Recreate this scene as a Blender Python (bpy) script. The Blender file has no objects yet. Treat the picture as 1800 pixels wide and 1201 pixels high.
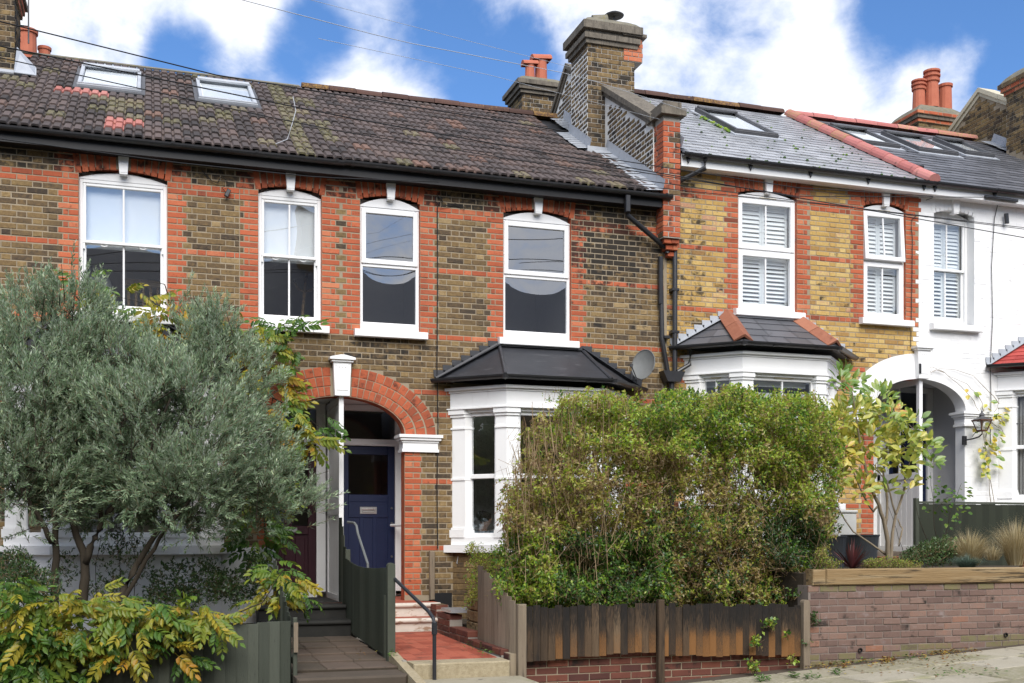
import bpy, math, random
import numpy as np
from math import sin, cos, tan, pi, radians, sqrt, atan2, exp
from mathutils import Vector, Matrix

R = random.Random(11)
NR = np.random.default_rng(5)
sc = bpy.context.scene
COL = sc.collection
V = Vector

# ------------------------------------------------------------------ camera
CAMY, CAMZ, YAW, FPX, HORY = -14.5, 1.7, radians(18), 1968.0, 945.0
cd = bpy.data.cameras.new('camera')
cam = bpy.data.objects.new('camera', cd)
COL.objects.link(cam)
cam.location = (0, CAMY, CAMZ)
cam.rotation_euler = (radians(90), 0, -YAW)
cd.sensor_width = 36
cd.lens = FPX / 1800 * 36
cd.shift_y = (HORY - 600.5) / 1800
cd.clip_end = 2000
sc.camera = cam

def proj(p):
    y = p[1] - CAMY
    z = p[0] * sin(YAW) + y * cos(YAW)
    x = p[0] * cos(YAW) - y * sin(YAW)
    return 900 + FPX * x / z, HORY - FPX * (p[2] - CAMZ) / z, z

def ray(px, py):
    a = (px - 900) / FPX
    return V((sin(YAW) + a * cos(YAW), cos(YAW) - a * sin(YAW), (HORY - py) / FPX))

def at(px, py, Y):                       # point of the place seen at a pixel, at depth plane Y
    d = ray(px, py)
    return V((0, CAMY, CAMZ)) + d * ((Y - CAMY) / d.y)

# ------------------------------------------------------------------ world
SUN_EL, SUN_AZ = radians(42), radians(-174)      # azimuth measured from +Y towards +X
W = bpy.data.worlds.new('World')
sc.world = W
W.use_nodes = True
nt = W.node_tree
nt.nodes.clear()
def wn(t, **k):
    n = nt.nodes.new(t)
    for a, b in k.items(): setattr(n, a, b)
    return n
def wmath(op, a, b=None, c=None, clamp=False):
    n = wn('ShaderNodeMath', operation=op, use_clamp=clamp)
    for i, s in enumerate((a, b, c)):
        if s is None: continue
        if isinstance(s, (int, float)): n.inputs[i].default_value = s
        else: nt.links.new(s, n.inputs[i])
    return n.outputs[0]
sky = wn('ShaderNodeTexSky', sky_type='NISHITA')
sky.sun_disc = False
sky.sun_elevation = SUN_EL
sky.sun_rotation = SUN_AZ
sky.air_density, sky.dust_density, sky.ozone_density = 1.0, 0.2, 4.5
geo = wn('ShaderNodeTexCoord')
DIR = geo.outputs['Generated']
mp = wn('ShaderNodeMapping'); mp.inputs['Scale'].default_value = (1, 1, 1.35)
nt.links.new(DIR, mp.inputs[0])
def wnoise(scale, det, rough, dist):
    n = wn('ShaderNodeTexNoise')
    n.inputs['Scale'].default_value = scale; n.inputs['Detail'].default_value = det
    n.inputs['Roughness'].default_value = rough; n.inputs['Distortion'].default_value = dist
    nt.links.new(mp.outputs[0], n.inputs['Vector'])
    return n.outputs['Fac']
fb = wnoise(5.5, 9, .58, .25)
fine = wnoise(16, 6, .6, .4)
def blob(px, py, rpx, amt):
    d = ray(px, py).normalized()
    vm = wn('ShaderNodeVectorMath', operation='DOT_PRODUCT')
    nt.links.new(DIR, vm.inputs[0]); vm.inputs[1].default_value = d
    mr = wn('ShaderNodeMapRange', interpolation_type='SMOOTHSTEP')
    nt.links.new(vm.outputs['Value'], mr.inputs[0])
    mr.inputs[1].default_value = cos(rpx / FPX * .92); mr.inputs[2].default_value = 1.0
    mr.inputs[3].default_value = 0; mr.inputs[4].default_value = amt
    return mr.outputs[0]
acc = wmath('MULTIPLY_ADD', fb, 2.1, -.49)
acc = wmath('MULTIPLY_ADD', fine, .72, wmath('ADD', acc, -.085))
for b in ((150, 60, 270, .18), (20, 130, 160, .10), (430, 70, 130, .16), (660, 150, 170, .32), (600, 230, 160, .18), (760, 215, 100, .15),
          (1300, 120, 300, .10), (1540, 185, 230, .34), (1690, 215, 150, .26), (1250, 40, 260, .03), (1430, 20, 120, .12), (900, 20, 170, .02),
          (385, 190, 170, -.26), (320, 50, 80, -.12), (560, 30, 140, -.30), (820, 110, 180, -.36), (930, 190, 130, -.26), (1680, 45, 210, -.60), (1560, 20, 120, -.35), (1795, 130, 90, -.30), (740, 40, 130, -.2), (325, 100, 85, -.36), (548, 80, 90, -.42), (480, 175, 110, -.34), (1190, 70, 150, -.16), (1000, 60, 120, -.10)):
    acc = wmath('ADD', acc, blob(*b))
cl = wn('ShaderNodeMapRange', interpolation_type='SMOOTHSTEP')
nt.links.new(acc, cl.inputs[0])
cl.inputs[1].default_value = .42; cl.inputs[2].default_value = 1.08
thick = wn('ShaderNodeMapRange', interpolation_type='SMOOTHSTEP')
nt.links.new(wmath('ADD', wmath('MULTIPLY_ADD', acc, .62, -.12), wmath('MULTIPLY_ADD', wnoise(3.6, 7, .62, .5), 1.0, -.16)), thick.inputs[0])
thick.inputs[1].default_value = .45; thick.inputs[2].default_value = 1.12
cr = wn('ShaderNodeMix', data_type='RGBA')
nt.links.new(thick.outputs[0], cr.inputs[0])
cr.inputs[6].default_value = (.30, .355, .48, 1); cr.inputs[7].default_value = (.54, .545, .56, 1)
skc = wn('ShaderNodeMix', data_type='RGBA', blend_type='MULTIPLY'); skc.inputs[0].default_value = 1; nt.links.new(sky.outputs[0], skc.inputs[6]); skc.inputs[7].default_value = (.68, .88, 1.08, 1)
bg1 = wn('ShaderNodeBackground'); nt.links.new(skc.outputs[2], bg1.inputs[0]); bg1.inputs[1].default_value = .084
bg2 = wn('ShaderNodeBackground'); nt.links.new(cr.outputs[2], bg2.inputs[0]); bg2.inputs[1].default_value = 1.14
mx = wn('ShaderNodeMixShader')
nt.links.new(cl.outputs[0], mx.inputs[0]); nt.links.new(bg1.outputs[0], mx.inputs[1]); nt.links.new(bg2.outputs[0], mx.inputs[2])
wo = wn('ShaderNodeOutputWorld'); nt.links.new(mx.outputs[0], wo.inputs[0])

sl = bpy.data.lights.new('sun', 'SUN')
sl.energy = 2.4; sl.angle = radians(48); sl.color = (1, .96, .9)
so = bpy.data.objects.new('sun', sl); COL.objects.link(so)
sd = V((sin(SUN_AZ) * cos(SUN_EL), cos(SUN_AZ) * cos(SUN_EL), sin(SUN_EL)))
so.rotation_euler = sd.to_track_quat('Z', 'Y').to_euler()
so.location = (6, -20, 25)
sc.view_settings.view_transform = 'Standard'
sc.view_settings.look = 'None'
sc.view_settings.exposure = 0.98
sc.view_settings.gamma = 1

# ------------------------------------------------------------------ materials
def material(name, cols, rough=.8, nscale=12, namt=.35, use_attr=True, soot=(.02, .019, .017), lich=(.30, .26, .08),
             bump=.15, bscale=60, metal=0.0, spec=.3, stretch=None, spots=0.0, sscale=70, streak=None):
    m = bpy.data.materials.new(name); m.use_nodes = True
    t = m.node_tree; N = t.nodes; L = t.links
    b = N['Principled BSDF']
    b.inputs['Roughness'].default_value = rough; b.inputs['Metallic'].default_value = metal
    b.inputs['Specular IOR Level'].default_value = spec
    g = N.new('ShaderNodeNewGeometry'); pos = g.outputs['Position']
    if stretch:
        mpn = N.new('ShaderNodeMapping'); mpn.inputs['Scale'].default_value = stretch
        L.new(pos, mpn.inputs[0]); pos = mpn.outputs[0]
    def noise(s, d=4, r=.6, vec=None):
        n = N.new('ShaderNodeTexNoise'); n.inputs['Scale'].default_value = s; n.inputs['Detail'].default_value = d
        n.inputs['Roughness'].default_value = r; L.new(vec or pos, n.inputs['Vector']); return n.outputs['Fac']
    def mth(op, a, b2, c=None, clamp=False):
        n = N.new('ShaderNodeMath'); n.operation = op; n.use_clamp = clamp
        for i, s in enumerate((a, b2, c)):
            if s is None: continue
            if isinstance(s, (int, float)): n.inputs[i].default_value = s
            else: L.new(s, n.inputs[i])
        return n.outputs[0]
    n1 = noise(nscale)
    fac = mth('MULTIPLY_ADD', n1, namt * 2, -namt)
    if use_attr:
        at_ = N.new('ShaderNodeAttribute'); at_.attribute_name = 'tint'
        sp = N.new('ShaderNodeSeparateColor'); L.new(at_.outputs['Color'], sp.inputs[0])
        fac = mth('ADD', fac, sp.outputs[0])
    else:
        fac = mth('ADD', fac, .5)
    rp = N.new('ShaderNodeValToRGB'); L.new(fac, rp.inputs[0])
    el = rp.color_ramp.elements
    while len(el) > 1: el.remove(el[-1])
    for i, (p, c) in enumerate(cols):
        e = el[0] if i == 0 else el.new(p)
        e.position = p; e.color = (*c, 1)
    col = rp.outputs[0]
    def mix(f, a, c2):
        n = N.new('ShaderNodeMix'); n.data_type = 'RGBA'
        L.new(f, n.inputs[0]); L.new(a, n.inputs[6]); n.inputs[7].default_value = (*c2, 1); return n.outputs[2]
    def edge(x, lo, hi):
        n = N.new('ShaderNodeMapRange'); n.interpolation_type = 'SMOOTHSTEP'
        L.new(x, n.inputs[0]); n.inputs[1].default_value = lo; n.inputs[2].default_value = hi; return n.outputs[0]
    if spots:
        col = mix(mth('MULTIPLY', edge(noise(sscale, 3), .60, .70), spots), col, soot)
    if streak:                                 # (colour, scale vector, lo, hi, amount): weather marks
        mp2 = N.new('ShaderNodeMapping'); mp2.inputs['Scale'].default_value = streak[1]; L.new(g.outputs['Position'], mp2.inputs[0])
        col = mix(mth('MULTIPLY', edge(noise(1, 5, .6, mp2.outputs[0]), streak[2], streak[3]), streak[4]), col, streak[0])
    if use_attr:
        sf = mth('MULTIPLY', edge(mth('ADD', sp.outputs[1], mth('MULTIPLY_ADD', noise(8, 5, .65), 2.5, -1.45)), .0, .5), .92)
        col = mix(sf, col, soot)
        lf = mth('MULTIPLY', edge(mth('ADD', sp.outputs[2], mth('MULTIPLY_ADD', noise(26, 4, .6), 1.2, -.9)), .0, .5), .8)
        col = mix(lf, col, lich)
    L.new(col, b.inputs['Base Color'])
    if bump:
        bn = N.new('ShaderNodeBump'); bn.inputs['Strength'].default_value = bump; bn.inputs['Distance'].default_value = .01
        L.new(noise(bscale, 4), bn.inputs['Height']); L.new(bn.outputs[0], b.inputs['Normal'])
    return m

def leafmat(name, cols, rough=.45, trans=.3, back=None, gl=.06):
    m = bpy.data.materials.new(name); m.use_nodes = True
    t = m.node_tree; N = t.nodes; L = t.links
    N.clear()
    a = N.new('ShaderNodeAttribute'); a.attribute_name = 'tint'
    sp = N.new('ShaderNodeSeparateColor'); L.new(a.outputs['Color'], sp.inputs[0])
    rp = N.new('ShaderNodeValToRGB'); L.new(sp.outputs[0], rp.inputs[0])
    el = rp.color_ramp.elements
    while len(el) > 1: el.remove(el[-1])
    for i, (p, c) in enumerate(cols):
        e = el[0] if i == 0 else el.new(p)
        e.position = p; e.color = (*c, 1)
    col = rp.outputs[0]
    if back:
        g = N.new('ShaderNodeNewGeometry'); mxx = N.new('ShaderNodeMix'); mxx.data_type = 'RGBA'
        L.new(g.outputs['Backfacing'], mxx.inputs[0]); L.new(col, mxx.inputs[6]); mxx.inputs[7].default_value = (*back, 1); col = mxx.outputs[2]
    d = N.new('ShaderNodeBsdfDiffuse'); tr = N.new('ShaderNodeBsdfTranslucent'); gg = N.new('ShaderNodeBsdfGlossy')
    gg.inputs['Roughness'].default_value = rough
    L.new(col, d.inputs[0]); L.new(col, tr.inputs[0])
    m1 = N.new('ShaderNodeMixShader'); m1.inputs[0].default_value = trans; L.new(d.outputs[0], m1.inputs[1]); L.new(tr.outputs[0], m1.inputs[2])
    m2 = N.new('ShaderNodeMixShader'); m2.inputs[0].default_value = gl; L.new(m1.outputs[0], m2.inputs[1]); L.new(gg.outputs[0], m2.inputs[2])
    o = N.new('ShaderNodeOutputMaterial'); L.new(m2.outputs[0], o.inputs[0])
    return m

def glassmat(name, base, tint=(.96, .98, .985)):
    m = bpy.data.materials.new(name); m.use_nodes = True
    t = m.node_tree; N = t.nodes; L = t.links
    N.clear()
    lw = N.new('ShaderNodeLayerWeight'); lw.inputs[0].default_value = .5          # same from both sides of the pane
    pw_ = N.new('ShaderNodeMath'); pw_.operation = 'POWER'; L.new(lw.outputs['Facing'], pw_.inputs[0]); pw_.inputs[1].default_value = 4
    ma = N.new('ShaderNodeMath'); ma.operation = 'MULTIPLY_ADD'; L.new(pw_.outputs[0], ma.inputs[0]); ma.inputs[1].default_value = .7; ma.inputs[2].default_value = base; ma.use_clamp = True
    tr = N.new('ShaderNodeBsdfTransparent'); tr.inputs[0].default_value = (*tint, 1)
    gl = N.new('ShaderNodeBsdfGlossy'); gl.inputs['Roughness'].default_value = 0.0
    mxx = N.new('ShaderNodeMixShader'); L.new(ma.outputs[0], mxx.inputs[0]); L.new(tr.outputs[0], mxx.inputs[1]); L.new(gl.outputs[0], mxx.inputs[2])
    o = N.new('ShaderNodeOutputMaterial'); L.new(mxx.outputs[0], o.inputs[0])
    return m

MT = {}
MT['stock'] = material('stock_brick', [(0, (.052, .039, .028)), (.22, (.098, .068, .040)), (.5, (.165, .108, .050)), (.75, (.222, .150, .066)), (1, (.31, .22, .112))], rough=.9, namt=.5, nscale=24, spots=.5, soot=(.022, .020, .018), streak=((.050, .041, .034), (1.3, 1.3, .8), .50, .74, .55))
MT['red'] = material('red_rubber_brick', [(0, (.19, .056, .032)), (.4, (.37, .090, .040)), (.75, (.46, .120, .054)), (1, (.50, .18, .09))], rough=.85, namt=.28, nscale=18, streak=((.13, .045, .03), (1.6, 1.6, 1.1), .52, .74, .5), spots=.55, sscale=55, soot=(.030, .018, .014))
MT['yellow'] = material('yellow_stock_brick', [(0, (.23, .125, .055)), (.3, (.38, .23, .075)), (.6, (.47, .305, .098)), (.85, (.55, .40, .16)), (1, (.43, .23, .14))], rough=.9, namt=.32, nscale=24, spots=.5)
MT['white'] = material('white_painted_brick', [(0, (.74, .74, .74)), (1, (.84, .84, .83))], rough=.55, namt=.3, nscale=3, soot=(.35, .34, .32))
MT['purple'] = material('purple_garden_brick', [(0, (.11, .076, .068)), (.4, (.175, .113, .092)), (.75, (.225, .148, .118)), (1, (.28, .135, .085))], rough=.9, namt=.2, nscale=9, lich=(.17, .16, .07), spots=.4, streak=((.30, .27, .27), (5, 5, 9), .56, .75, .55))
MT['plinth'] = material('dark_red_garden_brick', [(0, (.07, .03, .026)), (.5, (.135, .050, .036)), (1, (.22, .075, .045))], rough=.9, namt=.2, nscale=9, lich=(.13, .13, .05))
MT['mortar'] = material('buff_mortar', [(0, (.21, .17, .118)), (1, (.39, .32, .228))], rough=.95, use_attr=False, namt=.5, nscale=3, bump=.3, bscale=120)
MT['mortar_white'] = material('white_mortar', [(0, (.60, .58, .54)), (1, (.85, .84, .80))], rough=.9, use_attr=False, namt=.6, nscale=4)
MT['mortar_grey'] = material('grey_mortar', [(0, (.22, .20, .175)), (1, (.42, .385, .33))], rough=.95, use_attr=False, namt=.5, nscale=4)
MT['tile'] = material('concrete_roof_tile', [(0, (.045, .038, .036)), (.3, (.078, .062, .058)), (.6, (.105, .082, .076)), (.85, (.125, .088, .075)), (1, (.17, .10, .075))], rough=.85, namt=.2, nscale=9, spots=.55, sscale=45, soot=(.028, .025, .024), lich=(.25, .23, .10), streak=((.42, .40, .37), (22, 22, 22), .70, .76, .7), bump=.3, bscale=90)
MT['tile_pink'] = material('faded_red_tile', [(0, (.34, .12, .10)), (1, (.46, .20, .17))], rough=.85, namt=.3, lich=(.4, .3, .1))
MT['ridge'] = material('brown_ridge_tile', [(0, (.055, .030, .024)), (1, (.105, .056, .043))], rough=.85, namt=.35, lich=(.34, .20, .05))
MT['ridge_red'] = material('red_ridge_tile', [(0, (.38, .125, .112)), (1, (.52, .21, .19))], rough=.75, namt=.3)
MT['hip'] = material('terracotta_hip_tile', [(0, (.21, .075, .045)), (1, (.36, .15, .09))], rough=.85, namt=.45, nscale=18)
MT['slate'] = material('grey_slate', [(0, (.24, .245, .26)), (.5, (.30, .306, .32)), (1, (.37, .376, .39))], rough=.25, namt=.15, nscale=7, lich=(.10, .12, .03), spec=.8, bump=.12)  # grey lifted to stand in for sky sheen at a grazing view
MT['slate_dark'] = material('dark_slate', [(0, (.075, .077, .085)), (1, (.13, .132, .145))], rough=.45, namt=.2, nscale=7, spec=.5, bump=.12)
MT['redtile'] = material('red_plain_tile', [(0, (.30, .045, .040)), (1, (.42, .075, .062))], rough=.8, namt=.3)
MT['lead'] = material('lead_flashing', [(0, (.26, .28, .31)), (1, (.50, .52, .55))], rough=.5, use_attr=False, namt=.5, nscale=4, spec=.5, bump=.2, bscale=14)
MT['felt'] = material('black_roof_felt', [(0, (.020, .021, .025)), (1, (.045, .047, .054))], rough=.5, use_attr=False, namt=.5, nscale=5, spec=.45, streak=((.13, .13, .135), (3, 3, 22), .58, .76, .55), spots=.3, sscale=30)
MT['pot'] = material('terracotta_pot', [(0, (.34, .09, .05)), (1, (.50, .17, .10))], rough=.8, use_attr=False, namt=.5, nscale=6)
MT['cement'] = material('mossy_cement', [(0, (.10, .095, .075)), (1, (.25, .225, .17))], rough=.95, use_attr=False, namt=.7, nscale=9, streak=((.20, .17, .045), (14, 14, 14), .55, .68, .7), bump=.5, bscale=30)
MT['stone'] = material('weathered_coping_stone', [(0, (.085, .075, .060)), (1, (.22, .19, .15))], rough=.95, use_attr=False, namt=.7, nscale=8, streak=((.05, .043, .036), (30, 30, 4), .5, .66, .6), bump=.4, bscale=40)
MT['cream'] = material('cream_coping', [(0, (.42, .37, .26)), (1, (.62, .57, .44))], rough=.9, use_attr=False, namt=.5, nscale=5)
MT['paint'] = material('white_gloss_paint', [(0, (.79, .79, .785)), (1, (.85, .85, .845))], rough=.4, use_attr=False, namt=.5, nscale=4, bump=.10, bscale=40, spec=.4, streak=((.60, .59, .56), (10, 10, 1.6), .57, .80, .5))
MT['masonry'] = material('white_masonry_paint', [(0, (.76, .76, .755)), (1, (.85, .85, .845))], rough=.6, use_attr=False, namt=.6, nscale=3, bump=.12, bscale=50, streak=((.60, .59, .56), (7, 7, 2), .66, .85, .45))
MT['shadepaint'] = material('shaded_white_paint', [(0, (.48, .48, .48)), (1, (.62, .62, .62))], rough=.5, use_attr=False, namt=.4, nscale=3, bump=.06)  # white paint greyed to carry the shade inside the right porch
MT['upvc'] = material('white_plastic_frame', [(0, (.80, .80, .80)), (1, (.84, .84, .84))], rough=.3, use_attr=False, namt=.3, bump=0, spec=.5)
MT['black'] = material('black_plastic', [(0, (.012, .012, .013)), (1, (.030, .030, .033))], rough=.35, use_attr=False, namt=.5, nscale=5, bump=.04, spec=.5)
MT['blackwood'] = material('black_painted_board', [(0, (.010, .010, .011)), (1, (.022, .022, .024))], rough=.5, use_attr=False, namt=.5, nscale=5, bump=.05)
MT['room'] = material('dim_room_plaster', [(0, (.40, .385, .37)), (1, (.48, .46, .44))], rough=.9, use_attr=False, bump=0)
MT['blind'] = material('pale_roller_blind', [(0, (.80, .83, .85)), (1, (.84, .86, .88))], rough=.9, use_attr=False, bump=0)
MT['shutter'] = material('pale_shutter_paint', [(0, (.80, .83, .83)), (1, (.84, .86, .86))], rough=.5, use_attr=False, bump=0)
MT['curtain'] = material('grey_curtain', [(0, (.36, .36, .35)), (1, (.52, .51, .49))], rough=.9, use_attr=False, namt=.6, stretch=(30, 30, .4), nscale=1, bump=0)
MT['navy'] = material('navy_door_paint', [(0, (.005, .010, .040)), (1, (.008, .016, .056))], rough=.4, use_attr=False, namt=.4, bump=.03, spec=.4)
MT['plum'] = material('plum_door_paint', [(0, (.034, .010, .016)), (1, (.050, .015, .023))], rough=.4, use_attr=False, bump=.03)
MT['steel'] = material('brushed_steel', [(0, (.45, .45, .45)), (1, (.65, .65, .65))], rough=.35, use_attr=False, metal=1, bump=.02)
MT['galv'] = material('grey_dish_paint', [(0, (.13, .135, .13)), (1, (.21, .215, .21))], rough=.5, use_attr=False, namt=.5, nscale=10, bump=.1)
MT['green'] = material('dark_green_fence_paint', [(0, (.022, .028, .018)), (.5, (.055, .063, .048)), (1, (.10, .11, .085))], rough=.7, namt=.18, nscale=2, stretch=(10, 10, 1), lich=(.10, .10, .05), bump=.25, bscale=14)
MT['greenpost'] = material('green_painted_post', [(0, (.045, .052, .038)), (1, (.085, .094, .07))], rough=.7, use_attr=False, nscale=8)
MT['board'] = material('weathered_fence_board', [(0, (.028, .022, .018)), (.35, (.056, .038, .024)), (.7, (.095, .062, .037)), (1, (.155, .108, .066))], rough=.85, namt=.3, nscale=2, stretch=(26, 26, 1.6), lich=(.25, .115, .036), soot=(.013, .012, .011), bump=.5, bscale=8, streak=((.015, .013, .012), (9, 9, 1.6), .53, .68, .85))
MT['oldwood'] = material('grey_weathered_timber', [(0, (.12, .095, .07)), (.5, (.22, .175, .125)), (1, (.34, .28, .205))], rough=.9, namt=.35, nscale=2, stretch=(22, 22, 1.4), bump=.5, bscale=7, streak=((.05, .04, .033), (24, 24, 1.6), .56, .68, .7))
MT['sleeper'] = material('timber_sleeper', [(0, (.14, .095, .050)), (.5, (.26, .175, .085)), (1, (.36, .29, .18))], rough=.9, use_attr=False, namt=.9, nscale=1.0, stretch=(.9, 12, 14), bump=.7, bscale=5, streak=((.045, .032, .020), (1.5, 14, 26), .55, .64, .85))
MT['slab'] = material('concrete_paving_slab', [(0, (.22, .195, .13)), (.5, (.33, .295, .215)), (1, (.42, .38, .30))], rough=.95, namt=.3, nscale=2.5, lich=(.20, .19, .10), spots=.35, sscale=60, bump=.25, streak=((.20, .20, .085), (2.2, 2.2, 2), .52, .72, .6))
MT['pathslab'] = material('dark_mossy_slab', [(0, (.055, .047, .034)), (.5, (.085, .067, .050)), (1, (.12, .088, .068))], rough=.9, namt=.3, nscale=5, lich=(.07, .075, .025), bump=.3)
MT['redpath'] = material('red_quarry_tile', [(0, (.30, .068, .040)), (1, (.42, .115, .068))], rough=.75, namt=.2, nscale=3, bump=.1, streak=((.13, .05, .035), (4, 4, 4), .50, .72, .65), spots=.4, sscale=40)
MT['concrete'] = material('pebbly_concrete', [(0, (.25, .20, .115)), (1, (.48, .41, .28))], rough=.95, use_attr=False, namt=.6, nscale=30, spots=.5, sscale=110, bump=.6, bscale=90)
MT['nosing'] = material('worn_white_nosing', [(0, (.50, .44, .37)), (1, (.70, .65, .58))], rough=.8, use_attr=False, namt=.6, nscale=5, streak=((.26, .13, .06), (8, 8, 16), .52, .66, .8))
MT['darkstep'] = material('black_painted_step', [(0, (.014, .014, .013)), (1, (.035, .034, .030))], rough=.75, use_attr=False, namt=.6, nscale=6)
MT['soil'] = material('dark_soil', [(0, (.030, .023, .016)), (1, (.075, .058, .040))], rough=1, use_attr=False, namt=.6, nscale=9, bump=.8, bscale=25)
MT['tarmac'] = material('tarmac', [(0, (.04, .04, .04)), (1, (.065, .065, .064))], rough=.9, use_attr=False, namt=.5, nscale=40, bump=.3)
MT['rail'] = material('black_iron_rail', [(0, (.012, .013, .016)), (1, (.03, .032, .037))], rough=.4, use_attr=False, bump=.05, spec=.5)
MT['greyrail'] = material('grey_iron_rail', [(0, (.11, .12, .12)), (1, (.18, .19, .19))], rough=.5, use_attr=False, bump=.05)
MT['cable'] = material('black_cable', [(0, (.015, .015, .016)), (1, (.02, .02, .02))], rough=.6, use_attr=False, bump=0)
MT['greycable'] = material('grey_cable', [(0, (.42, .44, .47)), (1, (.5, .52, .55))], rough=.6, use_attr=False, bump=0)
MT['bark'] = material('olive_bark', [(0, (.020, .016, .011)), (1, (.058, .046, .032))], rough=.95, use_attr=False, namt=.6, nscale=3, stretch=(8, 8, 2), bump=.7, bscale=9)
MT['palebark'] = material('pale_grey_bark', [(0, (.16, .125, .085)), (1, (.32, .265, .19))], rough=.9, use_attr=False, namt=.6, nscale=9, bump=.4)
MT['twig'] = material('brown_hedge_twig', [(0, (.12, .074, .042)), (.5, (.25, .165, .09)), (1, (.44, .33, .20))], rough=.9, namt=.1, bump=0)
MT['copper'] = material('aged_copper', [(0, (.10, .045, .03)), (1, (.19, .09, .06))], rough=.5, use_attr=False, namt=.5, metal=.6, bump=.05)
MT['zinc'] = material('dark_zinc', [(0, (.07, .07, .075)), (1, (.14, .14, .145))], rough=.5, use_attr=False, metal=.4, bump=.03)
MT['planter'] = material('dark_grey_planter', [(0, (.045, .05, .057)), (1, (.07, .076, .085))], rough=.5, use_attr=False, bump=.03)
MT['meter'] = material('off_white_plastic', [(0, (.62, .62, .59)), (1, (.70, .70, .67))], rough=.5, use_attr=False, bump=.02)
MT['brass'] = material('pale_vent_plastic', [(0, (.55, .48, .33)), (1, (.62, .55, .40))], rough=.5, use_attr=False, bump=0)
MT['skin'] = material('skin', [(0, (.40, .25, .19)), (1, (.44, .28, .21))], rough=.6, use_attr=False, bump=0)
MT['cloth'] = material('grey_blue_fleece', [(0, (.10, .14, .17)), (1, (.15, .19, .22))], rough=.95, use_attr=False, nscale=30)
MT['hair'] = material('dark_hair', [(0, (.02, .016, .013)), (1, (.04, .03, .022))], rough=.7, use_attr=False, nscale=60)
MT['glass'] = glassmat('window_glass', .20)
MT['coated'] = glassmat('coated_double_glazing', .40)
MT['mortar_mauve'] = material('dull_mauve_mortar', [(0, (.15, .12, .105)), (1, (.27, .225, .195))], rough=.95, use_attr=False, namt=.5, nscale=4)
MT['oldglass'] = glassmat('thin_window_glass', .28)
MT['darkglass'] = glassmat('dim_door_glass', .06, (.55, .57, .6))
MT['skyglass'] = glassmat('rooflight_glass', .28)
MT['olive'] = leafmat('olive_leaf', [(0, (.085, .145, .068)), (.5, (.215, .305, .175)), (.8, (.40, .50, .30)), (1, (.60, .70, .42))], back=(.46, .54, .40), trans=.32, gl=.035, rough=.4)
MT['hedge'] = leafmat('hedge_leaf', [(0, (.030, .070, .016)), (.25, (.10, .24, .022)), (.48, (.42, .54, .045)), (.62, (.40, .36, .075)), (.85, (.28, .165, .085)), (1, (.52, .44, .19))], trans=.45, gl=.04)
MT['yleaf'] = leafmat('magnolia_leaf', [(0, (.12, .24, .036)), (.35, (.30, .38, .05)), (.65, (.56, .53, .085)), (.88, (.72, .52, .085)), (1, (.62, .25, .06))], trans=.38, gl=.07)
MT['wleaf'] = leafmat('wisteria_leaf', [(0, (.032, .085, .016)), (.3, (.085, .18, .024)), (.55, (.20, .24, .026)), (.8, (.38, .31, .03)), (1, (.44, .22, .02))], trans=.32, gl=.03)
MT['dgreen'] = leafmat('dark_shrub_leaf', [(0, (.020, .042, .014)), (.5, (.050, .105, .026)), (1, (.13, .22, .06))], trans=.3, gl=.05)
MT['greendark'] = material('blackish_green_fence_paint', [(0, (.016, .020, .012)), (1, (.034, .040, .026))], rough=.75, namt=.2, nscale=2, stretch=(10, 10, 1), bump=.2, bscale=14)
MT['straw'] = leafmat('straw_grass', [(0, (.30, .22, .10)), (.5, (.50, .40, .21)), (1, (.68, .60, .38))], trans=.3, gl=.05)
MT['fescue'] = leafmat('blue_fescue', [(0, (.07, .115, .085)), (1, (.19, .26, .20))], trans=.25, gl=.05)
MT['cordy'] = leafmat('red_cordyline_leaf', [(0, (.045, .010, .014)), (1, (.13, .028, .03))], trans=.2, gl=.12)
MT['litter'] = leafmat('fallen_leaf', [(0, (.10, .045, .02)), (.5, (.26, .13, .04)), (1, (.50, .40, .08))], trans=.1, gl=.03)
MT['grass'] = leafmat('weed_grass', [(0, (.05, .12, .02)), (1, (.14, .25, .05))], trans=.3)

# ------------------------------------------------------------------ mesh helpers
class Fr:                                   # local frame: a along the wall, b up, c outwards
    def __init__(s, O, u, v, n): s.O, s.u, s.v, s.n = V(O), V(u), V(v), V(n)
    def p(s, a, b, c=0): return s.O + s.u * a + s.v * b + s.n * c
def front(x=0, y=0, z=0): return Fr((x, y, z), (1, 0, 0), (0, 0, 1), (0, -1, 0))

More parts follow.
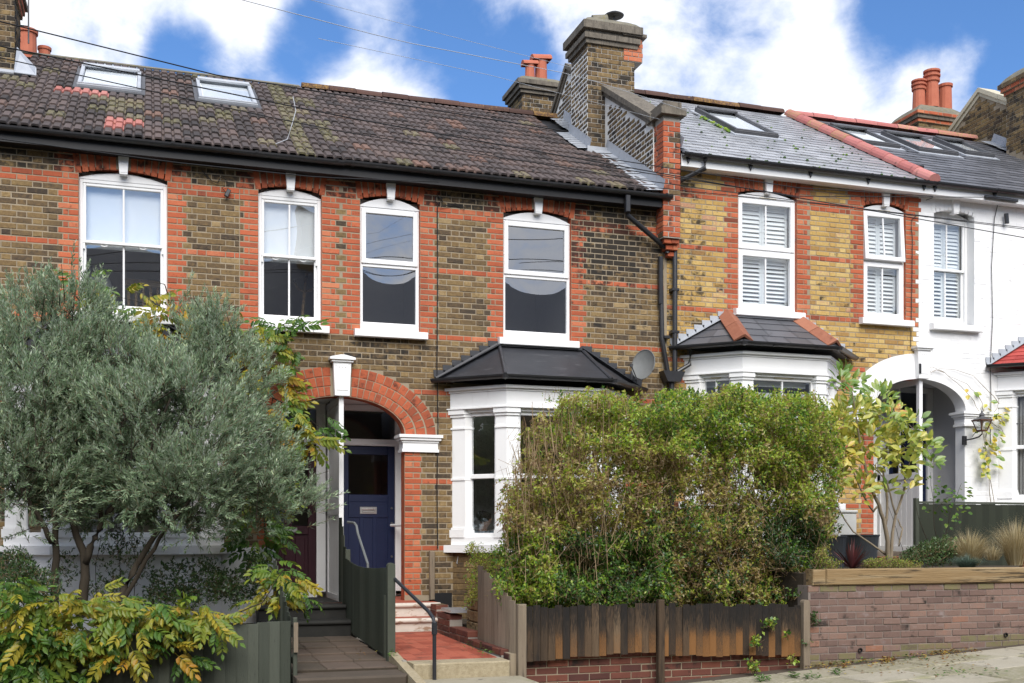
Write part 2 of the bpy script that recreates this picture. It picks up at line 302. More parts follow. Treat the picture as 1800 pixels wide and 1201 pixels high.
class MB:
    def __init__(s): s.v = []; s.f = []; s.t = []; s.m = []
    def add(s, vs, fs, tint=(.5, 0, 0), mi=0):
        k = len(s.v); s.v += [tuple(q) for q in vs]
        for f in fs: s.f.append([k + i for i in f]); s.t.append(tint); s.m.append(mi)
    def hexa(s, q, tint=(.5, 0, 0), mi=0):  # q: 4 bottom (ccw from above), 4 top
        s.add(q, [(3, 2, 1, 0), (4, 5, 6, 7), (0, 1, 5, 4), (1, 2, 6, 5), (2, 3, 7, 6), (3, 0, 4, 7)], tint, mi)
    def box(s, x0, x1, y0, y1, z0, z1, tint=(.5, 0, 0), mi=0):
        s.hexa([(x0, y0, z0), (x1, y0, z0), (x1, y1, z0), (x0, y1, z0), (x0, y0, z1), (x1, y0, z1), (x1, y1, z1), (x0, y1, z1)], tint, mi)
    def fbox(s, F, a0, a1, b0, b1, c0, c1, tint=(.5, 0, 0), mi=0):   # c0 < c1 (c1 is the outer face)
        s.hexa([F.p(a0, b0, c1), F.p(a1, b0, c1), F.p(a1, b0, c0), F.p(a0, b0, c0), F.p(a0, b1, c1), F.p(a1, b1, c1), F.p(a1, b1, c0), F.p(a0, b1, c0)], tint, mi)
    def bev(s, F, a0, a1, b0, b1, c0, c1, e=.006, tint=(.5, 0, 0), mi=0):  # box with chamfered outer edges
        o = [F.p(a0, b0, c1 - e), F.p(a1, b0, c1 - e), F.p(a1, b1, c1 - e), F.p(a0, b1, c1 - e)]
        i = [F.p(a0 + e, b0 + e, c1), F.p(a1 - e, b0 + e, c1), F.p(a1 - e, b1 - e, c1), F.p(a0 + e, b1 - e, c1)]
        k = [F.p(a0, b0, c0), F.p(a1, b0, c0), F.p(a1, b1, c0), F.p(a0, b1, c0)]
        s.add(o + i + k, [(4, 5, 6, 7), (0, 1, 5, 4), (1, 2, 6, 5), (2, 3, 7, 6), (3, 0, 4, 7), (8, 9, 1, 0), (9, 10, 2, 1), (10, 11, 3, 2), (11, 8, 0, 3), (11, 10, 9, 8)], tint, mi)
    def prism(s, base, ext, tint=(.5, 0, 0), mi=0):
        n = len(base); ext = V(ext); b = [V(q) for q in base]
        s.add(b + [q + ext for q in b], [list(range(n))[::-1], list(range(n, 2 * n))] + [(i, (i + 1) % n, n + (i + 1) % n, n + i) for i in range(n)], tint, mi)
    def tube(s, pts, r, n=6, tint=(.5, 0, 0), mi=0, cap=True):
        pts = [V(p) for p in pts]; rs = r if isinstance(r, (list, tuple)) else [r] * len(pts)
        vs = []; fs = []
        for i, p in enumerate(pts):
            d = (pts[min(i + 1, len(pts) - 1)] - pts[max(i - 1, 0)])
            if d.length < 1e-7: d = V((0, 0, 1))
            d.normalize()
            a = d.cross(V((0, 0, 1)) if abs(d.z) < .9 else V((1, 0, 0))).normalized(); b = d.cross(a)
            for j in range(n):
                t = 2 * pi * j / n; vs.append(p + (a * cos(t) + b * sin(t)) * rs[i])
        for i in range(len(pts) - 1):
            for j in range(n):
                fs.append((i * n + j, i * n + (j + 1) % n, (i + 1) * n + (j + 1) % n, (i + 1) * n + j))
        if cap: fs += [list(range(n))[::-1], list(range(len(vs) - n, len(vs)))]
        s.add(vs, fs, tint, mi)
    def lathe(s, c, prof, n=16, tint=(.5, 0, 0), mi=0, axis=None):
        vs = []; fs = []
        A = axis or (V((1, 0, 0)), V((0, 1, 0)), V((0, 0, 1)))
        for (r, z) in prof:
            for j in range(n):
                t = 2 * pi * j / n; vs.append(V(c) + A[0] * (r * cos(t)) + A[1] * (r * sin(t)) + A[2] * z)
        for i in range(len(prof) - 1):
            for j in range(n): fs.append((i * n + j, i * n + (j + 1) % n, (i + 1) * n + (j + 1) % n, (i + 1) * n + j))
        s.add(vs, fs, tint, mi)
    def build(s, name, mats, parent=None, smooth=False, kind=None, label=None):
        me = bpy.data.meshes.new(name); me.from_pydata(s.v, [], s.f)
        return finish(me, name, mats, parent, smooth, kind, label, s.t, s.m)

def finish(me, name, mats, parent, smooth, kind, label, tints=None, mi=None):
    for m in (mats if isinstance(mats, (list, tuple)) else [mats]): me.materials.append(MT[m])
    if tints is not None and len(tints):
        a = me.attributes.new('tint', 'FLOAT_COLOR', 'FACE')
        arr = np.ones((len(me.polygons), 4), dtype=np.float32); arr[:, :3] = np.asarray(tints, dtype=np.float32)
        a.data.foreach_set('color', arr.ravel())
    if mi is not None and len(mi) and max(mi) > 0: me.polygons.foreach_set('material_index', np.asarray(mi, dtype=np.int32))
    if smooth: me.polygons.foreach_set('use_smooth', np.ones(len(me.polygons), dtype=bool))
    me.update()
    o = bpy.data.objects.new(name, me); COL.objects.link(o)
    if parent is not None: par(o, parent)
    if kind: o['kind'] = kind
    if label: o['label'] = label
    return o

def par(o, parent):
    o.parent = parent
    if parent.type == 'EMPTY': o.matrix_parent_inverse = Matrix.Translation(-parent.location)

def npmesh(name, verts, faces, mats, tints, parent=None, kind=None, label=None, smooth=False):
    me = bpy.data.meshes.new(name)
    verts = np.asarray(verts, dtype=np.float32); faces = np.asarray(faces, dtype=np.int32)
    me.vertices.add(len(verts)); me.vertices.foreach_set('co', verts.ravel())
    k = faces.shape[1]
    me.loops.add(faces.size); me.loops.foreach_set('vertex_index', faces.ravel())
    me.polygons.add(len(faces)); me.polygons.foreach_set('loop_start', np.arange(len(faces), dtype=np.int32) * k)
    me.update(calc_edges=True)
    return finish(me, name, mats, parent, smooth, kind, label, tints)

def thing(name, label, cat, loc, group=None):
    o = bpy.data.objects.new(name, None); COL.objects.link(o)
    o.location = loc; o.empty_display_size = .2
    o['label'] = label; o['category'] = cat
    if group: o['group'] = group
    return o
def tag(o, label, cat, group=None):
    o['label'] = label; o['category'] = cat
    if group: o['group'] = group
    return o

# ---------------------------------------------------------------- brick laying
BV = None
def brick_template(seed):
    r = random.Random(seed); i1, i2 = .02, .075
    j = lambda s: r.uniform(-s, s) * 1.4
    o = [(-.5, .005, -.5), (.5, .005, -.5), (.5, .005, .5), (-.5, .005, .5)]
    i = [(-.5 + i1 + j(.012), j(.0015), -.5 + i2 + j(.04)), (.5 - i1 + j(.012), j(.0015), -.5 + i2 + j(.04)), (.5 - i1 + j(.012), j(.0015), .5 - i2 + j(.04)), (-.5 + i1 + j(.012), j(.0015), .5 - i2 + j(.04))]
    k = [(-.5, .025, -.5), (.5, .025, -.5), (.5, .025, .5), (-.5, .025, .5)]
    f = [(4, 5, 6, 7), (0, 1, 5, 4), (1, 2, 6, 5), (2, 3, 7, 6), (3, 0, 4, 7), (8, 9, 1, 0), (9, 10, 2, 1), (10, 11, 3, 2), (11, 8, 0, 3)]
    return o + i + k, f
BT = [brick_template(s) for s in range(6)]
BCACHE = {}
def brick_mesh(typ, t, q):
    t = (round(t[0] * 9) / 9, round(t[1] * 4) / 4, round(t[2] * 3) / 3)
    key = (typ, t, q)
    if key not in BCACHE:
        me = bpy.data.meshes.new('brick'); me.from_pydata(BT[q][0], [], BT[q][1])
        me.materials.append(MT[typ])
        a = me.attributes.new('tint', 'FLOAT_COLOR', 'FACE')
        a.data.foreach_set('color', np.tile(np.array([*t, 1], dtype=np.float32), len(BT[q][1])))
        BCACHE[key] = me
    return BCACHE[key]

def emit(bricks, parent, limit=300, name='brick', hidden=None):
    """bricks: (centre, u, n, v, w, h, type, tint). The largest in view become parts, the rest one stuff part."""
    sc_ = []
    for i, b in enumerate(bricks):
        px, py, z = proj(b[0])
        vis = -20 < px < 1820 and -20 < py < 1221 and z > 0 and not (hidden and hidden(px, py))
        sc_.append((b[4] * b[5] / z ** 2 if vis else 0, i))
    sc_.sort(reverse=True)
    chosen = set(i for s, i in sc_[:limit] if s > 0)
    rest = {}
    for i, b in enumerate(bricks):
        c, u, n, v, w, h, typ, t = b
        q = R.randrange(6)
        c = c + n * R.uniform(-.0025, .0025)
        rot = Matrix.Rotation(R.uniform(-.006, .006), 3, n)
        u2 = rot @ u; v2 = rot @ v
        if i in chosen:
            o = bpy.data.objects.new(name, brick_mesh(typ, t, q)); COL.objects.link(o)
            o.parent = parent
            if parent.type == 'EMPTY': o.matrix_parent_inverse = Matrix.Translation(-parent.location)
            o.matrix_basis = Matrix(((u2.x * w, -n.x, v2.x * h, c.x), (u2.y * w, -n.y, v2.y * h, c.y), (u2.z * w, -n.z, v2.z * h, c.z), (0, 0, 0, 1)))
        else:
            mb = rest.setdefault(typ, MB())
            mb.add([c + u2 * (p[0] * w) - n * p[1] + v2 * (p[2] * h) for p in BT[q][0]], BT[q][1], t)
    if rest:
        m = MB(); ms = sorted(rest)
        for k, typ in enumerate(ms):
            r = rest[typ]; m.add(r.v, r.f); m.t[-len(r.f):] = r.t; m.m[-len(r.f):] = [k] * len(r.f)
        m.build(name + '_field', ms, parent, kind='stuff')

def subtract(spans, cut):
    out = []
    for a, b in spans:
        if cut[1] <= a or cut[0] >= b: out.append((a, b)); continue
        if cut[0] > a: out.append((a, cut[0]))
        if cut[1] < b: out.append((cut[1], b))
    return out

def lay_row(a, b, odd, bond='flemish', minw=.03):
    """bricks between a and b on a running grid, as (centre, width)"""
    J = .0105; res = []
    if bond == 'flemish':
        P = .345; off = .1725 if odd else 0
        i = math.floor((a - off) / P) - 1
        cells = []
        while off + i * P < b:
            s = off + i * P
            cells += [(s, s + .2250 + J), (s + .2250 + J, s + P)]; i += 1
    else:
        P = .235; off = .1175 if odd else 0
        i = math.floor((a - off) / P) - 1; cells = []
        while off + i * P < b: cells.append((off + i * P, off + (i + 1) * P)); i += 1
    for s, e in cells:
        s2, e2 = max(s, a), min(e, b)
        if e2 - s2 > minw + J: res.append(((s2 + e2) / 2, e2 - s2 - J))
    return res

def tint_for(typ):
    r = R.random()
    if typ == 'stock': return (min(1, max(0, R.gauss(.50, .20))) if r > .06 else R.uniform(.10, .28), 0, 0)
    if typ == 'red': return (min(1, max(0, R.gauss(.60, .20))), 0, 0)
    if typ == 'yellow': return (min(.97, max(.03, R.gauss(.55, .20))), 0, 0)
    return (min(1, max(0, R.gauss(.5, .2))), 0, 0)
# ================================================================== ground, pavement, street
def zp(x): return .457 + .06 * (x - 9.84)
def sloped(name, x0, x1, y0, y1, dz, m, kind='structure', t=.2):
    mb = MB(); mb.hexa([(x0, y0, zp(x0) + dz - t), (x1, y0, zp(x1) + dz - t), (x1, y1, zp(x1) + dz - t), (x0, y1, zp(x0) + dz - t),
                        (x0, y0, zp(x0) + dz), (x1, y0, zp(x1) + dz), (x1, y1, zp(x1) + dz), (x0, y1, zp(x0) + dz)])
    return mb.build(name, m, kind=kind)
sloped('ground', -160, 160, -200, 160, -.36, 'soil', t=.3)
sloped('road', -60, 70, -13.6, -6.42, -.12, 'tarmac')
sloped('far_pavement', -60, 70, -18, -13.6, -.01, 'slab')
sloped('kerb', -60, 70, -6.42, -6.28, .0, 'concrete')
pave = sloped('pavement', -20, 30, -6.27, -3.66, -.012, 'pathslab')
SLAB = {}
def box_mesh(name, m, t, w, d, h, e=.008):
    mb = MB(); F = Fr((0, 0, 0), (1, 0, 0), (0, 1, 0), (0, 0, 1))
    mb.bev(F, -w / 2, w / 2, -d / 2, d / 2, -h, 0, e, t)
    me = bpy.data.meshes.new(name); me.from_pydata(mb.v, [], mb.f); me.materials.append(MT[m])
    a = me.attributes.new('tint', 'FLOAT_COLOR', 'FACE')
    a.data.foreach_set('color', np.tile(np.array([*t, 1], dtype=np.float32), len(mb.f)))
    return me
def put(name, me, M4, parent):
    o = bpy.data.objects.new(name, me); COL.objects.link(o); par(o, parent)
    o.matrix_basis = M4
    return o
slabs = [box_mesh('paving_slab', 'slab', (R.uniform(.22, .85), 0, R.choice((0, .25, .5))), .734, .584, .03, .012) for i in range(14)]
sl_rot = Matrix.Rotation(-math.atan(.06), 4, 'Y')
for r in range(4):
    y = -3.98 - .30 - r * .6
    for i in range(14):
        x = 3.0 + i * .75 + (.375 if r % 2 else 0)
        M4 = Matrix.Translation((x, y, zp(x) + R.uniform(-.004, .004))) @ sl_rot @ Matrix.Rotation(R.uniform(-.006, .006), 4, 'Z') @ Matrix.Rotation(R.uniform(-.006, .006), 4, 'X')
        put('paving_slab', slabs[R.randrange(14)], M4, pave)
# front gardens (soil level), each between its own walls
def soil(x0, x1, y0, y1, z, nm='garden_soil'):
    mb = MB(); mb.box(x0, x1, y0, y1, z - .9, z); return mb.build(nm, 'soil', kind='structure')
soil(-6, 1.28, -3.72, -.02, .62)
soil(3.60, 6.86, -3.66, -.02, .62)
soil(6.92, 16, -3.68, -.02, 1.30)

# ================================================================== houses
def house(name, label, x): return thing(name, label, 'house', (x, 0, .5))
H1 = house('brick_house', 'brown brick terraced house behind the olive tree, with a plum door and two rooflights', 0)
H2 = house('brick_house', 'brown brick terraced house with a navy front door and black-roofed bay window', 4.7)
H3 = house('brick_house', 'yellow brick terraced house with red trim and orange hip tiles on its bay', 9.2)
H4 = house('white_house', 'white painted brick house at the right with shutters and a red tiled bay roof', 13.5)
PARTY1, PARTY2 = 2.38, 11.34
DZ = .615
ZB, PIT = 4.37, .0740

WINS12 = [(-.80, .225), (1.33, 2.13), (2.63, 3.43), (4.59, 5.575)]
WINS34 = [(8.18, 9.16), (10.32, 11.08), (11.60, 12.36)]
SILL, HEAD = 4.40, 6.10

def arch_half(z, dz, a=1.27, b=.865):
    t = (z - dz - 3.06) / b
    return a * sqrt(1 - t * t) if 0 <= t < 1 else 0

def facade(X0, X1, zlo, zhi, wins, pc, dz, bays, split, types, bands, sootf):
    out = ([], [])
    k0 = int((zlo - ZB - dz) / PIT); k1 = int((zhi - ZB - dz) / PIT) + 1
    for k in range(k0, k1):
        z = ZB + dz + k * PIT; zz = z - dz
        cuts = []; fixed = []
        for (x0, x1) in wins:
            if SILL - .05 < zz < HEAD + .40:
                if zz > HEAD - .0: cuts.append((x0 - .045, x1 + .045)); e0, e1 = x0 - .05, x1 + .05
                else: cuts.append((x0, x1)); e0, e1 = x0, x1
                ws = (.225,) if k % 2 == 0 else (.108, .052)
                for s, e in ((-1, e0), (1, e1)):
                    p = e
                    for w in ws:
                        fixed.append((p + s * (w / 2 + .004), w, 'red')); p += s * (w + .010)
                    cuts.append((min(e, p), max(e, p)))
        if zz < 2.83:
            cuts.append((pc - .84, pc + .84))
            for s in (-1, 1):
                p = pc + s * .84
                for w in ((.335,) if False else ((.225,) if k % 2 == 0 else (.108, .085))):
                    fixed.append((p + s * (w / 2 + .004), w, 'red')); p += s * (w + .010)
                cuts.append((min(pc + s * .84, p), max(pc + s * .84, p)))
        elif zz < 3.06: cuts.append((pc - 1.32, pc + 1.32))
        else:
            h = arch_half(z, dz)
            if h: cuts.append((pc - h - .012, pc + h + .012))
        for (b0, b1, zb_) in bays:
            if zz < zb_: cuts.append((b0 + .02, b1 - .02))
        spans = [(X0, X1)]
        for c in cuts: spans = subtract(spans, c)
        band = k in bands
        row = [(x, w, ('red' if band else None)) for a, b in spans for x, w in lay_row(a, b, k % 2)] + fixed
        for x, w, ty in row:
            side = 0 if x < split else 1
            typ = types[side][1 if ty else 0]
            t = tint_for(typ)
            g = sootf(x, zz, typ)
            wh = typ == 'white'
            bb = (V((x, .0042 if wh else 0, z)), V((1, 0, 0)), V((0, -1, 0)), V((0, 0, 1)), w + (.006 if wh else 0), PIT - (.007 if wh else .0128), typ, (t[0], g, t[2]))
            out[side].append(bb)
    return out

def arch_bricks(lst, xc, w, zs, dz, typs, split, rise=.085):
    """gauged window head: upright voussoirs with a gap for the keystone"""
    n = int(round((w + .08) / .078)); W2 = w / 2 + .04
    for i in range(n):
        x = -W2 + (i + .5) * 2 * W2 / n
        if abs(x) < .075: continue
        zi = zs + dz + rise * (1 - (x / W2) ** 2) + .006
        an = x / W2 * .16
        v = V((sin(an), 0, cos(an))); u = V((cos(an), 0, -sin(an)))
        hgt = 6.42 + dz - zi - .01
        side = 0 if xc < split else 1
        typ = typs[side][1]; t = tint_for(typ)
        lst[side].append((V((xc + x, 0, zi)) + v * hgt / 2, u, V((0, -1, 0)), v, 2 * W2 / n - .009, hgt, typ, (t[0] * .85, .12 + R.random() * .2 if typ == 'red' else 0, 0)))

def porch_ring(lst, pc, dz, typs):
    for s, side in ((-1, 0), (1, 1)):
        for r in range(3):
            a, b = .845 + .143 * (r + .5), .475 + .128 * (r + .5)
            n = 13
            # even arc lengths
            ths = np.linspace(0, pi / 2, 400); xs = a * np.cos(ths); zs = b * np.sin(ths)
            L = np.concatenate([[0], np.cumsum(np.hypot(np.diff(xs), np.diff(zs)))])
            end = np.interp(.135, xs[::-1], L[::-1])
            for j in range(n):
                th = np.interp((j + .5) / n * end, L, ths)
                x, z = a * cos(th), b * sin(th)
                nv = V((s * cos(th) / a, 0, sin(th) / b)).normalized()
                u = V((nv.z, 0, -nv.x))
                t = tint_for('red')
                lst[side].append((V((pc + s * x, 0, 3.06 + dz + z)), u, V((0, -1, 0)), nv, end / n - .010, .120, typs[side][1], (t[0] * .8, .15 if R.random() < .3 else 0, 0)))

def soot12(x, z, typ):
    g = 0
    if z > 6.12: g = .35 + .3 * R.random()
    elif z > 5.98 and typ == 'stock': g = .25
    d = ((x - 6.12) / .62) ** 2 + ((z - 5.80) / .52) ** 2
    if d < 1.9: g = max(g, (1.0 - .40 * d) * (.55 + .55 * R.random()))
    if 5.6 < x < 6.9 and z > 4.6 and typ == 'stock': g = max(g, R.random() * .38)
    if 2.5 < x < 3.5 and 4.05 < z < 4.33: g = max(g, .3 + .2 * R.random())
    for a, b in WINS12:
        if a - .15 < x < b + .15 and 3.9 < z < 4.33: g = max(g, (z - 3.75) * .9 * R.uniform(.3, 1))
    if z < 1.3: g = max(g, .25 * R.random())
    return min(g, .9)
def soot34(x, z, typ):
    if typ == 'white': return .12 if R.random() < .06 else 0
    g = 0
    if x < 7.55: g = .30 * R.random() + .12
    if typ == 'yellow' and R.random() < .06: g = .35
    if z > 6.3: g = max(g, .2)
    return g

BANDS = (23, 22, 12, 0, -10, -14, -26, -38)
T12 = (('stock', 'red'), ('stock', 'red'))
T34 = (('yellow', 'red'), ('white', 'white'))
F12 = facade(-6.8, 6.99, .95, 6.43, WINS12, PARTY1, 0, [(-1.62, .89, 3.78), (3.87, 6.38, 3.78)], PARTY1, T12, BANDS, soot12)
F34 = facade(7.03, 15.74, 1.5, 7.05, WINS34, PARTY2, DZ, [(7.34, 9.85, 3.78), (12.83, 15.3, 3.78)], 11.32, T34, BANDS, soot34)
for x0, x1 in WINS12: arch_bricks(F12, (x0 + x1) / 2, x1 - x0, HEAD, 0, T12, PARTY1)
for x0, x1 in WINS34: arch_bricks(F34, (x0 + x1) / 2, x1 - x0, HEAD, DZ, T34, 11.32)
porch_ring(F12, PARTY1, 0, T12)

def backing(X0, X1, z0, z1, holes, mats, parent, arch=None, dz=0, thick=.14):
    """mortar face behind the bricks, cut round every opening, with brick-lined reveals"""
    mb = MB()
    xs = sorted(set([X0, X1] + [min(max(v, X0), X1) for h in holes for v in h[:2]])); zs = sorted(set([z0, z1] + [min(max(v, z0), z1) for h in holes for v in h[2:]]))
    for i in range(len(xs) - 1):
        for j in range(len(zs) - 1):
            a, b, c, d = xs[i], xs[i + 1], zs[j], zs[j + 1]
            if b - a < 1e-4 or d - c < 1e-4: continue
            x, z = (a + b) / 2, (c + d) / 2
            if any(h[0] < x < h[1] and h[2] < z < h[3] for h in holes): continue
            mb.add([(a, .0055, c), (b, .0055, c), (b, .0055, d), (a, .0055, d)], [(0, 1, 2, 3)])
    for h in holes:
        a, b, c, d = h[0], h[1], h[2], h[3]
        if a < X0 - .01 or b > X1 + .01: pass
        for q in ([(a, .008, c), (a, thick, c), (a, thick, d), (a, .008, d)], [(b, thick, c), (b, .008, c), (b, .008, d), (b, thick, d)], [(a, .008, d), (a, thick, d), (b, thick, d), (b, .008, d)]):
            if X0 - .001 <= q[0][0] <= X1 + .001 and X0 - .001 <= q[2][0] <= X1 + .001: mb.add(q, [(0, 1, 2, 3)], (.6, .1, 0), 1)
    if arch is not None:
        pc, side = arch
        n = 24; A, B = .84, .47
        prev = None
        xo, zo = pc + side * 1.34, 3.98 + dz
        for th in sorted([pi / 2 * i / n for i in range(n + 1)] + [atan2(.92, 1.34)]):
            x, z = pc + side * A * cos(th), 3.06 + dz + B * sin(th)
            # outer rectangle point
            k = min((1.34) / max(1e-6, cos(th)), .92 / max(1e-6, sin(th)))
            X_, Z_ = pc + side * k * cos(th), 3.06 + dz + k * sin(th)
            if prev:
                p = prev; q = [(p[0], .008, p[1]), (p[2], .008, p[3]), (X_, .008, Z_), (x, .008, z)]
                mb.add(q, [(0, 1, 2, 3)] if side > 0 else [(3, 2, 1, 0)])
                mb.add([(p[0], .0, p[1]), (x, .0, z), (x, .22, z), (p[0], .22, p[1])], [(0, 1, 2, 3)], (.5, .1, 0), 1)
            prev = (x, z, X_, Z_)
    return mb.build('wall', mats, parent)

def wins_holes(ws, dz): return [(a, b, SILL + dz, HEAD + dz + .10) for a, b in ws]
def porch_holes(pc, dz): return [(pc - .84, pc + .84, .5 + dz, 3.06 + dz), (pc - 1.34, pc + 1.34, 3.06 + dz, 3.98 + dz)]
wl1 = backing(-6.8, PARTY1, .4, 6.5, wins_holes(WINS12[:2], 0) + porch_holes(PARTY1, 0) + [(-1.60, .87, .3, 3.7)], ('mortar', 'red'), H1, (PARTY1, -1))
wl2 = backing(PARTY1, 7.0, .4, 6.5, wins_holes(WINS12[2:], 0) + porch_holes(PARTY1, 0) + [(3.89, 6.36, .3, 3.7)], ('mortar', 'red'), H2, (PARTY1, 1))
wl3 = backing(7.0, 11.32, 1.0, 7.1, wins_holes(WINS34[:2], DZ) + porch_holes(PARTY2, DZ) + [(7.36, 9.83, .9, 4.3)], ('mortar', 'red'), H3, (PARTY2, -1), DZ)
wl4 = backing(11.32, 16.2, 1.0, 7.1, wins_holes(WINS34[2:], DZ) + porch_holes(PARTY2, DZ) + [(12.85, 15.3, .9, 4.3)], ('masonry', 'masonry'), H4, (PARTY2, 1), DZ, .22)
olive_mask = lambda px, py: px < 470 and py > 560
hedge_mask = lambda px, py: 900 < px < 1460 and py > 720
emit(F12[0], wl1, hidden=olive_mask)
emit(F12[1], wl2, hidden=hedge_mask)
emit(F34[0], wl3, hidden=hedge_mask)
emit(F34[1], wl4)

# upright backs and sides of the houses so that they are solid from any side
def shell(h, x0, x1, zb, ze, zr, m):
    mb = MB()
    mb.box(x0, x1, 8.0, 8.15, zb, ze)
    mb.box(x0, x1, .25, .40, ze - .25, ze + .05)
    mb.build('rear_wall', m, h)
shell(H1, -6.8, 2.37, 0, 6.5, 8.9, 'mortar'); shell(H2, 2.39, 6.9, 0, 6.5, 8.9, 'mortar')
shell(H3, 7.1, 11.3, .6, 7.1, 9.5, 'mortar'); shell(H4, 11.36, 15.7, .6, 7.1, 9.5, 'masonry')

# ------------------------------------------------------------------ windows
def bars(mb, F, a0, a1, b0, b1, w, c0, c1, mi=0, bot=None, top=None):
    bot = w if bot is None else bot; top = w if top is None else top
    mb.bev(F, a0, a0 + w, b0, b1, c0, c1, .005, mi=mi); mb.bev(F, a1 - w, a1, b0, b1, c0, c1, .005, mi=mi)
    mb.bev(F, a0 + w, a1 - w, b0, b0 + bot, c0, c1 - .001, .005, mi=mi); mb.bev(F, a0 + w, a1 - w, b1 - top, b1, c0, c1 - .001, .005, mi=mi)
def pane(F, a0, a1, b0, b1, c, parent, sag=0, mat='glass', n=10):
    vs = []; fs = []
    for j in range(n + 1):
        for i in range(n + 1):
            s, t = 2 * i / n - 1, 2 * j / n - 1
            vs.append(F.p(a0 + (a1 - a0) * i / n, b0 + (b1 - b0) * j / n, c - sag * (1 - s * s) * (1 - t * t)))
    for j in range(n):
        for i in range(n): k = j * (n + 1) + i; fs.append((k, k + 1, k + n + 2, k + n + 1))
    me = bpy.data.meshes.new('pane'); me.from_pydata(vs, [], fs)
    return finish(me, 'pane', mat, parent, True, None, None)
def room(F, a0, a1, b0, b1, depth, parent, c=-.16, m='room'):
    mb = MB(); e = .3
    q = lambda a, b, cc: F.p(a, b, cc)
    A0, A1, B0, B1, C = a0 - e, a1 + e, b0 - e, b1 + .12, c - depth
    for f in ([(A0, B0, C), (A1, B0, C), (A1, B1, C), (A0, B1, C)], [(A0, B0, c), (A1, B0, c), (A1, B0, C), (A0, B0, C)], [(A0, B1, c), (A0, B1, C), (A1, B1, C), (A1, B1, c)],
              [(A0, B0, c), (A0, B0, C), (A0, B1, C), (A0, B1, c)], [(A1, B0, C), (A1, B0, c), (A1, B1, c), (A1, B1, C)]):
        mb.add([q(*p) for p in f], [(0, 1, 2, 3)])
    for f in ([(A0, B0), (a0, B0), (a0, B1), (A0, B1)], [(a1, B0), (A1, B0), (A1, B1), (a1, B1)], [(a0, B0), (a1, B0), (a1, b0), (a0, b0)], [(a0, b1), (a1, b1), (a1, B1), (a0, B1)]):
        mb.add([q(p[0], p[1], c) for p in f], [(0, 1, 2, 3)])
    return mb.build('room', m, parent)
def headboard(F, w, b, rise, c0, c1, parent, m):
    pts = [F.p(.0, b, c0)] + [F.p(w, b, c0)] + [F.p(w * (1 - i / 12), b + .012 + rise * (1 - (2 * i / 12 - 1) ** 2), c0) for i in range(13)]
    mb = MB(); mb.prism(pts, F.n * (c1 - c0)); return mb.build('head_board', m, parent)
def sill(F, w, b0, b1, parent, m='paint', out=.10, side=.085):
    mb = MB()
    pr = [(-.05, b0 + .01), (out - .012, b0), (out, b0 + .008), (out, b1 - .03), (out - .015, b1 - .022), (-.05, b1)]
    A = [F.p(-side, b, c) for c, b in pr]
    mb.prism(A, F.u * (w + 2 * side))
    return mb.build('sill', m, parent)
def keystone(F, xc, b0, b1, parent, m='paint'):
    mb = MB()
    mb.prism([F.p(xc - .048, b0, .0), F.p(xc + .048, b0, .0), F.p(xc + .068, b1, .0), F.p(xc - .068, b1, .0)], F.n * .05)
    mb.prism([F.p(xc - .046, b0 - .02, -.06), F.p(xc + .046, b0 - .02, -.06), F.p(xc + .048, b0, -.06), F.p(xc - .048, b0, -.06)], F.n * .105)
    return mb.build('keystone', m, parent)
def slats(F, a0, a1, b0, b1, c, parent, pitch=.062, tilt=.82, closed=False):
    n = int((b1 - b0) / pitch); first = None
    mb = MB(); mb.fbox(F, a0, a0 + .035, b0, b1, c - .02, c + .012); mb.fbox(F, a1 - .035, a1, b0, b1, c - .02, c + .012)
    mb.fbox(F, a0 + .035, a1 - .035, b0, b0 + .05, c - .018, c + .01); mb.fbox(F, a0 + .035, a1 - .035, b1 - .05, b1, c - .018, c + .01)
    mb.build('shutter_frame', 'shutter', parent)
    me = None
    t = 1.08 if closed else tilt
    for i in range(n - 1):
        b = b0 + .05 + (i + .5) * (b1 - b0 - .1) / (n - 1)
        if me is None:
            m2 = MB(); w = (a1 - a0) / 2 - .036
            d = F.v * sin(t) * .031 - F.n * cos(t) * .031; e = (F.v * cos(t) + F.n * sin(t)) * .004
            m2.hexa([q for q in (-F.u * w - d - e, F.u * w - d - e, F.u * w + d - e, -F.u * w + d - e, -F.u * w - d + e, F.u * w - d + e, F.u * w + d + e, -F.u * w + d + e)])
            o = m2.build('slat', 'shutter', parent); me = o.data
        else:
            o = bpy.data.objects.new('slat', me); COL.objects.link(o); par(o, parent)
        o.location = F.p((a0 + a1) / 2, b, c)

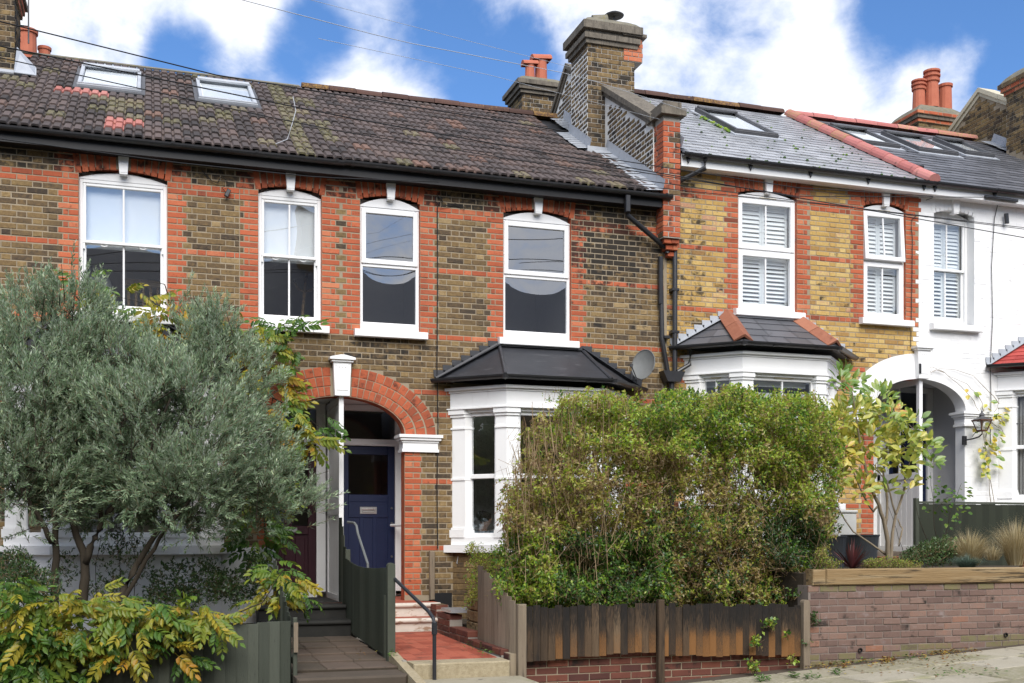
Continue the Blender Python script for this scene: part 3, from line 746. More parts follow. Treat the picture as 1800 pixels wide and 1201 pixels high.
def sash(h, x0, x1, dz, m='paint'):
    """painted box sash with one upright bar, blind behind the top light"""
    F = front(x0, 0, dz); w = x1 - x0; b0, b1 = SILL + .03, HEAD - .03; mid = 5.315
    mb = MB(); bars(mb, F, 0, w, b0, b1, .045, -.14, -.075)
    bars(mb, F, .045, w - .045, mid - .02, b1 - .045, .035, -.125, -.085)
    bars(mb, F, .045, w - .045, b0 + .045, mid + .02, .035, -.16, -.125, bot=.085)
    for e in (.046, w - .066): mb.fbox(F, e, e + .02, mid - .09, mid - .02, -.124, -.09)
    o = mb.build('window', m, h)
    m2 = MB(); m2.bev(F, w / 2 - .012, w / 2 + .012, mid + .016, b1 - .08, -.12, -.095, .006); m2.bev(F, w / 2 - .012, w / 2 + .012, b0 + .13, mid - .016, -.155, -.132, .006); m2.build('glazing_bar', m, o)
    for e in (.28, .72):
        m3 = MB(); m3.tube([F.p(w * e + .045 * cos(t), mid - .018 - .028 * sin(t), -.11) for t in [i * pi / 6 for i in range(7)]], .007, 5); m3.build('sash_lift', m, o)
    pane(F, .08, w - .08, mid + .0, b1 - .08, -.108, o, .0012, 'oldglass'); pane(F, .08, w - .08, b0 + .13, mid - .0, -.145, o, .0008, 'oldglass')
    m4 = MB(); m4.add([F.p(.06, mid - .06, -.19), F.p(w - .06, mid - .06, -.19), F.p(w - .06, b1, -.19), F.p(.06, b1, -.19)], [(0, 1, 2, 3)]); m4.build('blind', 'blind', o)
    headboard(F, w, b1, .085, -.13, -.07, o, m)
    sill(F, w, SILL - .08, SILL + .04, o, m); room(F, 0, w, b0, b1, 2.2, o, -.20)
    return o
def casement(h, x0, x1, dz):
    F = front(x0, 0, dz); w = x1 - x0; b0, b1 = SILL + .02, HEAD - .06; mid = 5.285
    mb = MB(); bars(mb, F, 0, w, b0, b1, .045, -.12, -.06, bot=.11)
    mb.bev(F, .045, w - .045, mid - .03, mid + .03, -.12, -.062, .005)
    bars(mb, F, .022, w - .022, mid + .012, b1 - .022, .062, -.085, -.040)
    o = mb.build('window', 'upvc', h)
    pane(F, .08, w - .08, mid + .07, b1 - .08, -.07, o, -.0012, 'coated'); pane(F, .045, w - .045, b0 + .11, mid - .03, -.085, o, -.0036, 'coated', 16)
    headboard(F, w, b1, .115, -.11, -.05, o, 'upvc')
    sill(F, w, SILL - .09, SILL + .03, o); room(F, 0, w, b0, b1, 2.2, o, -.16)
    return o
def shuttered(h, x0, x1, dz, tilt_top=0.0):
    F = front(x0, 0, dz); w = x1 - x0; b0, b1 = SILL + .02, HEAD - .03; mid = 5.30
    mb = MB(); bars(mb, F, 0, w, b0, b1, .05, -.12, -.05)
    mb.bev(F, .05, w - .05, mid - .035, mid + .035, -.12, -.052, .005)
    bars(mb, F, .03, w - .03, b0 + .03, mid - .02, .065, -.10, -.036)
    o = mb.build('window', 'upvc', h)
    # the top light, hinged along its head
    T = F if not tilt_top else Fr(F.p(0, b1, 0) - (F.v * cos(tilt_top) - F.n * sin(tilt_top)) * b1, F.u, F.v * cos(tilt_top) - F.n * sin(tilt_top), F.n * cos(tilt_top) + F.v * sin(tilt_top))
    m1 = MB(); bars(m1, T, .022, w - .022, mid + .015, b1 - .02, .065, -.085, -.034); m1.bev(T, w / 2 - .012, w / 2 + .012, mid + .08, b1 - .085, -.075, -.055, .004); top = m1.build('top_light', 'upvc', o)
    pane(T, .085, w - .085, mid + .08, b1 - .085, -.066, o, .001)
    m2 = MB(); m2.bev(F, w / 2 - .012, w / 2 + .012, b0 + .095, mid - .085, -.09, -.06, .004); m2.build('glazing_bar', 'upvc', o)
    pane(F, .09, w - .09, b0 + .095, mid - .085, -.072, o, .0012)
    m3 = MB(); m3.bev(F, w * .38, w * .66, b1 + .005, b1 + .02, -.05, -.03, .004); m3.build('trickle_vent', 'brass', o)
    headboard(F, w, b1, .085, -.11, -.04, o, 'upvc')
    sill(F, w, SILL - .09, SILL + .03, o); room(F, 0, w, b0, b1, 2.2, o, -.24)
    for (p, q, cl) in ((b0 + .06, mid - .05, False), (mid + .06, b1 - .03, True)):
        slats(F, .06, w / 2 - .002, p, q, -.19, o, closed=cl); slats(F, w / 2 + .002, w - .06, p, q, -.19, o, closed=cl)
    return o
def deep_sash(h, x0, x1, dz):
    F = front(x0, -.0, dz); w = x1 - x0; b0, b1 = SILL + .03, HEAD - .0; mid = 5.30; c = -.10
    mb = MB(); bars(mb, F, 0, w, b0, b1, .05, c - .12, c - .06)
    bars(mb, F, .05, w - .05, mid - .02, b1 - .05, .035, c - .10, c - .07); bars(mb, F, .05, w - .05, b0 + .05, mid + .02, .035, c - .135, c - .105, bot=.08)
    o = mb.build('window', 'paint', h)
    m2 = MB(); m2.bev(F, w / 2 - .012, w / 2 + .012, mid + .015, b1 - .08, c - .095, c - .075, .006); m2.bev(F, w / 2 - .012, w / 2 + .012, b0 + .12, mid - .015, c - .13, c - .11, .006); m2.build('glazing_bar', 'paint', o)
    pane(F, .08, w - .08, mid, b1 - .08, c - .085, o, .0008); pane(F, .08, w - .08, b0 + .12, mid, c - .12, o, .0008)
    headboard(F, w, b1, .09, c - .11, c - .05, o, 'paint')
    sill(F, w, SILL - .10, SILL + .02, o, 'masonry'); room(F, 0, w, b0, b1, 2.2, o, c - .22)
    for (p, q, cl) in ((b0 + .06, mid - .02, False), (mid + .02, b1 - .03, True)):
        slats(F, .06, w / 2 - .002, p, q, c - .18, o, closed=cl); slats(F, w / 2 + .002, w - .06, p, q, c - .18, o, closed=cl)
    return o
for h, f, (x0, x1), dz in ((H1, sash, WINS12[0], 0), (H1, sash, WINS12[1], 0), (H2, casement, WINS12[2], 0), (H2, casement, WINS12[3], 0)): f(h, x0, x1, dz)
shuttered(H3, *WINS34[0], DZ); shuttered(H3, *WINS34[1], DZ, .075); deep_sash(H4, *WINS34[2], DZ)
for h, ws, dz in ((H1, WINS12[:2], 0), (H2, WINS12[2:], 0), (H3, WINS34[:2], DZ), (H4, WINS34[2:], DZ)):
    for x0, x1 in ws: keystone(front(0, 0, dz), (x0 + x1) / 2, 6.155, 6.43, h, 'masonry' if h is H4 else 'paint')

# ------------------------------------------------------------------ eaves and roofs
TANR = tan(radians(31.3)); CR, SR = cos(radians(31.3)), sin(radians(31.3))
RO = -.22                                             # eaves line
def rp(x, t, ze, up=0.0): return V((x, RO + t * CR - up * SR, ze + t * SR + up * CR))
TR_ = 4.70
def roof_base(h, x0, x1, ze, m):
    mb = MB(); q = [rp(x0, 0, ze, -.02), rp(x1, 0, ze, -.02), rp(x1, TR_, ze, -.02), rp(x0, TR_, ze, -.02)]
    zr = q[2].z; b = [V((x0, 8.1, ze - .1)), V((x1, 8.1, ze - .1))]
    mb.add(q + b, [(0, 1, 2, 3), (3, 2, 5, 4)])
    return mb.build('roof', m, h)
r1 = roof_base(H1, -6.8, PARTY1, 6.52, 'blackwood'); r2 = roof_base(H2, PARTY1, 6.86, 6.52, 'blackwood')
r3 = roof_base(H3, 7.12, PARTY2, 6.52 + DZ, 'slate_dark'); r4 = roof_base(H4, PARTY2, 15.75, 6.52 + DZ, 'slate_dark')

TP = [(0, 0), (.03, 0), (.09, 1), (.17, 1.08), (.31, 1.08), (.39, 1), (.45, 0), (.53, 0), (.59, 1), (.67, 1.08), (.81, 1.08), (.89, 1), (.95, 0), (1, 0)]
TW, TG = .231, 4.70 / 15
def tile_geo():
    vs = []; fs = []; n = len(TP)
    for s, lift in ((-.022, .028), (TG + .03, .004)):
        for x, hgt in TP: vs.append((x * TW, s, lift + hgt * .026))
    for x, hgt in TP: vs.append((x * TW, -.022, lift if False else .028 + hgt * .026 - .024))
    for i in range(n - 1):
        fs.append((i, i + 1, n + i + 1, n + i)); fs.append((2 * n + i, 2 * n + i + 1, i + 1, i))
    return vs, fs
TV, TF = tile_geo()
TCACHE = {}
def tile_mesh(m, t):
    key = (m, round(t[0], 1), round(t[1] * 3) / 3, round(t[2] * 4) / 4)
    if key not in TCACHE:
        me = bpy.data.meshes.new('roof_tile'); me.from_pydata(TV, [], TF); me.materials.append(MT[m])
        a = me.attributes.new('tint', 'FLOAT_COLOR', 'FACE'); a.data.foreach_set('color', np.tile(np.array([*key[1:], 1], dtype=np.float32), len(TF)))
        TCACHE[key] = me
    return TCACHE[key]
def tile_roof(roof, x0, x1, ze, skip, special, limit=300):
    n = int(round((x1 - x0) / TW)); items = []
    for r in range(15):
        for c in range(n):
            x = x0 + c * TW; t = r * TG
            if skip(x + TW / 2, t + TG / 2): continue
            m, ti = special(x + TW / 2, t + TG / 2)
            items.append((x, t, m, ti))
    def score(i):
        px, py, z = proj(rp(i[0], i[1], ze)); return (1 / z if -30 < px < 1830 else 0)
    items.sort(key=score, reverse=True)
    sm = MB(); sm2 = []
    for k, (x, t, m, ti) in enumerate(items):
        jit = R.uniform(-.004, .004)
        M4 = Matrix(((1, 0, 0, 0), (0, CR, -SR, 0), (0, SR, CR, 0), (0, 0, 0, 1)))
        M4.translation = rp(x + R.uniform(-.003, .003), t + jit, ze, R.uniform(0, .004))
        M4 = M4 @ Matrix.Rotation(R.uniform(-.012, .012), 4, 'Z') @ Matrix.Rotation(R.uniform(-.012, .012), 4, 'X')
        if k < limit and score((x, t)) > 0: put('roof_tile', tile_mesh(m, ti), M4, roof)
        else: sm.add([M4 @ V(v) for v in TV], TF, ti)
    if sm.f: sm.build('roof_tile_field', 'tile', roof, kind='stuff')
LIGHTS1 = [(-.93, -.10, 2.70, 4.05), (.69, 1.50, 2.68, 4.05)]
def skip1(x, t): return any(a - .03 < x < b + .03 and c - .05 < t < d + .1 for a, b, c, d in LIGHTS1) or (x < -1.62 and t > 2.9)
def spec1(x, t):
    if -1.15 < x < -.62 and 2.1 < t < 2.62 and R.random() < .9: return 'tile_pink', (R.random(), 0, 0)
    if -.52 < x < -.05 and .25 < t < .9 and R.random() < .75: return 'tile_pink', (R.random() * .5, 0, .3)
    l = 0
    if -.65 < x < -.1 and .9 < t < 2.2: l = R.uniform(.2, .5)
    elif abs(x - 1.95) < .13: l = R.uniform(.38, .55)
    elif x > .6 and R.random() < .3: l = R.uniform(.2, .5)
    elif R.random() < .15: l = R.uniform(.2, .5)
    return 'tile', (min(1, max(0, R.gauss(.40, .22))), R.choice((0, 0, .1, .3)), l)
tile_roof(r1, -6.8 + .05, PARTY1 + .0, 6.52, skip1, spec1)
def spec2(x, t):
    return 'tile', (min(1, max(0, R.gauss(.52, .22))), R.choice((0, 0, .1, .25)), R.uniform(.2, .45) if R.random() < (.25 if t < 1.2 else .06) else 0)
tile_roof(r2, PARTY1 + .004, 6.72, 6.52, lambda x, t: (6.42 < x and t > 2.2) or x > 6.68 , spec2)

def half_round(p0, p1, r, m, parent, n=8, tint=None, name='ridge_tile', squash=1.0, cap=True):
    p0, p1 = V(p0), V(p1); d = (p1 - p0).normalized(); a = d.cross(V((0, 0, 1))).normalized(); b = a.cross(d)
    if b.z < 0: b = -b
    mb = MB(); vs = []
    for p in (p0, p1):
        for i in range(n + 1):
            t = pi * i / n; vs.append(p + a * (r * cos(t)) + b * (r * squash * sin(t)))
    fs = [(i, i + 1, n + 2 + i, n + 1 + i) for i in range(n)]
    if cap: fs += [list(range(n + 1))[::-1], list(range(n + 1, 2 * n + 2))]
    mb.add(vs, fs, (R.random() if tint is None else tint, 0, R.choice((0, 0, .3, .5))))
    return mb.build(name, m, parent)
def ridge_run(roof, x0, x1, ze, m, r=.105, L=.45):
    n = int(round((x1 - x0) / L)); L = (x1 - x0) / n
    for i in range(n):
        p = rp(x0 + i * L, TR_, ze, .0 + R.uniform(-.004, .006)); q = rp(x0 + (i + 1) * L - .008, TR_, ze, R.uniform(-.004, .006))
        half_round(p, q, r + .006 * (i % 2), m, roof)
ridge_run(r2, PARTY1 - .02, 6.75, 6.52, 'ridge')
ridge_run(r3, 7.0, PARTY2 - .1, 6.52 + DZ, 'ridge'); ridge_run(r4, PARTY2 + .05, 15.6, 6.52 + DZ, 'ridge_red')
mb = MB(); mb.hexa([rp(-6.8, TR_ - .06, 6.52, .03), rp(PARTY1 - .05, TR_ - .06, 6.52, .03), rp(PARTY1 - .05, TR_ + .1, 6.52, 0), rp(-6.8, TR_ + .1, 6.52, 0), rp(-6.8, TR_ - .06, 6.52, .05), rp(PARTY1 - .05, TR_ - .06, 6.52, .05), rp(PARTY1 - .05, TR_ + .1, 6.52, .04), rp(-6.8, TR_ + .1, 6.52, .04)]); mb.build('ridge_cap', 'cement', r1)
# verge tiles between the two slate roofs
n = 11
for i in range(n):
    t0, t1 = i * TR_ / n - .1, (i + 1) * TR_ / n - .1
    half_round(rp(PARTY2, t0, 6.52 + DZ, .03), rp(PARTY2, t1 + .02, 6.52 + DZ, .02), .112, 'ridge_red', r4, name='verge_tile')

def slate_roof(roof, x0, x1, ze, m, skip, limit=300):
    P = .215; Wd = .30; rows = int(TR_ / P); items = []
    for r in range(rows):
        x = x0 - (Wd / 2 if r % 2 else 0)
        while x < x1:
            a, b = max(x, x0), min(x + Wd, x1)
            if b - a > .03 and not skip((a + b) / 2, r * P + P / 2): items.append((a, b, r * P))
            x += Wd
    def score(i):
        px, py, z = proj(rp((i[0] + i[1]) / 2, i[2], ze)); return (1 / z if -30 < px < 1830 else 0)
    items.sort(key=score, reverse=True)
    mss = {}
    for q in range(12):
        t = (R.uniform(0, 1), 0, R.choice((0, 0, 0, .15, .4)) if m == 'slate' else 0)
        me = bpy.data.meshes.new('slate')
        vs = [(-.5, -.01, .017), (.5, -.01, .017), (.5, P + .05, .003), (-.5, P + .05, .003), (-.5, -.01, .0), (.5, -.01, .0)]
        me.from_pydata(vs, [], [(0, 1, 2, 3), (4, 5, 1, 0)]); me.materials.append(MT[m])
        a = me.attributes.new('tint', 'FLOAT_COLOR', 'FACE'); a.data.foreach_set('color', np.tile(np.array([*t, 1], dtype=np.float32), 2))
        mss[q] = (me, t, vs)
    sm = MB()
    for k, (a, b, t) in enumerate(items):
        M4 = Matrix(((b - a - .006, 0, 0, 0), (0, CR, -SR, 0), (0, SR, CR, 0), (0, 0, 0, 1)))
        M4.translation = rp((a + b) / 2, t + R.uniform(-.004, .004), ze, R.uniform(0, .004))
        me, tt, vs = mss[R.randrange(12)]
        if k < limit: put('slate', me, M4, roof)
        else: sm.add([M4 @ V(v) for v in vs], [(0, 1, 2, 3), (4, 5, 1, 0)], tt)
    if sm.f: sm.build('slate_field', m, roof, kind='stuff')
LIGHTS3 = [(8.93, 9.70, 1.95, 3.60)]; LIGHTS4 = [(11.60, 12.36, 2.45, 3.65), (12.76, 13.58, 2.45, 3.70), (13.96, 14.58, 2.75, 3.80)]
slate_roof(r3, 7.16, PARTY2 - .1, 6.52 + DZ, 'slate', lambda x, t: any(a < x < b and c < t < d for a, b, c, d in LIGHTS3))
slate_roof(r4, PARTY2 + .1, 15.70, 6.52 + DZ, 'slate_dark', lambda x, t: any(a < x < b and c < t < d for a, b, c, d in LIGHTS4))
# moss tufts lying in the slate joints
mb = MB()
for i in range(90):
    x = R.uniform(7.5, 11.1); t = int(R.random() ** 1.5 * 20) * .215 + .0
    if any(a < x < b and c < t < d for a, b, c, d in LIGHTS3): continue
    p = rp(x, t - .01, 6.52 + DZ, .012); s = R.uniform(.010, .026)
    mb.lathe(p, [(s, -.004), (s * 1.1, s * .4), (s * .5, s * .9), (.001, s)], 5, (R.choice((.0, .1, .3)), 0, 0))
for i in range(26):
    t = R.uniform(2.0, 3.2); p = rp(8.90 - R.uniform(0, .04), t, 6.52 + DZ, .015); s = R.uniform(.02, .04)
    mb.lathe(p, [(s, -.004), (s * 1.1, s * .4), (s * .5, s * .9), (.001, s)], 5, (R.uniform(.2, .5), 0, 0))
mb.build('moss', 'hedge', r3, kind='stuff')

def rooflight(roof, x0, x1, t0, t1, ze, hgt, m):
    F = Fr(rp(x0, t0, ze), (1, 0, 0), (0, CR, SR), (0, -SR, CR)); w, L = x1 - x0, t1 - t0
    mb = MB(); mb.fbox(F, -.06, w + .06, -.12, L + .10, .008, .03, mi=1); bars(mb, F, 0, w, 0, L, .05, .0, hgt)
    mb.bev(F, .02, w - .02, L - .13, L - .02, hgt - .001, hgt + .035, .008)
    mb.bev(F, -.012, w + .012, -.012, .012, .03, hgt - .02, .005, mi=0)
    o = mb.build('rooflight', (m, 'lead' if m != 'lead' else 'zinc'), roof)
    # glass and the white blind under it, in the same unit
    g = MB(); g.add([F.p(.065, .065, hgt - .025), F.p(w - .065, .065, hgt - .025), F.p(w - .065, L - .065, hgt - .025), F.p(.065, L - .065, hgt - .025)], [(0, 1, 2, 3)], mi=0)
    g.add([F.p(.06, .06, hgt - .05), F.p(w - .06, .06, hgt - .05), F.p(w - .06, L - .06, hgt - .05), F.p(.06, L - .06, hgt - .05)], [(0, 1, 2, 3)], mi=1)
    g.build('rooflight_pane', ('skyglass', 'blind'), roof)
for a in LIGHTS1: rooflight(r1, *a, 6.52, .085, 'lead')
for a in LIGHTS3: rooflight(r3, a[0], a[1], a[2], a[3], 6.52 + DZ, .10, 'zinc')
for a in LIGHTS4: rooflight(r4, *a, 6.52 + DZ, .10, 'zinc')
F = Fr(rp(11.69, .97, 6.52 + DZ), (1, 0, 0), (0, CR, SR), (0, -SR, CR)); mb = MB(); mb.bev(F, 0, .19, 0, .16, .01, .055, .012); mb.build('roof_vent', 'black', r4)

def gutter(mb, p0, p1, r=.055, n=8, mi=0):
    p0, p1 = V(p0), V(p1); d = (p1 - p0).normalized(); a = d.cross(V((0, 0, 1))).normalized(); vs = []
    for p in (p0, p1):
        for rr in (r, r - .006):
            for i in range(n + 1):
                t = pi + pi * i / n; vs.append(p + a * (rr * cos(t)) + V((0, 0, rr * sin(t))))
    m = n + 1; fs = []
    for i in range(n): fs += [(i, i + 1, 2 * m + i + 1, 2 * m + i), (m + i + 1, m + i, 3 * m + i, 3 * m + i + 1)]
    for k in (0, 2 * m):
        fs += [(k + i, k + i + 1, k + m + i + 1, k + m + i) for i in range(n)]
    fs += [(0, m, 3 * m, 2 * m), (n, m + n, 3 * m + n, 2 * m + n)]
    mb.add(vs, fs, mi=mi)
def eaves(h, x0, x1, dz, fm, top=6.50):
    mb = MB(); mb.box(x0, x1, -.205, -.185, 6.335 + dz, 6.505 + dz); mb.box(x0, x1, -.184, .006, 6.345 + dz, 6.360 + dz); mb.build('fascia', fm, h)
    mb = MB(); gutter(mb, (x0, -.268, top + dz), (x1, -.268, top + dz - .01))
    n = int((x1 - x0) / .95)
    for i in range(n + 1):
        x = x0 + .1 + i * (x1 - x0 - .2) / max(1, n)
        mb.tube([(x - .012, -.268, top + dz - .062), (x + .012, -.268, top + dz - .062)], .001, 3)
        gutter(mb, (x - .02, -.268, top + dz), (x + .02, -.268, top + dz), .062)
        if fm == 'paint': mb.prism([(x - .035, -.207, 6.46 + dz), (x + .035, -.207, 6.46 + dz), (x, -.207, 6.37 + dz)], (0, -.03, 0))
    mb.build('gutter', 'black', h)
eaves(H1, -6.8, PARTY1, 0, 'blackwood'); eaves(H2, PARTY1, 6.98, 0, 'blackwood')
eaves(H3, 7.16, PARTY2, DZ, 'paint'); eaves(H4, PARTY2, 16, DZ, 'paint')

# ------------------------------------------------------------------ bays
def bay(h, x0, x1, dz, style):
    d = .58; z = lambda v: v + dz
    P = [V((x0, 0, 0)), V((x0 + d, -d, 0)), V((x1 - d, -d, 0)), V((x1, 0, 0))]
    segs = [(P[i], P[i + 1]) for i in range(3)]
    nrm = [V(((b - a).y, -(b - a).x, 0)).normalized() for a, b in segs]
    def off(o):                         # plan outline pushed out by o
        res = [P[0] + nrm[0] * (o / abs(nrm[0].y)) * 0 + V((-o / cos(radians(45)) * 1.0, 0, 0))]
        for i in (1, 2):
            b = (nrm[i - 1] + nrm[i]).normalized(); res.append(P[i] + b * (o / b.dot(nrm[i])))
        res.append(P[3] + V((o / cos(radians(45)), 0, 0)))
        return res
    def ring(mb, o0, o1, za, zb, mi=0):     # solid between plan outlines o0 (inner) and o1 (outer)
        a, b = off(o0), off(o1)
        for i in range(3):
            q = [b[i], b[i + 1], a[i + 1], a[i]]
            mb.hexa([v + V((0, 0, za)) for v in q] + [v + V((0, 0, zb)) for v in q], mi=mi)
    B = thing_part('bay_window', h)
    W_ = 'masonry' if style != 'h2' else 'paint'
    mb = MB()
    base = MB(); ring(base, -.12, 0 if style != 'h2' else -.01, z(.3), z(1.499))
    ap = MB(); ring(ap, -.12, .012, z(1.60), z(1.70)); ring(mb, -.12, .02, z(3.42), z(3.62))
    ring(mb, -.12, .035, z(3.622), z(3.65)); ring(mb, -.12, .075, z(3.652), z(3.69)); ring(mb, -.12, .055, z(3.402), z(3.418))
    o = mb.build('bay_wall', W_, h); ap.build('apron', W_, o); base.build('bay_base', W_ if style != 'h2' else 'stock', h)
    mb = MB(); ring(mb, -.12, .085, z(1.50), z(1.598)); mb.build('bay_sill', W_, o)
    # columns: half ones at the wall, full ones at the corners
    for i in range(4):
        mb = MB()
        def band(o0, o1, za, zb, half):
            a, b = off(o0), off(o1)
            def along(pt, dirv, L): return pt + dirv * L
            if i in (1, 2):
                dl = (P[i - 1] - P[i]).normalized(); dr = (P[i + 1] - P[i]).normalized()
                q = [along(b[i], dl, half), b[i], along(b[i], dr, half), along(a[i], dr, half), a[i], along(a[i], dl, half)]
            elif i == 0:
                dr = (P[1] - P[0]).normalized(); q = [b[0], along(b[0], dr, half + .03), along(a[0], dr, half), a[0]]
            else:
                dl = (P[2] - P[3]).normalized(); q = [along(b[3], dl, half + .03), b[3], a[3], along(a[3], dl, half)]
            q = [v + V((0, 0, za)) for v in q]
            mb.prism(q, (0, 0, zb - za))
        hw = .165 if i in (1, 2) else .17
        band(-.10, .0, z(1.602), z(3.30), hw)
        band(-.10, .028, z(1.70), z(1.80), hw + .02); band(-.10, .014, z(1.802), z(1.83), hw + .01)
        band(-.10, .014, z(2.46), z(2.49), hw + .01)
        band(-.10, .016, z(3.14), z(3.165), hw + .012); band(-.10, .020, z(3.30), z(3.335), hw + .014); band(-.10, .040, z(3.337), z(3.40), hw + .03)
        mb.build('column', W_, o)
    # lights between the columns
    for i, (a, b) in enumerate(segs):
        u = (b - a).normalized(); L = (b - a).length
        e0 = .19 if i == 0 else .165; e1 = .19 if i == 2 else .165
        F = Fr(a + u * e0, u, (0, 0, 1), nrm[i]); w = L - e0 - e1
        mb = MB(); bars(mb, F, 0, w, z(1.70), z(3.40), .045, -.11, -.055, bot=.06, top=.09)
        mb.bev(F, .045, w - .045, z(2.48), z(2.54), -.11, -.05, .006)
        # stepped hood over the light
        mb.fbox(F, .0, w, z(3.36), z(3.402), -.06, -.01); mb.fbox(F, .04, w - .04, z(3.404), z(3.430), -.05, .018 - .0 + .006)
        wd = mb.build('bay_light', W_, o)
        pane(F, .045, w - .045, z(1.76), z(2.48), -.085, o, .001, 'oldglass'); pane(F, .045, w - .045, z(2.54), z(3.31), -.08, o, .001, 'oldglass')
        if style == 'h3':
            mb = MB(); mb.bev(F, w / 2 - .012, w / 2 + .012, z(2.54), z(3.31), -.095, -.06, .005); mb.bev(F, w * .36, w * .66, z(3.345), z(3.36), -.05, -.03, .003, mi=1); mb.build('glazing_bar', ('upvc', 'brass'), o)
            for j in range(5):
                zz = z(2.60) + j * .16; mb = MB(); mb.fbox(F, .05, w - .05, zz, zz + .075, -.20, -.19); mb.build('slat', 'shutter', o)
        if style == 'h4':
            mb = MB(); n = 26; vs = []
            for zz in (z(1.76), z(3.31)):
                for k in range(n + 1): vs.append(F.p(.0 + w * k / n, zz, -.17 + .018 * sin(k * 2.2) + .01 * sin(k * .9)))
            mb.add(vs, [(k, k + 1, n + 2 + k, n + 1 + k) for k in range(n)]); mb.build('curtain', 'curtain', o)
            mb = MB(); mb.fbox(F, .045, w - .045, z(2.88), z(2.892), -.078, -.07); mb.build('leading', 'zinc', o)
    # ceiling, floor and back of the room behind
    mb = MB(); cc = off(-.125); cf = [v + V((0, 0, z(1.45))) for v in cc]; ct = [v + V((0, 0, z(3.5))) for v in cc]
    mb.add(cf + [V((x1 + .25, 2.6, z(1.45))), V((x0 - .25, 2.6, z(1.45)))], [(0, 1, 2, 3, 4, 5)]); mb.add(ct + [V((x1 + .25, 2.6, z(3.5))), V((x0 - .25, 2.6, z(3.5)))], [(5, 4, 3, 2, 1, 0)])
    for q in ([(x0 - .25, 2.6), (x1 + .25, 2.6)], [(x0 - .25, .12), (x0 - .25, 2.6)], [(x1 + .25, 2.6), (x1 + .25, .12)]):
        mb.add([V((*q[0], z(1.45))), V((*q[1], z(1.45))), V((*q[1], z(3.5))), V((*q[0], z(3.5)))], [(0, 1, 2, 3)])
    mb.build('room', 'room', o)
    # roof
    e = off(.16); tz, ez = z(4.30), z(3.80)
    T = [V((x0 + .66, 0, tz)), V((x1 - .66, 0, tz))]
    E = [v + V((0, 0, ez)) for v in e]; E[0].y = -.0; E[3].y = -.0
    rm = {'h2': 'felt', 'h3': 'slate_dark', 'h4': 'redtile', 'h1': 'felt'}[style]
    mb = MB(); mb.add([E[0], E[1], T[0]], [(0, 1, 2)]); mb.add([E[1], E[2], T[1], T[0]], [(0, 1, 2, 3)]); mb.add([E[2], E[3], T[1]], [(0, 1, 2)])
    mb.add([v - V((0, 0, .03)) for v in E], [(3, 2, 1, 0)])
    ro = mb.build('bay_roof', rm, o)
    if style == 'h2':
        mb = MB()
        for p, q in ((E[1], T[0]), (E[2], T[1])): mb.tube([p + V((0, 0, .012)), q + V((0, 0, .02))], .024, 6)
        for p, q in ((E[0], T[0]), (E[3], T[1])): mb.tube([p + V((0, -.02, .014)), q + V((0, -.02, .03))], .028, 6)
        mb.build('roll_seam', 'felt', o)
    if style in ('h3', 'h4'):
        # courses of slates / plain tiles on the three slopes
        for (p0, p1, q1, q0, nr) in ((E[0], E[1], T[0], T[0], 4), (E[1], E[2], T[1], T[0], 4), (E[2], E[3], T[1], T[1], 4)):
            nr = 4 if style == 'h3' else 7
            nn = (p1 - p0).cross(q0 - p0).normalized()
            if nn.z < 0: nn = -nn
            for r in range(nr):
                s0, s1 = r / nr, min(1, (r + 1.05) / nr)
                a0, a1 = p0.lerp(q0, s0), p1.lerp(q1, s0); b0, b1 = p0.lerp(q0, s1), p1.lerp(q1, s1)
                Lw = (a1 - a0).length; n = max(1, int(round(Lw / (.42 if style == 'h3' else .30))))
                for k in range(n):
                    f0, f1 = k / n, (k + 1) / n
                    c = [a0.lerp(a1, f0 + .004) + nn * .016, a0.lerp(a1, f1 - .004) + nn * .016, b0.lerp(b1, f1 - .004) + nn * .006, b0.lerp(b1, f0 + .004) + nn * .006]
                    mb = MB(); mb.add(c + [c[0] - nn * .014, c[1] - nn * .014], [(0, 1, 2, 3), (4, 5, 1, 0)], (R.random(), 0, 0)); mb.build('slate' if style == 'h3' else 'roof_tile', rm, o)
    if style == 'h3':
        for p, q in ((E[1], T[0]), (E[2], T[1])):
            dd = q - p
            for k in range(2):
                a_, b_ = p + dd * (.02 + k * .5) + V((0, 0, .03)), p + dd * (.02 + (k + 1) * .5 - .01) + V((0, 0, .03))
                d_ = (b_ - a_).normalized(); s_ = d_.cross(V((0, 0, 1))).normalized(); up = s_.cross(d_)
                mb = MB(); sec = [(-.135, -.045), (-.14, -.02), (-.01, .07), (.01, .07), (.14, -.02), (.135, -.045), (.0, .035)]
                mb.prism([a_ + s_ * x_ + up * y_ for x_, y_ in sec], b_ - a_, (R.random(), 0, 0)); mb.build('hip_tile', 'hip', o)
    # stepped flashing against the wall, over the sloping top edge
    mb = MB(); n = 7
    for s, (p, q) in ((-1, (E[0], T[0])), (1, (E[3], T[1]))):
        for k in range(n):
            a_, b_ = p.lerp(q, k / n), p.lerp(q, (k + 1) / n)
            mb.prism([(a_.x, -.003, a_.z + .01), (b_.x, -.003, b_.z + .01), (b_.x, -.003, b_.z + .06), (a_.x + s * .035, -.003, b_.z + .06), (a_.x + s * .03, -.003, a_.z + .05)], (0, -.010, 0))
        mb.hexa([p + V((0, -.004, 0)), q + V((0, -.004, 0)), q + V((0, -.09, .012)), p + V((0, -.09, .012)), p + V((0, -.004, .02)), q + V((0, -.004, .03)), q + V((0, -.09, .02)), p + V((0, -.09, .02))])
    mb.box(T[0].x - .02, T[1].x + .02, -.06, -.003, tz - .01, tz + .035)
    mb.build('flashing', 'felt' if style in ('h2', 'h1') else 'lead', o)
    mb = MB(); g = off(.205)
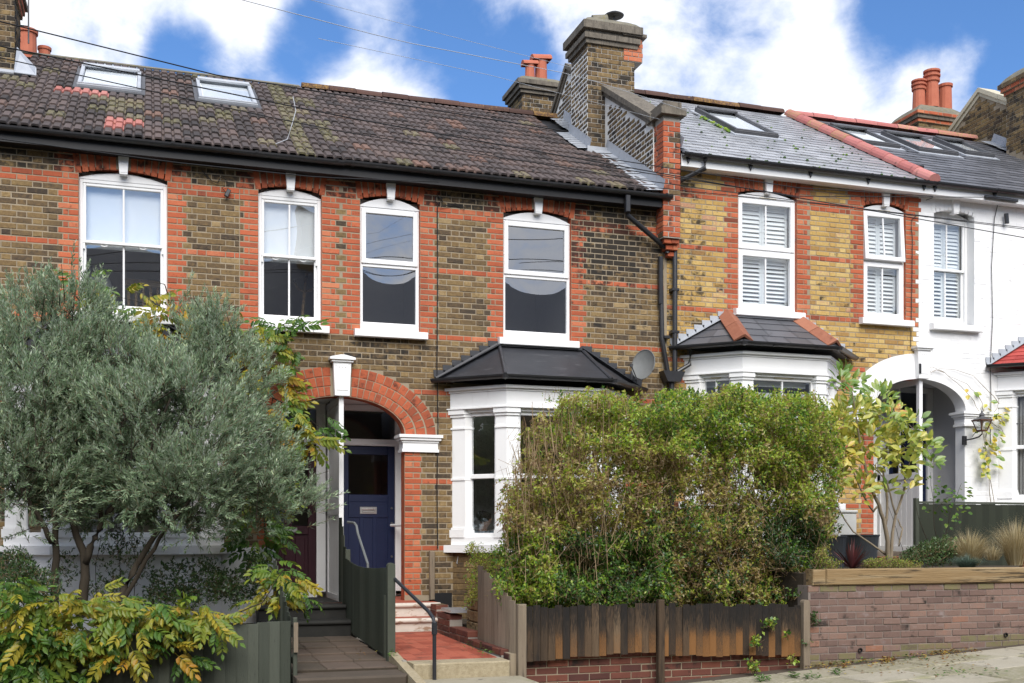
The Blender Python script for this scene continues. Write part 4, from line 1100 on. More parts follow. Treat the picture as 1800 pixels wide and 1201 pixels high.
    for i in range(3): gutter(mb, g[i] + V((0, -.0 if i else -.05, ez + .0)), g[i + 1] + V((0, 0 if i < 2 else -.05, ez + .0)), .052)
    for i in (1, 2): mb.lathe(g[i] + V((0, 0, ez - .03)), [(.001, -.035), (.05, -.02), (.058, .03)], 10)
    for i in range(3):
        for f in (.3, .75):
            pp = g[i].lerp(g[i + 1], f) + V((0, 0, ez)); u = (g[i + 1] - g[i]).normalized() * .015; gutter(mb, pp - u, pp + u, .058)
    mb.build('bay_gutter', 'black', o)
    return o
def thing_part(name, h): return None
b1_ = bay(H1, -1.62, .89, 0, 'h1'); b2_ = bay(H2, 3.87, 6.38, 0, 'h2'); b3_ = bay(H3, 7.34, 9.85, DZ, 'h3'); b4_ = bay(H4, 12.83, 15.34, DZ, 'h4')
# brickwork under the sill of the navy-door house's bay (left splay)
lst = []; Fb = Fr((3.87, 0, 0), V((1, -1, 0)).normalized(), (0, 0, 1), V((-1, -1, 0)).normalized())
for k in range(-50, -38):
    zz = ZB + k * PIT
    for x_, w_ in lay_row(.0, .80, k % 2): lst.append((Fb.p(x_, zz, -.004), Fb.u, Fb.n, Fb.v, w_, PIT - .0095, 'stock', tint_for('stock')))
emit(lst, b2_)
mb = MB(); mb.box(3.62, 3.86, -.02, .0, .45, .96); mb.box(3.24, 3.61, -.015, 0, .45, .86); mb.build('plinth', 'blackwood', H2)
mb = MB(); mb.box(.88, 1.538, -.028, -.001, .45, 1.58); mb.build('painted_plinth', 'masonry', H1)

# ------------------------------------------------------------------ porches
def porch(hl, hr, pc, dz, left_door, right_door, partition):
    z = lambda v: v + dz
    for s, h, dm in ((-1, hl, left_door), (1, hr, right_door)):
        X = lambda a: pc + s * a
        lo = lambda a, b: (min(X(a), X(b)), max(X(a), X(b)))
        mb = MB()                                          # inner walls and ceiling
        a, b = lo(1.04, 1.10); mb.box(a, b, .221, 1.12, z(.5), z(3.62)); a, b = lo(.03, 1.04); mb.box(a, b, .03, 1.12, z(3.56), z(3.62)); pass
        mb.build('porch_wall', 'shadepaint' if s > 0 and dz else 'masonry', h)
        mb = MB(); a, b = lo(.841, 1.039); mb.box(a, b, .01, .22, z(.5), z(2.84)); mb.build('porch_pier', 'masonry' if h is H4 else 'red', h)
        # frame of the doorway
        mb = MB()
        for p, q in ((.05, .175), (.93, 1.038)): a, b = lo(p, q); mb.box(a, b, 1.0, 1.1, z(.95), z(3.55))
        a, b = lo(.175, .93); mb.box(a, b, 1.0, 1.09, z(2.985), z(3.075)); mb.box(a, b, .985, 1.0, z(3.0), z(3.02)); mb.box(a, b, 1.0, 1.09, z(3.47), z(3.55)); mb.box(a, b, .98, 1.1, z(.88), z(.985))
        mb.build('door_frame', 'paint', h)
        a, b = lo(.175, .93)
        F = front(a, 1.04, 0); w = b - a
        mb = MB(); 
        if dm == 'navy':
            bars(mb, F, 0, w, z(.99), z(2.98), .10, -.04, .0, bot=.10, top=.12); mb.bev(F, .10, w - .10, z(2.20), z(2.30), -.04, .0, .004)
            mb.fbox(F, .1, w - .1, z(1.09), z(2.20), -.04, -.014)
            n = 3
            for i in range(4):
                q = .10 + i * (w - .2) / 3
                if 0 < i < 3: mb.bev(F, q - .03, q + .03, z(1.09), z(1.98), -.014, -.002, .004)
            mb.bev(F, .10, w - .10, z(1.98), z(2.20), -.014, -.001, .004)
            mb.bev(F, .06, w - .06, z(.995), z(1.06), .0, .03, .008)
        else:
            bars(mb, F, 0, w, z(.99), z(2.98), .11, -.04, .0, bot=.20, top=.10); mb.bev(F, .11, w - .11, z(1.74), z(1.86), -.04, .0, .004); mb.bev(F, w / 2 - .05, w / 2 + .05, z(1.19), z(2.88), -.04, -.001, .004)
            for q in (.11, w / 2 + .05): mb.bev(F, q + .04, q + w / 2 - .20, z(1.23), z(1.70), -.04, -.012, .01)
            mb.fbox(F, .11, w - .11, z(1.19), z(1.74), -.04, -.022)
        door = mb.build('door', dm if dm in MT else 'navy', h)
        if dm == 'navy':
            pane(F, .10, w - .10, z(2.30), z(2.86), -.02, door, 0, 'darkglass')
            mb = MB(); mb.bev(F, w / 2 - .12, w / 2 + .12, z(2.03), z(2.13), -.001, .010, .004); mb.bev(F, w / 2 - .085, w / 2 + .085, z(2.05), z(2.11), .0105, .016, .004); mb.tube([F.p(w / 2 - .09, z(2.095), .03), F.p(w / 2 + .09, z(2.095), .03)], .008, 6); mb.build('letterbox', 'steel', door)
            mb = MB()
            for q in (2.13, 1.92, 1.45): mb.lathe(F.p(w - .045, z(q - .02), .0), [(.018, 0), (.016, .012), (.001, .014)], 8, axis=(F.u, F.v, F.n))
            mb.build('lock', 'zinc', door)
        else:
            for q in (.11, w / 2 + .05): pane(F, q, q + w / 2 - .16, z(1.86), z(2.88), -.02, door, 0, 'darkglass')
            if dm == 'plum':
                mb = MB(); mb.bev(F, w / 2 - .12, w / 2 + .12, z(1.77), z(1.83), .0, .014, .004); mb.build('letterbox', 'steel', door)
        f2 = pane(front(a, 1.05, 0), 0, w, z(3.075), z(3.47), -.0, h, 0, 'darkglass')
        f2.name = 'fanlight'
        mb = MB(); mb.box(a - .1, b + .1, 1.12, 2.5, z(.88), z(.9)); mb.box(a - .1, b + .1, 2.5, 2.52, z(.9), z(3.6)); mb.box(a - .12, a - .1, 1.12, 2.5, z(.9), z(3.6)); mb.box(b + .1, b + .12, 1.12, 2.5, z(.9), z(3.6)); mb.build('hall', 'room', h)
        # impost capital on the pier
        mb = MB(); a, b = lo(.80, 1.30)
        for (o0, za, zb) in ((0, 2.83, 2.87), (-.012, 2.87, 2.955), (.0, 2.955, 2.985), (.025, 2.985, 3.02), (.045, 3.02, 3.06)):
            mb.box(a - o0, b + o0, -.035 - o0, .225 + o0, z(za) + .0006, z(zb) - .0006)
        mb.build('impost', 'masonry' if h in (H4,) else 'paint', h)
    # boarded partition between the two porches (belongs to the right house), with its posts and mid rail
    mb = MB(); mb.box(pc - .03, pc + .03, -.02, .05, z(.87), z(3.53)); mb.box(pc - .03, pc + .03, .05, 1.1, z(.85), z(.95)); mb.box(pc - .03, pc + .03, .05, 1.1, z(2.0), z(2.10)); mb.box(pc - .03, pc + .03, .05, 1.1, z(3.45), z(3.53)); mb.box(pc - .03, pc + .03, .95, 1.1, z(.95), z(3.45))
    if partition == 'glazed': mb.box(pc - .012, pc + .012, .48, .51, z(2.10), z(3.45)); mb.box(pc - .012, pc + .012, .051, .949, z(2.76), z(2.79))
    po = mb.build('porch_partition', 'paint', hr)
    nb = 7
    for i in range(nb):
        y0 = .052 + i * .897 / nb; mb = MB(); F = Fr((pc, y0, 0), (0, 1, 0), (0, 0, 1), (-1, 0, 0))
        mb.bev(F, .0, .897 / nb - .003, z(.952), z(1.998), -.012, .012, .006)
        if partition != 'glazed': mb.bev(F, .0, .897 / nb - .003, z(2.102), z(3.448), -.012, .012, .006)
        mb.build('board', 'paint' if partition != 'glazed' else 'paint', po)
    if partition == 'glazed':
        F = Fr((pc, .05, 0), (0, 1, 0), (0, 0, 1), (-1, 0, 0))
        for a in (0, .46): pane(F, a + .0, a + .43, z(2.10), z(3.45), 0, po, 0, 'darkglass')
    # keystone over the partition
    mb = MB(); F = front(pc, 0, 0)
    mb.prism([F.p(-.095, z(3.53), 0), F.p(.095, z(3.53), 0), F.p(.115, z(3.96), 0), F.p(-.115, z(3.96), 0)], F.n * .10)
    mb.box(pc - .14, pc + .14, -.125, 0, z(3.962), z(3.99)); mb.box(pc - .165, pc + .165, -.15, 0, z(3.991), z(4.02)); mb.prism([F.p(-.165, z(4.021), 0), F.p(.165, z(4.021), 0), F.p(.02, z(4.055), 0), F.p(-.02, z(4.055), 0)], F.n * .14)
    mb.box(pc - .075, pc + .075, -.106, -.099, z(3.60), z(3.93))
    for i in range(3): mb.lathe((pc - .04 + i * .04, -.107, z(3.90)), [(.009, 0), (.007, .006), (.001, .008)], 6, axis=(V((1, 0, 0)), V((0, 0, 1)), V((0, -1, 0))))
    mb.build('porch_keystone', 'masonry' if dz else 'paint', hr)
    mb = MB(); mb.box(pc - 1.03, pc + 1.03, -.25, 1.12, z(.62), z(.868)); mb.build('porch_floor', 'redpath' if not dz else 'stone', hr)
porch(H1, H2, PARTY1, 0, 'plum', 'navy', 'boarded')
porch(H3, H4, PARTY2, DZ, 'blackwood', 'navy2', 'glazed')
# rendered arch of the right pair: two plain painted half rings standing proud of the brick
for s, h in ((-1, H3), (1, H4)):
    mb = MB(); n = 20; a0, b0, a1, b1 = .84, .47, 1.27, .86
    for i in range(n):
        t0, t1 = [pi / 2 * (i + k) / n for k in (0, 1)]
        q = [(PARTY2 + s * a * cos(t), 0, 3.06 + DZ + b * sin(t)) for a, b, t in ((a0, b0, t0), (a1, b1, t0), (a1, b1, t1), (a0, b0, t1))]
        mb.prism([V(v) + V((0, .006, 0)) for v in (q if s < 0 else q[::-1])], (0, -.024, 0))
    mb.build('arch_ring', 'masonry', h)
mb = MB(); mb.fbox(front(PARTY2 - .10, 0, 0), .0, .035, 3.60 + DZ, 3.75 + DZ, .10, .115); mb.build('house_number_plate', 'black', H4)
# ================================================================== party walls and chimneys
def face_bricks(F, a0, a1, b0, b1, typ, clip=None, sootp=.2, bands=None, pit=PIT, gap=.011):
    """flemish brick face in frame F; clip(a, b) -> True where the face exists"""
    out = []
    for k in range(int(math.floor(b0 / pit)), int(b1 / pit) + 1):
        b = (k + .5) * pit
        if b < b0 or b > b1: continue
        for x, w in lay_row(a0, a1, k % 2):
            if clip and not (clip(x - w * .5, b - .03) and clip(x + w * .5, b + .03) and clip(x - w * .5, b + .03) and clip(x + w * .5, b - .03)): continue
            ty = typ if not bands or not bands(b) else bands(b)
            t = tint_for(ty); out.append((F.p(x, b, 0), F.u, F.n, F.v, w - max(0, gap - .011), pit - gap, ty, (t[0], R.random() * sootp * 2, R.random() * .35 if ty == 'stock' and R.random() < .3 else 0)))
    return out
def flat_cornice(mb, x0, x1, y0, y1, steps, mi=0):
    for o, a, b in steps: mb.box(x0 - o, x1 + o, y0 - o, y1 + o, a + .0005, b - .0005, mi=mi)

def parapet(h, X0, X1, ztop, zroof, y0, ypk, y1, zdrop, mort, chim, pierz):
    """gable wall rising between two roofs: brick left face, stone coping, kneeler pier"""
    mb = MB(); zp_ = ztop + (ypk - y0) * .62; ze = zp_ - (y1 - ypk) * zdrop
    mb.prism([(X0 + .008, y0, zroof - 1.2), (X0 + .008, y1, zroof - 1.2), (X0 + .008, y1, ze), (X0 + .008, ypk, zp_), (X0 + .008, y0, ztop)], (X1 - X0 - .008, 0, 0))
    w = mb.build('parapet_wall', mort, h)
    F = Fr((X0, 0, 0), (0, -1, 0), (0, 0, 1), (-1, 0, 0))      # a = -y
    top = lambda y: (ztop + (y - y0) * .62) if y < ypk else (zp_ - (y - ypk) * zdrop)
    def clip(a, b):
        y = -a
        return y0 < y < y1 and b < top(y) - .13 and b > zroof + (y - RO) * TANR * (1 if y < 3.8 else 0) + (0 if y < 3.8 else 2.4) + .02 and not (chim and chim[0] - .02 < y < chim[1])
    emit(face_bricks(F, -y1, -y0, zroof, zp_ + .1, 'stock', clip, .25, gap=.024 if mort == 'mortar_white' else .011), w)
    mb = MB(); c = .055
    n = 7                                              # coping stones, laid end to end
    for (ya, yb, za, zb, nn) in ((y0 - .02, ypk, ztop, zp_, n), (ypk, y1, zp_, ze, 3)):
        for i in range(nn):
            p0, p1 = ya + (yb - ya) * i / nn, ya + (yb - ya) * (i + 1) / nn - .006
            q0, q1 = za + (zb - za) * i / nn, za + (zb - za) * (i + 1) / nn
            if chim and chim[0] < (p0 + p1) / 2 < chim[1] and False: continue
            m2 = MB(); m2.hexa([(X0 - c, p0, q0 - .07), (X1 + c, p0, q0 - .07), (X1 + c, p1, q1 - .07), (X0 - c, p1, q1 - .07), (X0 - c, p0, q0 + .02), (X1 + c, p0, q0 + .02), (X1 + c, p1, q1 + .02), (X0 - c, p1, q1 + .02)])
            m2.hexa([(X0 - .02, p0, q0 - .15), (X1 + .02, p0, q0 - .15), (X1 + .02, p1, q1 - .15), (X0 - .02, p1, q1 - .15), (X0 - .02, p0, q0 - .071), (X1 + .02, p0, q0 - .071), (X1 + .02, p1, q1 - .071), (X0 - .02, p1, q1 - .071)])
            m2.build('coping', 'stone' if mort != 'mortar' else 'cream', h)
    return w

def chimney(h, x0, x1, y0, y1, zb, zt, typ, mort, steps, cap, zroof, face_soot=.25, lefttyp=None, right=False, pots=()):
    mb = MB(); mb.box(x0 + .008, x1 - .008, y0 + .008, y1 - .008, zb, zt)
    o = mb.build('chimney', mort if mort != 'mortar_white' else 'mortar_grey', h)
    if mort == 'mortar_white':
        mb = MB(); mb.box(x0 + .004, x0 + .02, y0 + .012, y1 - .008, zb, zt - .1); mb.build('pointing', mort, o)
    br = face_bricks(front(0, y0, 0), x0, x1, zb, zt - .0, typ, lambda a, b: b > zroof + (y0 - RO) * TANR + .03, face_soot)
    FL = Fr((x0, 0, 0), (0, -1, 0), (0, 0, 1), (-1, 0, 0)); FR_ = Fr((x1, 0, 0), (0, 1, 0), (0, 0, 1), (1, 0, 0))
    br += face_bricks(FL, -y1, -y0, zb, zt, lefttyp or typ, lambda a, b: b > zroof + (-a - RO) * TANR + .03, face_soot, gap=.023 if mort == 'mortar_white' else .011)
    if right: br += face_bricks(FR_, y0, y1, zb, zt, typ, lambda a, b: b > zroof + (a - RO) * TANR + .03, face_soot + .3)
    emit(br, o)
    for i, (oo, a, b, m) in enumerate(steps):
        if m in ('stock', 'red'):                       # a projecting brick course, brick by brick
            lst = []
            for F, l0, l1 in ((front(0, y0 - oo, 0), x0 - oo, x1 + oo), (Fr((x0 - oo, 0, 0), (0, -1, 0), (0, 0, 1), (-1, 0, 0)), -y1 - oo, -y0 + oo)):
                for x_, w_ in lay_row(l0, l1, i % 2): lst.append((F.p(x_, (a + b) / 2, 0), F.u, F.n, F.v, w_, b - a - .008, m, tint_for(m)))
            mb = MB(); mb.box(x0 - oo + .006, x1 + oo - .006, y0 - oo + .006, y1 + oo, a + .0005, b - .0005); mb.build('corbel_course', mort, o); emit(lst, o)
        else:
            mb = MB(); mb.box(x0 - oo, x1 + oo, y0 - oo, y1 + oo, a + .0005, b - .0005); mb.build('corbel_course', m, o)
    if cap:                                             # sloped cement flaunching
        zc = steps[-1][2]; oo = steps[-1][0] - .02; mb = MB()
        r0 = [(x0 - oo, y0 - oo), (x1 + oo, y0 - oo), (x1 + oo, y1 + oo), (x0 - oo, y1 + oo)]
        cx, cy = (x0 + x1) / 2, (y0 + y1) / 2; prev = [V((a, b, zc)) for a, b in r0]
        for f, dz_ in ((.86, cap * .45), (.66, cap * .85), (.5, cap)):
            cur = [V((cx + (a - cx) * f, cy + (b - cy) * f, zc + dz_)) for a, b in r0]
            mb.add(prev + cur, [(0, 1, 5, 4), (1, 2, 6, 5), (2, 3, 7, 6), (3, 0, 4, 7)]); prev = cur
        mb.add(prev, [(0, 1, 2, 3)]); mb.build('flaunching', 'cement', o)
    for (px_, py_, z0, r, hh, style) in pots:
        mb = MB()
        if style == 'plain': mb.lathe((px_, py_, z0), [(r * 1.0, 0), (r * .92, hh * .9), (r * 1.08, hh * .91), (r * 1.10, hh), (r * .85, hh), (r * .8, hh * .5)], 14)
        elif style == 'louvre': mb.lathe((px_, py_, z0), [(r * 1.06, 0), (r * .92, hh * .68), (r * 1.12, hh * .70), (r * 1.15, hh * .76), (r * .95, hh * .77), (r * .95, hh * .82), (r * 1.2, hh * .83), (r * 1.22, hh * .88), (r * .95, hh * .89), (r * .95, hh * .94), (r * 1.2, hh * .95), (r * 1.2, hh), (.001, hh * 1.02)], 14)
        elif style == 'hood':
            mb.lathe((px_, py_, z0), [(r, 0), (r * .9, hh * .7), (r * .9, hh * .8)], 12)
            half_round(V((px_ - r * 1.5, py_, z0 + hh * .74)), V((px_ + r * 1.5, py_, z0 + hh * .80)), r * 1.05, 'pot', o, name='pot_hood', squash=.9)
        mb.build('chimney_pot', 'pot', o, smooth=False)
    return o

pw = parapet(H2, 6.84, 7.13, 7.70, 6.52, .06, 3.45, 4.6, .75, 'mortar_white', (1.83, 2.56), 7.66)
ch = chimney(H2, 6.55, 7.36, 1.83, 2.56, 7.4, 9.45, 'stock', 'mortar_white', [(.035, 9.45, 9.52, 'stone'), (.07, 9.52, 9.60, 'stone'), (.035, 9.60, 9.66, 'stone'), (.10, 9.66, 9.78, 'stone')], .15, 6.52)
mb = MB(); mb.lathe((7.12, 2.1, 9.92), [(.015, 0), (.015, .14), (.15, .15), (.16, .165), (.10, .20), (.001, .215)], 14); mb.build('cowl', 'zinc', ch)
half_round(V((6.72, 2.05, 9.84)), V((6.95, 2.0, 9.86)), .16, 'cement', ch, name='half_round_cap')
# newer red bricks at the right of the stack, with a slab of its own
lst = []
for k in range(5):
    for x_, w_ in lay_row(7.16, 7.50, k % 2): lst.append((V((x_, 1.815, 9.30 + k * PIT)), V((1, 0, 0)), V((0, -1, 0)), V((0, 0, 1)), w_, PIT - .01, 'red', (.9, .15 * R.random(), 0)))
mb = MB(); mb.box(7.165, 7.49, 1.823, 2.5, 9.26, 9.635); mb.build('chimney_extension', 'mortar_grey', ch); emit(lst, ch)
mb = MB(); mb.box(7.13, 7.54, 1.76, 2.56, 9.64, 9.69); mb.build('extension_slab', 'stone', ch)
# kneeler pier in red brick at the foot of the party wall
pier = MB(); pier.box(6.87, 7.122, -.232, .30, 5.91, 7.62); pw2 = pier.build('kneeler_pier', 'mortar_grey', H2)
lst = []
for k in range(int(5.92 / PIT), int(7.60 / PIT)):
    z = (k + .5) * PIT
    for F, a0, a1 in ((front(0, -.24, 0), 6.86, 7.13), (Fr((6.862, 0, 0), (0, -1, 0), (0, 0, 1), (-1, 0, 0)), -.30, .24)):
        off = 0 if k % 2 else .09
        cells = [(a0, a0 + .17 - off), (a0 + .18 - off, a1)] if a1 - a0 < .3 else [(a0, a0 + .10 + off), (a0 + .11 + off, a0 + .30 + off * .5), (a0 + .31 + off * .5, a1)]
        for a, b in cells:
            ty = 'stock' if R.random() < .12 else 'red'; t = tint_for(ty)
            lst.append((F.p((a + b) / 2, z, 0), F.u, F.n, F.v, b - a - .008, PIT - .010, ty, (t[0], .25 * R.random(), 0)))
for j, (x0, zz, yy) in enumerate(((6.90, 5.88, -.20), (6.95, 5.80, -.15), (7.0, 5.72, -.10))):
    for a, b in ((x0, x0 + .10), (x0 + .11, 7.13)): 
        if b - a > .03: lst.append((V(((a + b) / 2, yy, zz)), V((1, 0, 0)), V((0, -1, 0)), V((0, 0, 1)), b - a, PIT - .01, 'red', tint_for('red')))
    mb = MB(); mb.box(x0 + .004, 7.122, yy + .008, .0, zz - .036, zz + .036); mb.build('corbel', 'red', pw2)
emit(lst, pw2)
mb = MB(); mb.box(6.80, 7.19, -.31, .22, 7.622, 7.72); mb.box(6.86, 7.14, -.25, .2, 7.721, 7.82); mb.build('kneeler_stone', 'stone', H2)
# lead along the foot of the party wall and round the stack
def flash(x0, x1, t0, t1, ze, h, up=.045, wob=.02):
    mb = MB(); n = 8
    for i in range(n):
        a, b = t0 + (t1 - t0) * i / n, t0 + (t1 - t0) * (i + 1) / n - .004
        w0, w1 = R.uniform(-wob, wob), R.uniform(-wob, wob)
        q = [rp(x0 + w0, a, ze, up), rp(x1, a, ze, up + .02), rp(x1, b, ze, up + .012), rp(x0 + w1, b, ze, up - .008)]
        mb.add(q, [(0, 1, 2, 3)]); mb.add([rp(x1, a, ze, up + .02), rp(x1, a, ze, up + .16), rp(x1, b, ze, up + .16), rp(x1, b, ze, up + .012)], [(0, 1, 2, 3)])
    mb.build('lead_flashing', 'lead', h)
flash(6.60, 6.832, -.05, 2.38, 6.52, H2); flash(6.34, 6.54, 2.30, 3.4, 6.52, H2); flash(6.62, 6.832, 3.4, 4.6, 6.52, H2)
mb = MB(); mb.box(6.50, 6.9, 1.70, 1.825, 7.70, 7.80); mb.build('lead_apron', 'lead', H2)
flash(7.28, 7.135, -.02, 1.0, 6.52 + DZ, H3)
# rear stacks seen over the ridges
chimney(H2, 6.40, 7.12, 4.6, 5.3, 8.3, 9.70, 'stock', 'mortar_grey', [(.04, 9.70, 9.76, 'stone'), (.08, 9.76, 9.84, 'stone'), (.12, 9.84, 9.92, 'stone')], .14, 2,
        pots=((6.63, 4.85, 10.0, .095, .42, 'hood'), (6.88, 4.95, 10.0, .12, .62, 'hood')))
c1 = chimney(H1, -2.75, -1.78, 2.62, 3.35, 7.6, 9.30, 'stock', 'mortar', [(.03, 9.30, 9.37, 'red'), (.06, 9.372, 9.45, 'red'), (.09, 9.452, 9.53, 'stone')], .12, 6.52, right=True, face_soot=.4)
lst = []
F = Fr((-1.78 + .03, 0, 0), (0, 1, 0), (0, 0, 1), (1, 0, 0))
for j, oo in enumerate((.03, .06)):
    F = Fr((-1.78 + oo, 0, 0), (0, 1, 0), (0, 0, 1), (1, 0, 0))
    for x_, w_ in lay_row(2.62 - oo, 3.35 + oo, j): lst.append((F.p(x_, 9.335 + j * .076, 0), F.u, F.n, F.v, w_, .066, 'red', tint_for('red')))
emit(lst, c1)
mb = MB(); mb.tube([(-1.66, 3.2, 8.9), (-1.66, 3.2, 10.4)], .012, 5); mb.tube([(-1.78, 3.2, 9.15), (-1.66, 3.2, 9.15)], .01, 4); mb.build('aerial_mast', 'zinc', H1)
chimney(H1, -2.5, -1.55, 4.9, 5.6, 8.3, 9.12, 'stock', 'cement', [(.04, 9.12, 9.2, 'cement')], .12, 2,
        pots=((-1.86, 5.1, 9.26, .155, .62, 'plain'), (-1.62, 5.35, 9.24, .10, .50, 'plain')))
mb = MB(); Fl = Fr(rp(-1.77, 2.55, 6.52, .05), (1, 0, 0), (0, CR, SR), (0, -SR, CR))
mb.fbox(Fl, -1.2, .02, .30, .50, .0, .02); mb.hexa([Fl.p(.02, .30, .02), Fl.p(.30, .36, .0), Fl.p(.26, .9, .0), Fl.p(.02, .9, .22), Fl.p(.02, .30, .03), Fl.p(.30, .36, .012), Fl.p(.26, .9, .012), Fl.p(.02, .9, .26)]); mb.build('lead_apron', 'lead', H1)
# right-hand gable, its stack and the three-pot stack behind
parapet(H4, 15.75, 16.05, 8.30, 6.52 + DZ, .06, 3.82, 5.1, .60, 'mortar', (1.7, 2.78), 8.2)
chimney(H4, 15.45, 16.3, 1.75, 2.78, 7.9, 10.05, 'stock', 'mortar', [(.03, 10.05, 10.12, 'red'), (.07, 10.122, 10.20, 'red'), (.11, 10.202, 10.28, 'stock')], .22, 6.52 + DZ,
        pots=((15.78, 2.2, 10.45, .14, .62, 'louvre'),))
chimney(H4, 15.02, 16.0, 4.75, 5.5, 9.0, 10.22, 'stock', 'mortar', [(.04, 10.22, 10.29, 'red'), (.075, 10.292, 10.36, 'stone'), (.11, 10.362, 10.43, 'red')], .22, 2,
        pots=((15.22, 5.0, 10.52, .13, .66, 'louvre'), (15.50, 4.95, 10.62, .145, .78, 'louvre'), (15.62, 5.3, 10.62, .10, .55, 'plain'), (15.92, 5.05, 10.60, .14, .60, 'plain')))
mb = MB(); mb.box(13.9, 15.4, 4.35, 4.5, 9.6, 9.86); mb.build('rear_coping', 'cream', H4)
flash(15.5, 15.74, .2, 4.4, 6.52 + DZ, H4, .06)

# ================================================================== pipes, dish, lantern, small things on the walls
def pipe(mb, pts, r=.034): mb.tube(pts, r, 10)
mb = MB(); g = at(1090, 345, -.26)
mb.bev(front(6.31, -.20, 0), -.035, .035, 6.20, 6.44, .02, .09, .01); pipe(mb, [(6.31, -.235, 6.26), (6.33, -.20, 6.18), (6.93, -.09, 5.83), (7.0, -.08, 5.79), (7.0, -.08, 5.73)], .036)
mb.build('downpipe', 'black', H2)
mb = MB(); mb.bev(front(0, 0, 0), 6.875, 6.935, 5.0, 5.68, .03, .095, .012); pipe(mb, [(6.905, -.06, 5.68), (6.93, -.06, 4.5), (7.02, -.06, 4.05)], .033); mb.bev(front(6.99, 0, 0), -.045, .045, 4.52, 4.56, .0, .11, .006); mb.build('downpipe', 'black', H2)
mb = MB(); pipe(mb, [(7.50, -.27, 7.05), (7.50, -.27, 6.93), (7.17, -.08, 6.76), (7.12, -.08, 6.70), (7.12, -.08, 4.0)], .036)
for z in (6.0, 5.2, 4.6): mb.bev(front(7.12, 0, 0), -.055, .055, z, z + .04, .0, .12, .006)
mb.build('downpipe', 'black', H3)
mb = MB(); F = front(7.06, 0, 0)
mb.prism([F.p(-.17, 4.05, .03), F.p(-.10, 3.90, .03), F.p(.10, 3.90, .03), F.p(.17, 4.05, .03)], F.n * .16); mb.build('hopper', 'black', H3)
mb = MB(); pipe(mb, [(7.06, -.10, 3.92), (7.06, -.08, 1.6)], .04); pipe(mb, [(7.14, -.12, 4.05), (7.32, -.14, 4.16), (7.34, -.14, 4.36)], .032); mb.build('downpipe', 'black', H3)

D = thing('satellite_dish', 'grey oval satellite dish on a bracket beside the black bay roof', 'dish', (6.5, -.02, 3.95))
c = V((6.50, -.36, 4.09)); n_ = V((-.80, -.56, .20)).normalized(); s_ = n_.cross(V((0, 0, 1))).normalized(); u_ = s_.cross(n_)
mb = MB(); vs = []; fs = []; rings = 7; sg = 28
for back in (0, 1):
    for i in range(rings + 1):
        r = i / rings
        for j in range(sg):
            t = 2 * pi * j / sg; vs.append(c + s_ * (.18 * r * cos(t)) + u_ * (.212 * r * sin(t)) + n_ * (.05 * r * r - .05 - back * .006))
for b in (0, 1):
    k = b * (rings + 1) * sg
    for i in range(rings):
        for j in range(sg): fs.append((k + i * sg + j, k + (i + 1) * sg + j, k + (i + 1) * sg + (j + 1) % sg, k + i * sg + (j + 1) % sg))
mb.add(vs, fs); mb.build('reflector', 'galv', D, smooth=True)
mb = MB(); mb.tube([c + s_ * (.18 * cos(2 * pi * j / 28)) + u_ * (.212 * sin(2 * pi * j / 28)) + n_ * .0 for j in range(29)], .007, 5, cap=False); mb.build('rim', 'galv', D)
mb = MB(); mb.tube([c - n_ * .06 - u_ * .05, V((6.52, -.16, 3.98)), V((6.52, -.03, 3.98))], .018, 8); mb.bev(front(6.52, 0, 0), -.05, .05, 3.92, 4.04, .0, .02, .004); mb.build('bracket', 'zinc', D)
mb = MB(); mb.tube([c - u_ * .22 - n_ * .02, c - u_ * .24 + n_ * .14, c - u_ * .12 + n_ * .30], .009, 6); mb.lathe(c - u_ * .12 + n_ * .30, [(.02, -.02), (.028, .02), (.001, .03)], 8); mb.build('feed_arm', 'zinc', D)
mb = MB(); mb.tube([V((6.53, -.05, 3.93)), V((6.56, -.02, 3.75)), V((6.60, -.015, 3.2))], .006, 5); mb.build('lead', 'cable', D)

LT = thing('wall_lantern', 'old copper topped glass lantern on a black bracket on the white wall', 'lantern', (12.42, -.3, 3.2))
c = at(1726, 745, -.28)
KL = .60
def sq(z, r): return [c + V((r * sx, r * sy, z)) * KL for sx, sy in ((-1, -1), (1, -1), (1, 1), (-1, 1))]
sc_l = lambda pr: [(a * KL, b * KL) for a, b in pr]
cage = MB()
for i in range(4): cage.tube([sq(-.18, .085)[i], sq(.07, .16)[i]], .009, 5); cage.tube([sq(-.18, .085)[i], sq(-.18, .085)[(i + 1) % 4]], .011, 5)
cage.build('frame', 'copper', LT)
gl = MB(); gl.add(sq(-.18, .083) + sq(.07, .158), [(0, 1, 5, 4), (1, 2, 6, 5), (2, 3, 7, 6), (3, 0, 4, 7)]); gl.build('pane', 'oldglass', LT)
rf = MB(); rf.box(c.x - .111, c.x + .111, c.y - .111, c.y + .111, c.z + .042, c.z + .06)
rf.add(sq(.10, .175) + sq(.17, .07), [(0, 1, 5, 4), (1, 2, 6, 5), (2, 3, 7, 6), (3, 0, 4, 7), (4, 5, 6, 7)], mi=1); rf.lathe(c, sc_l([(.075, .165), (.06, .21), (.085, .22), (.05, .27), (.02, .29), (.026, .31), (.012, .34), (.001, .36)]), 12, mi=1); rf.build('roof', ('copper', 'zinc'), LT)
mb = MB(); mb.lathe(c, sc_l([(.035, -.17), (.03, .0), (.045, .01), (.04, .06)]), 10); mb.build('burner', 'brass', LT)
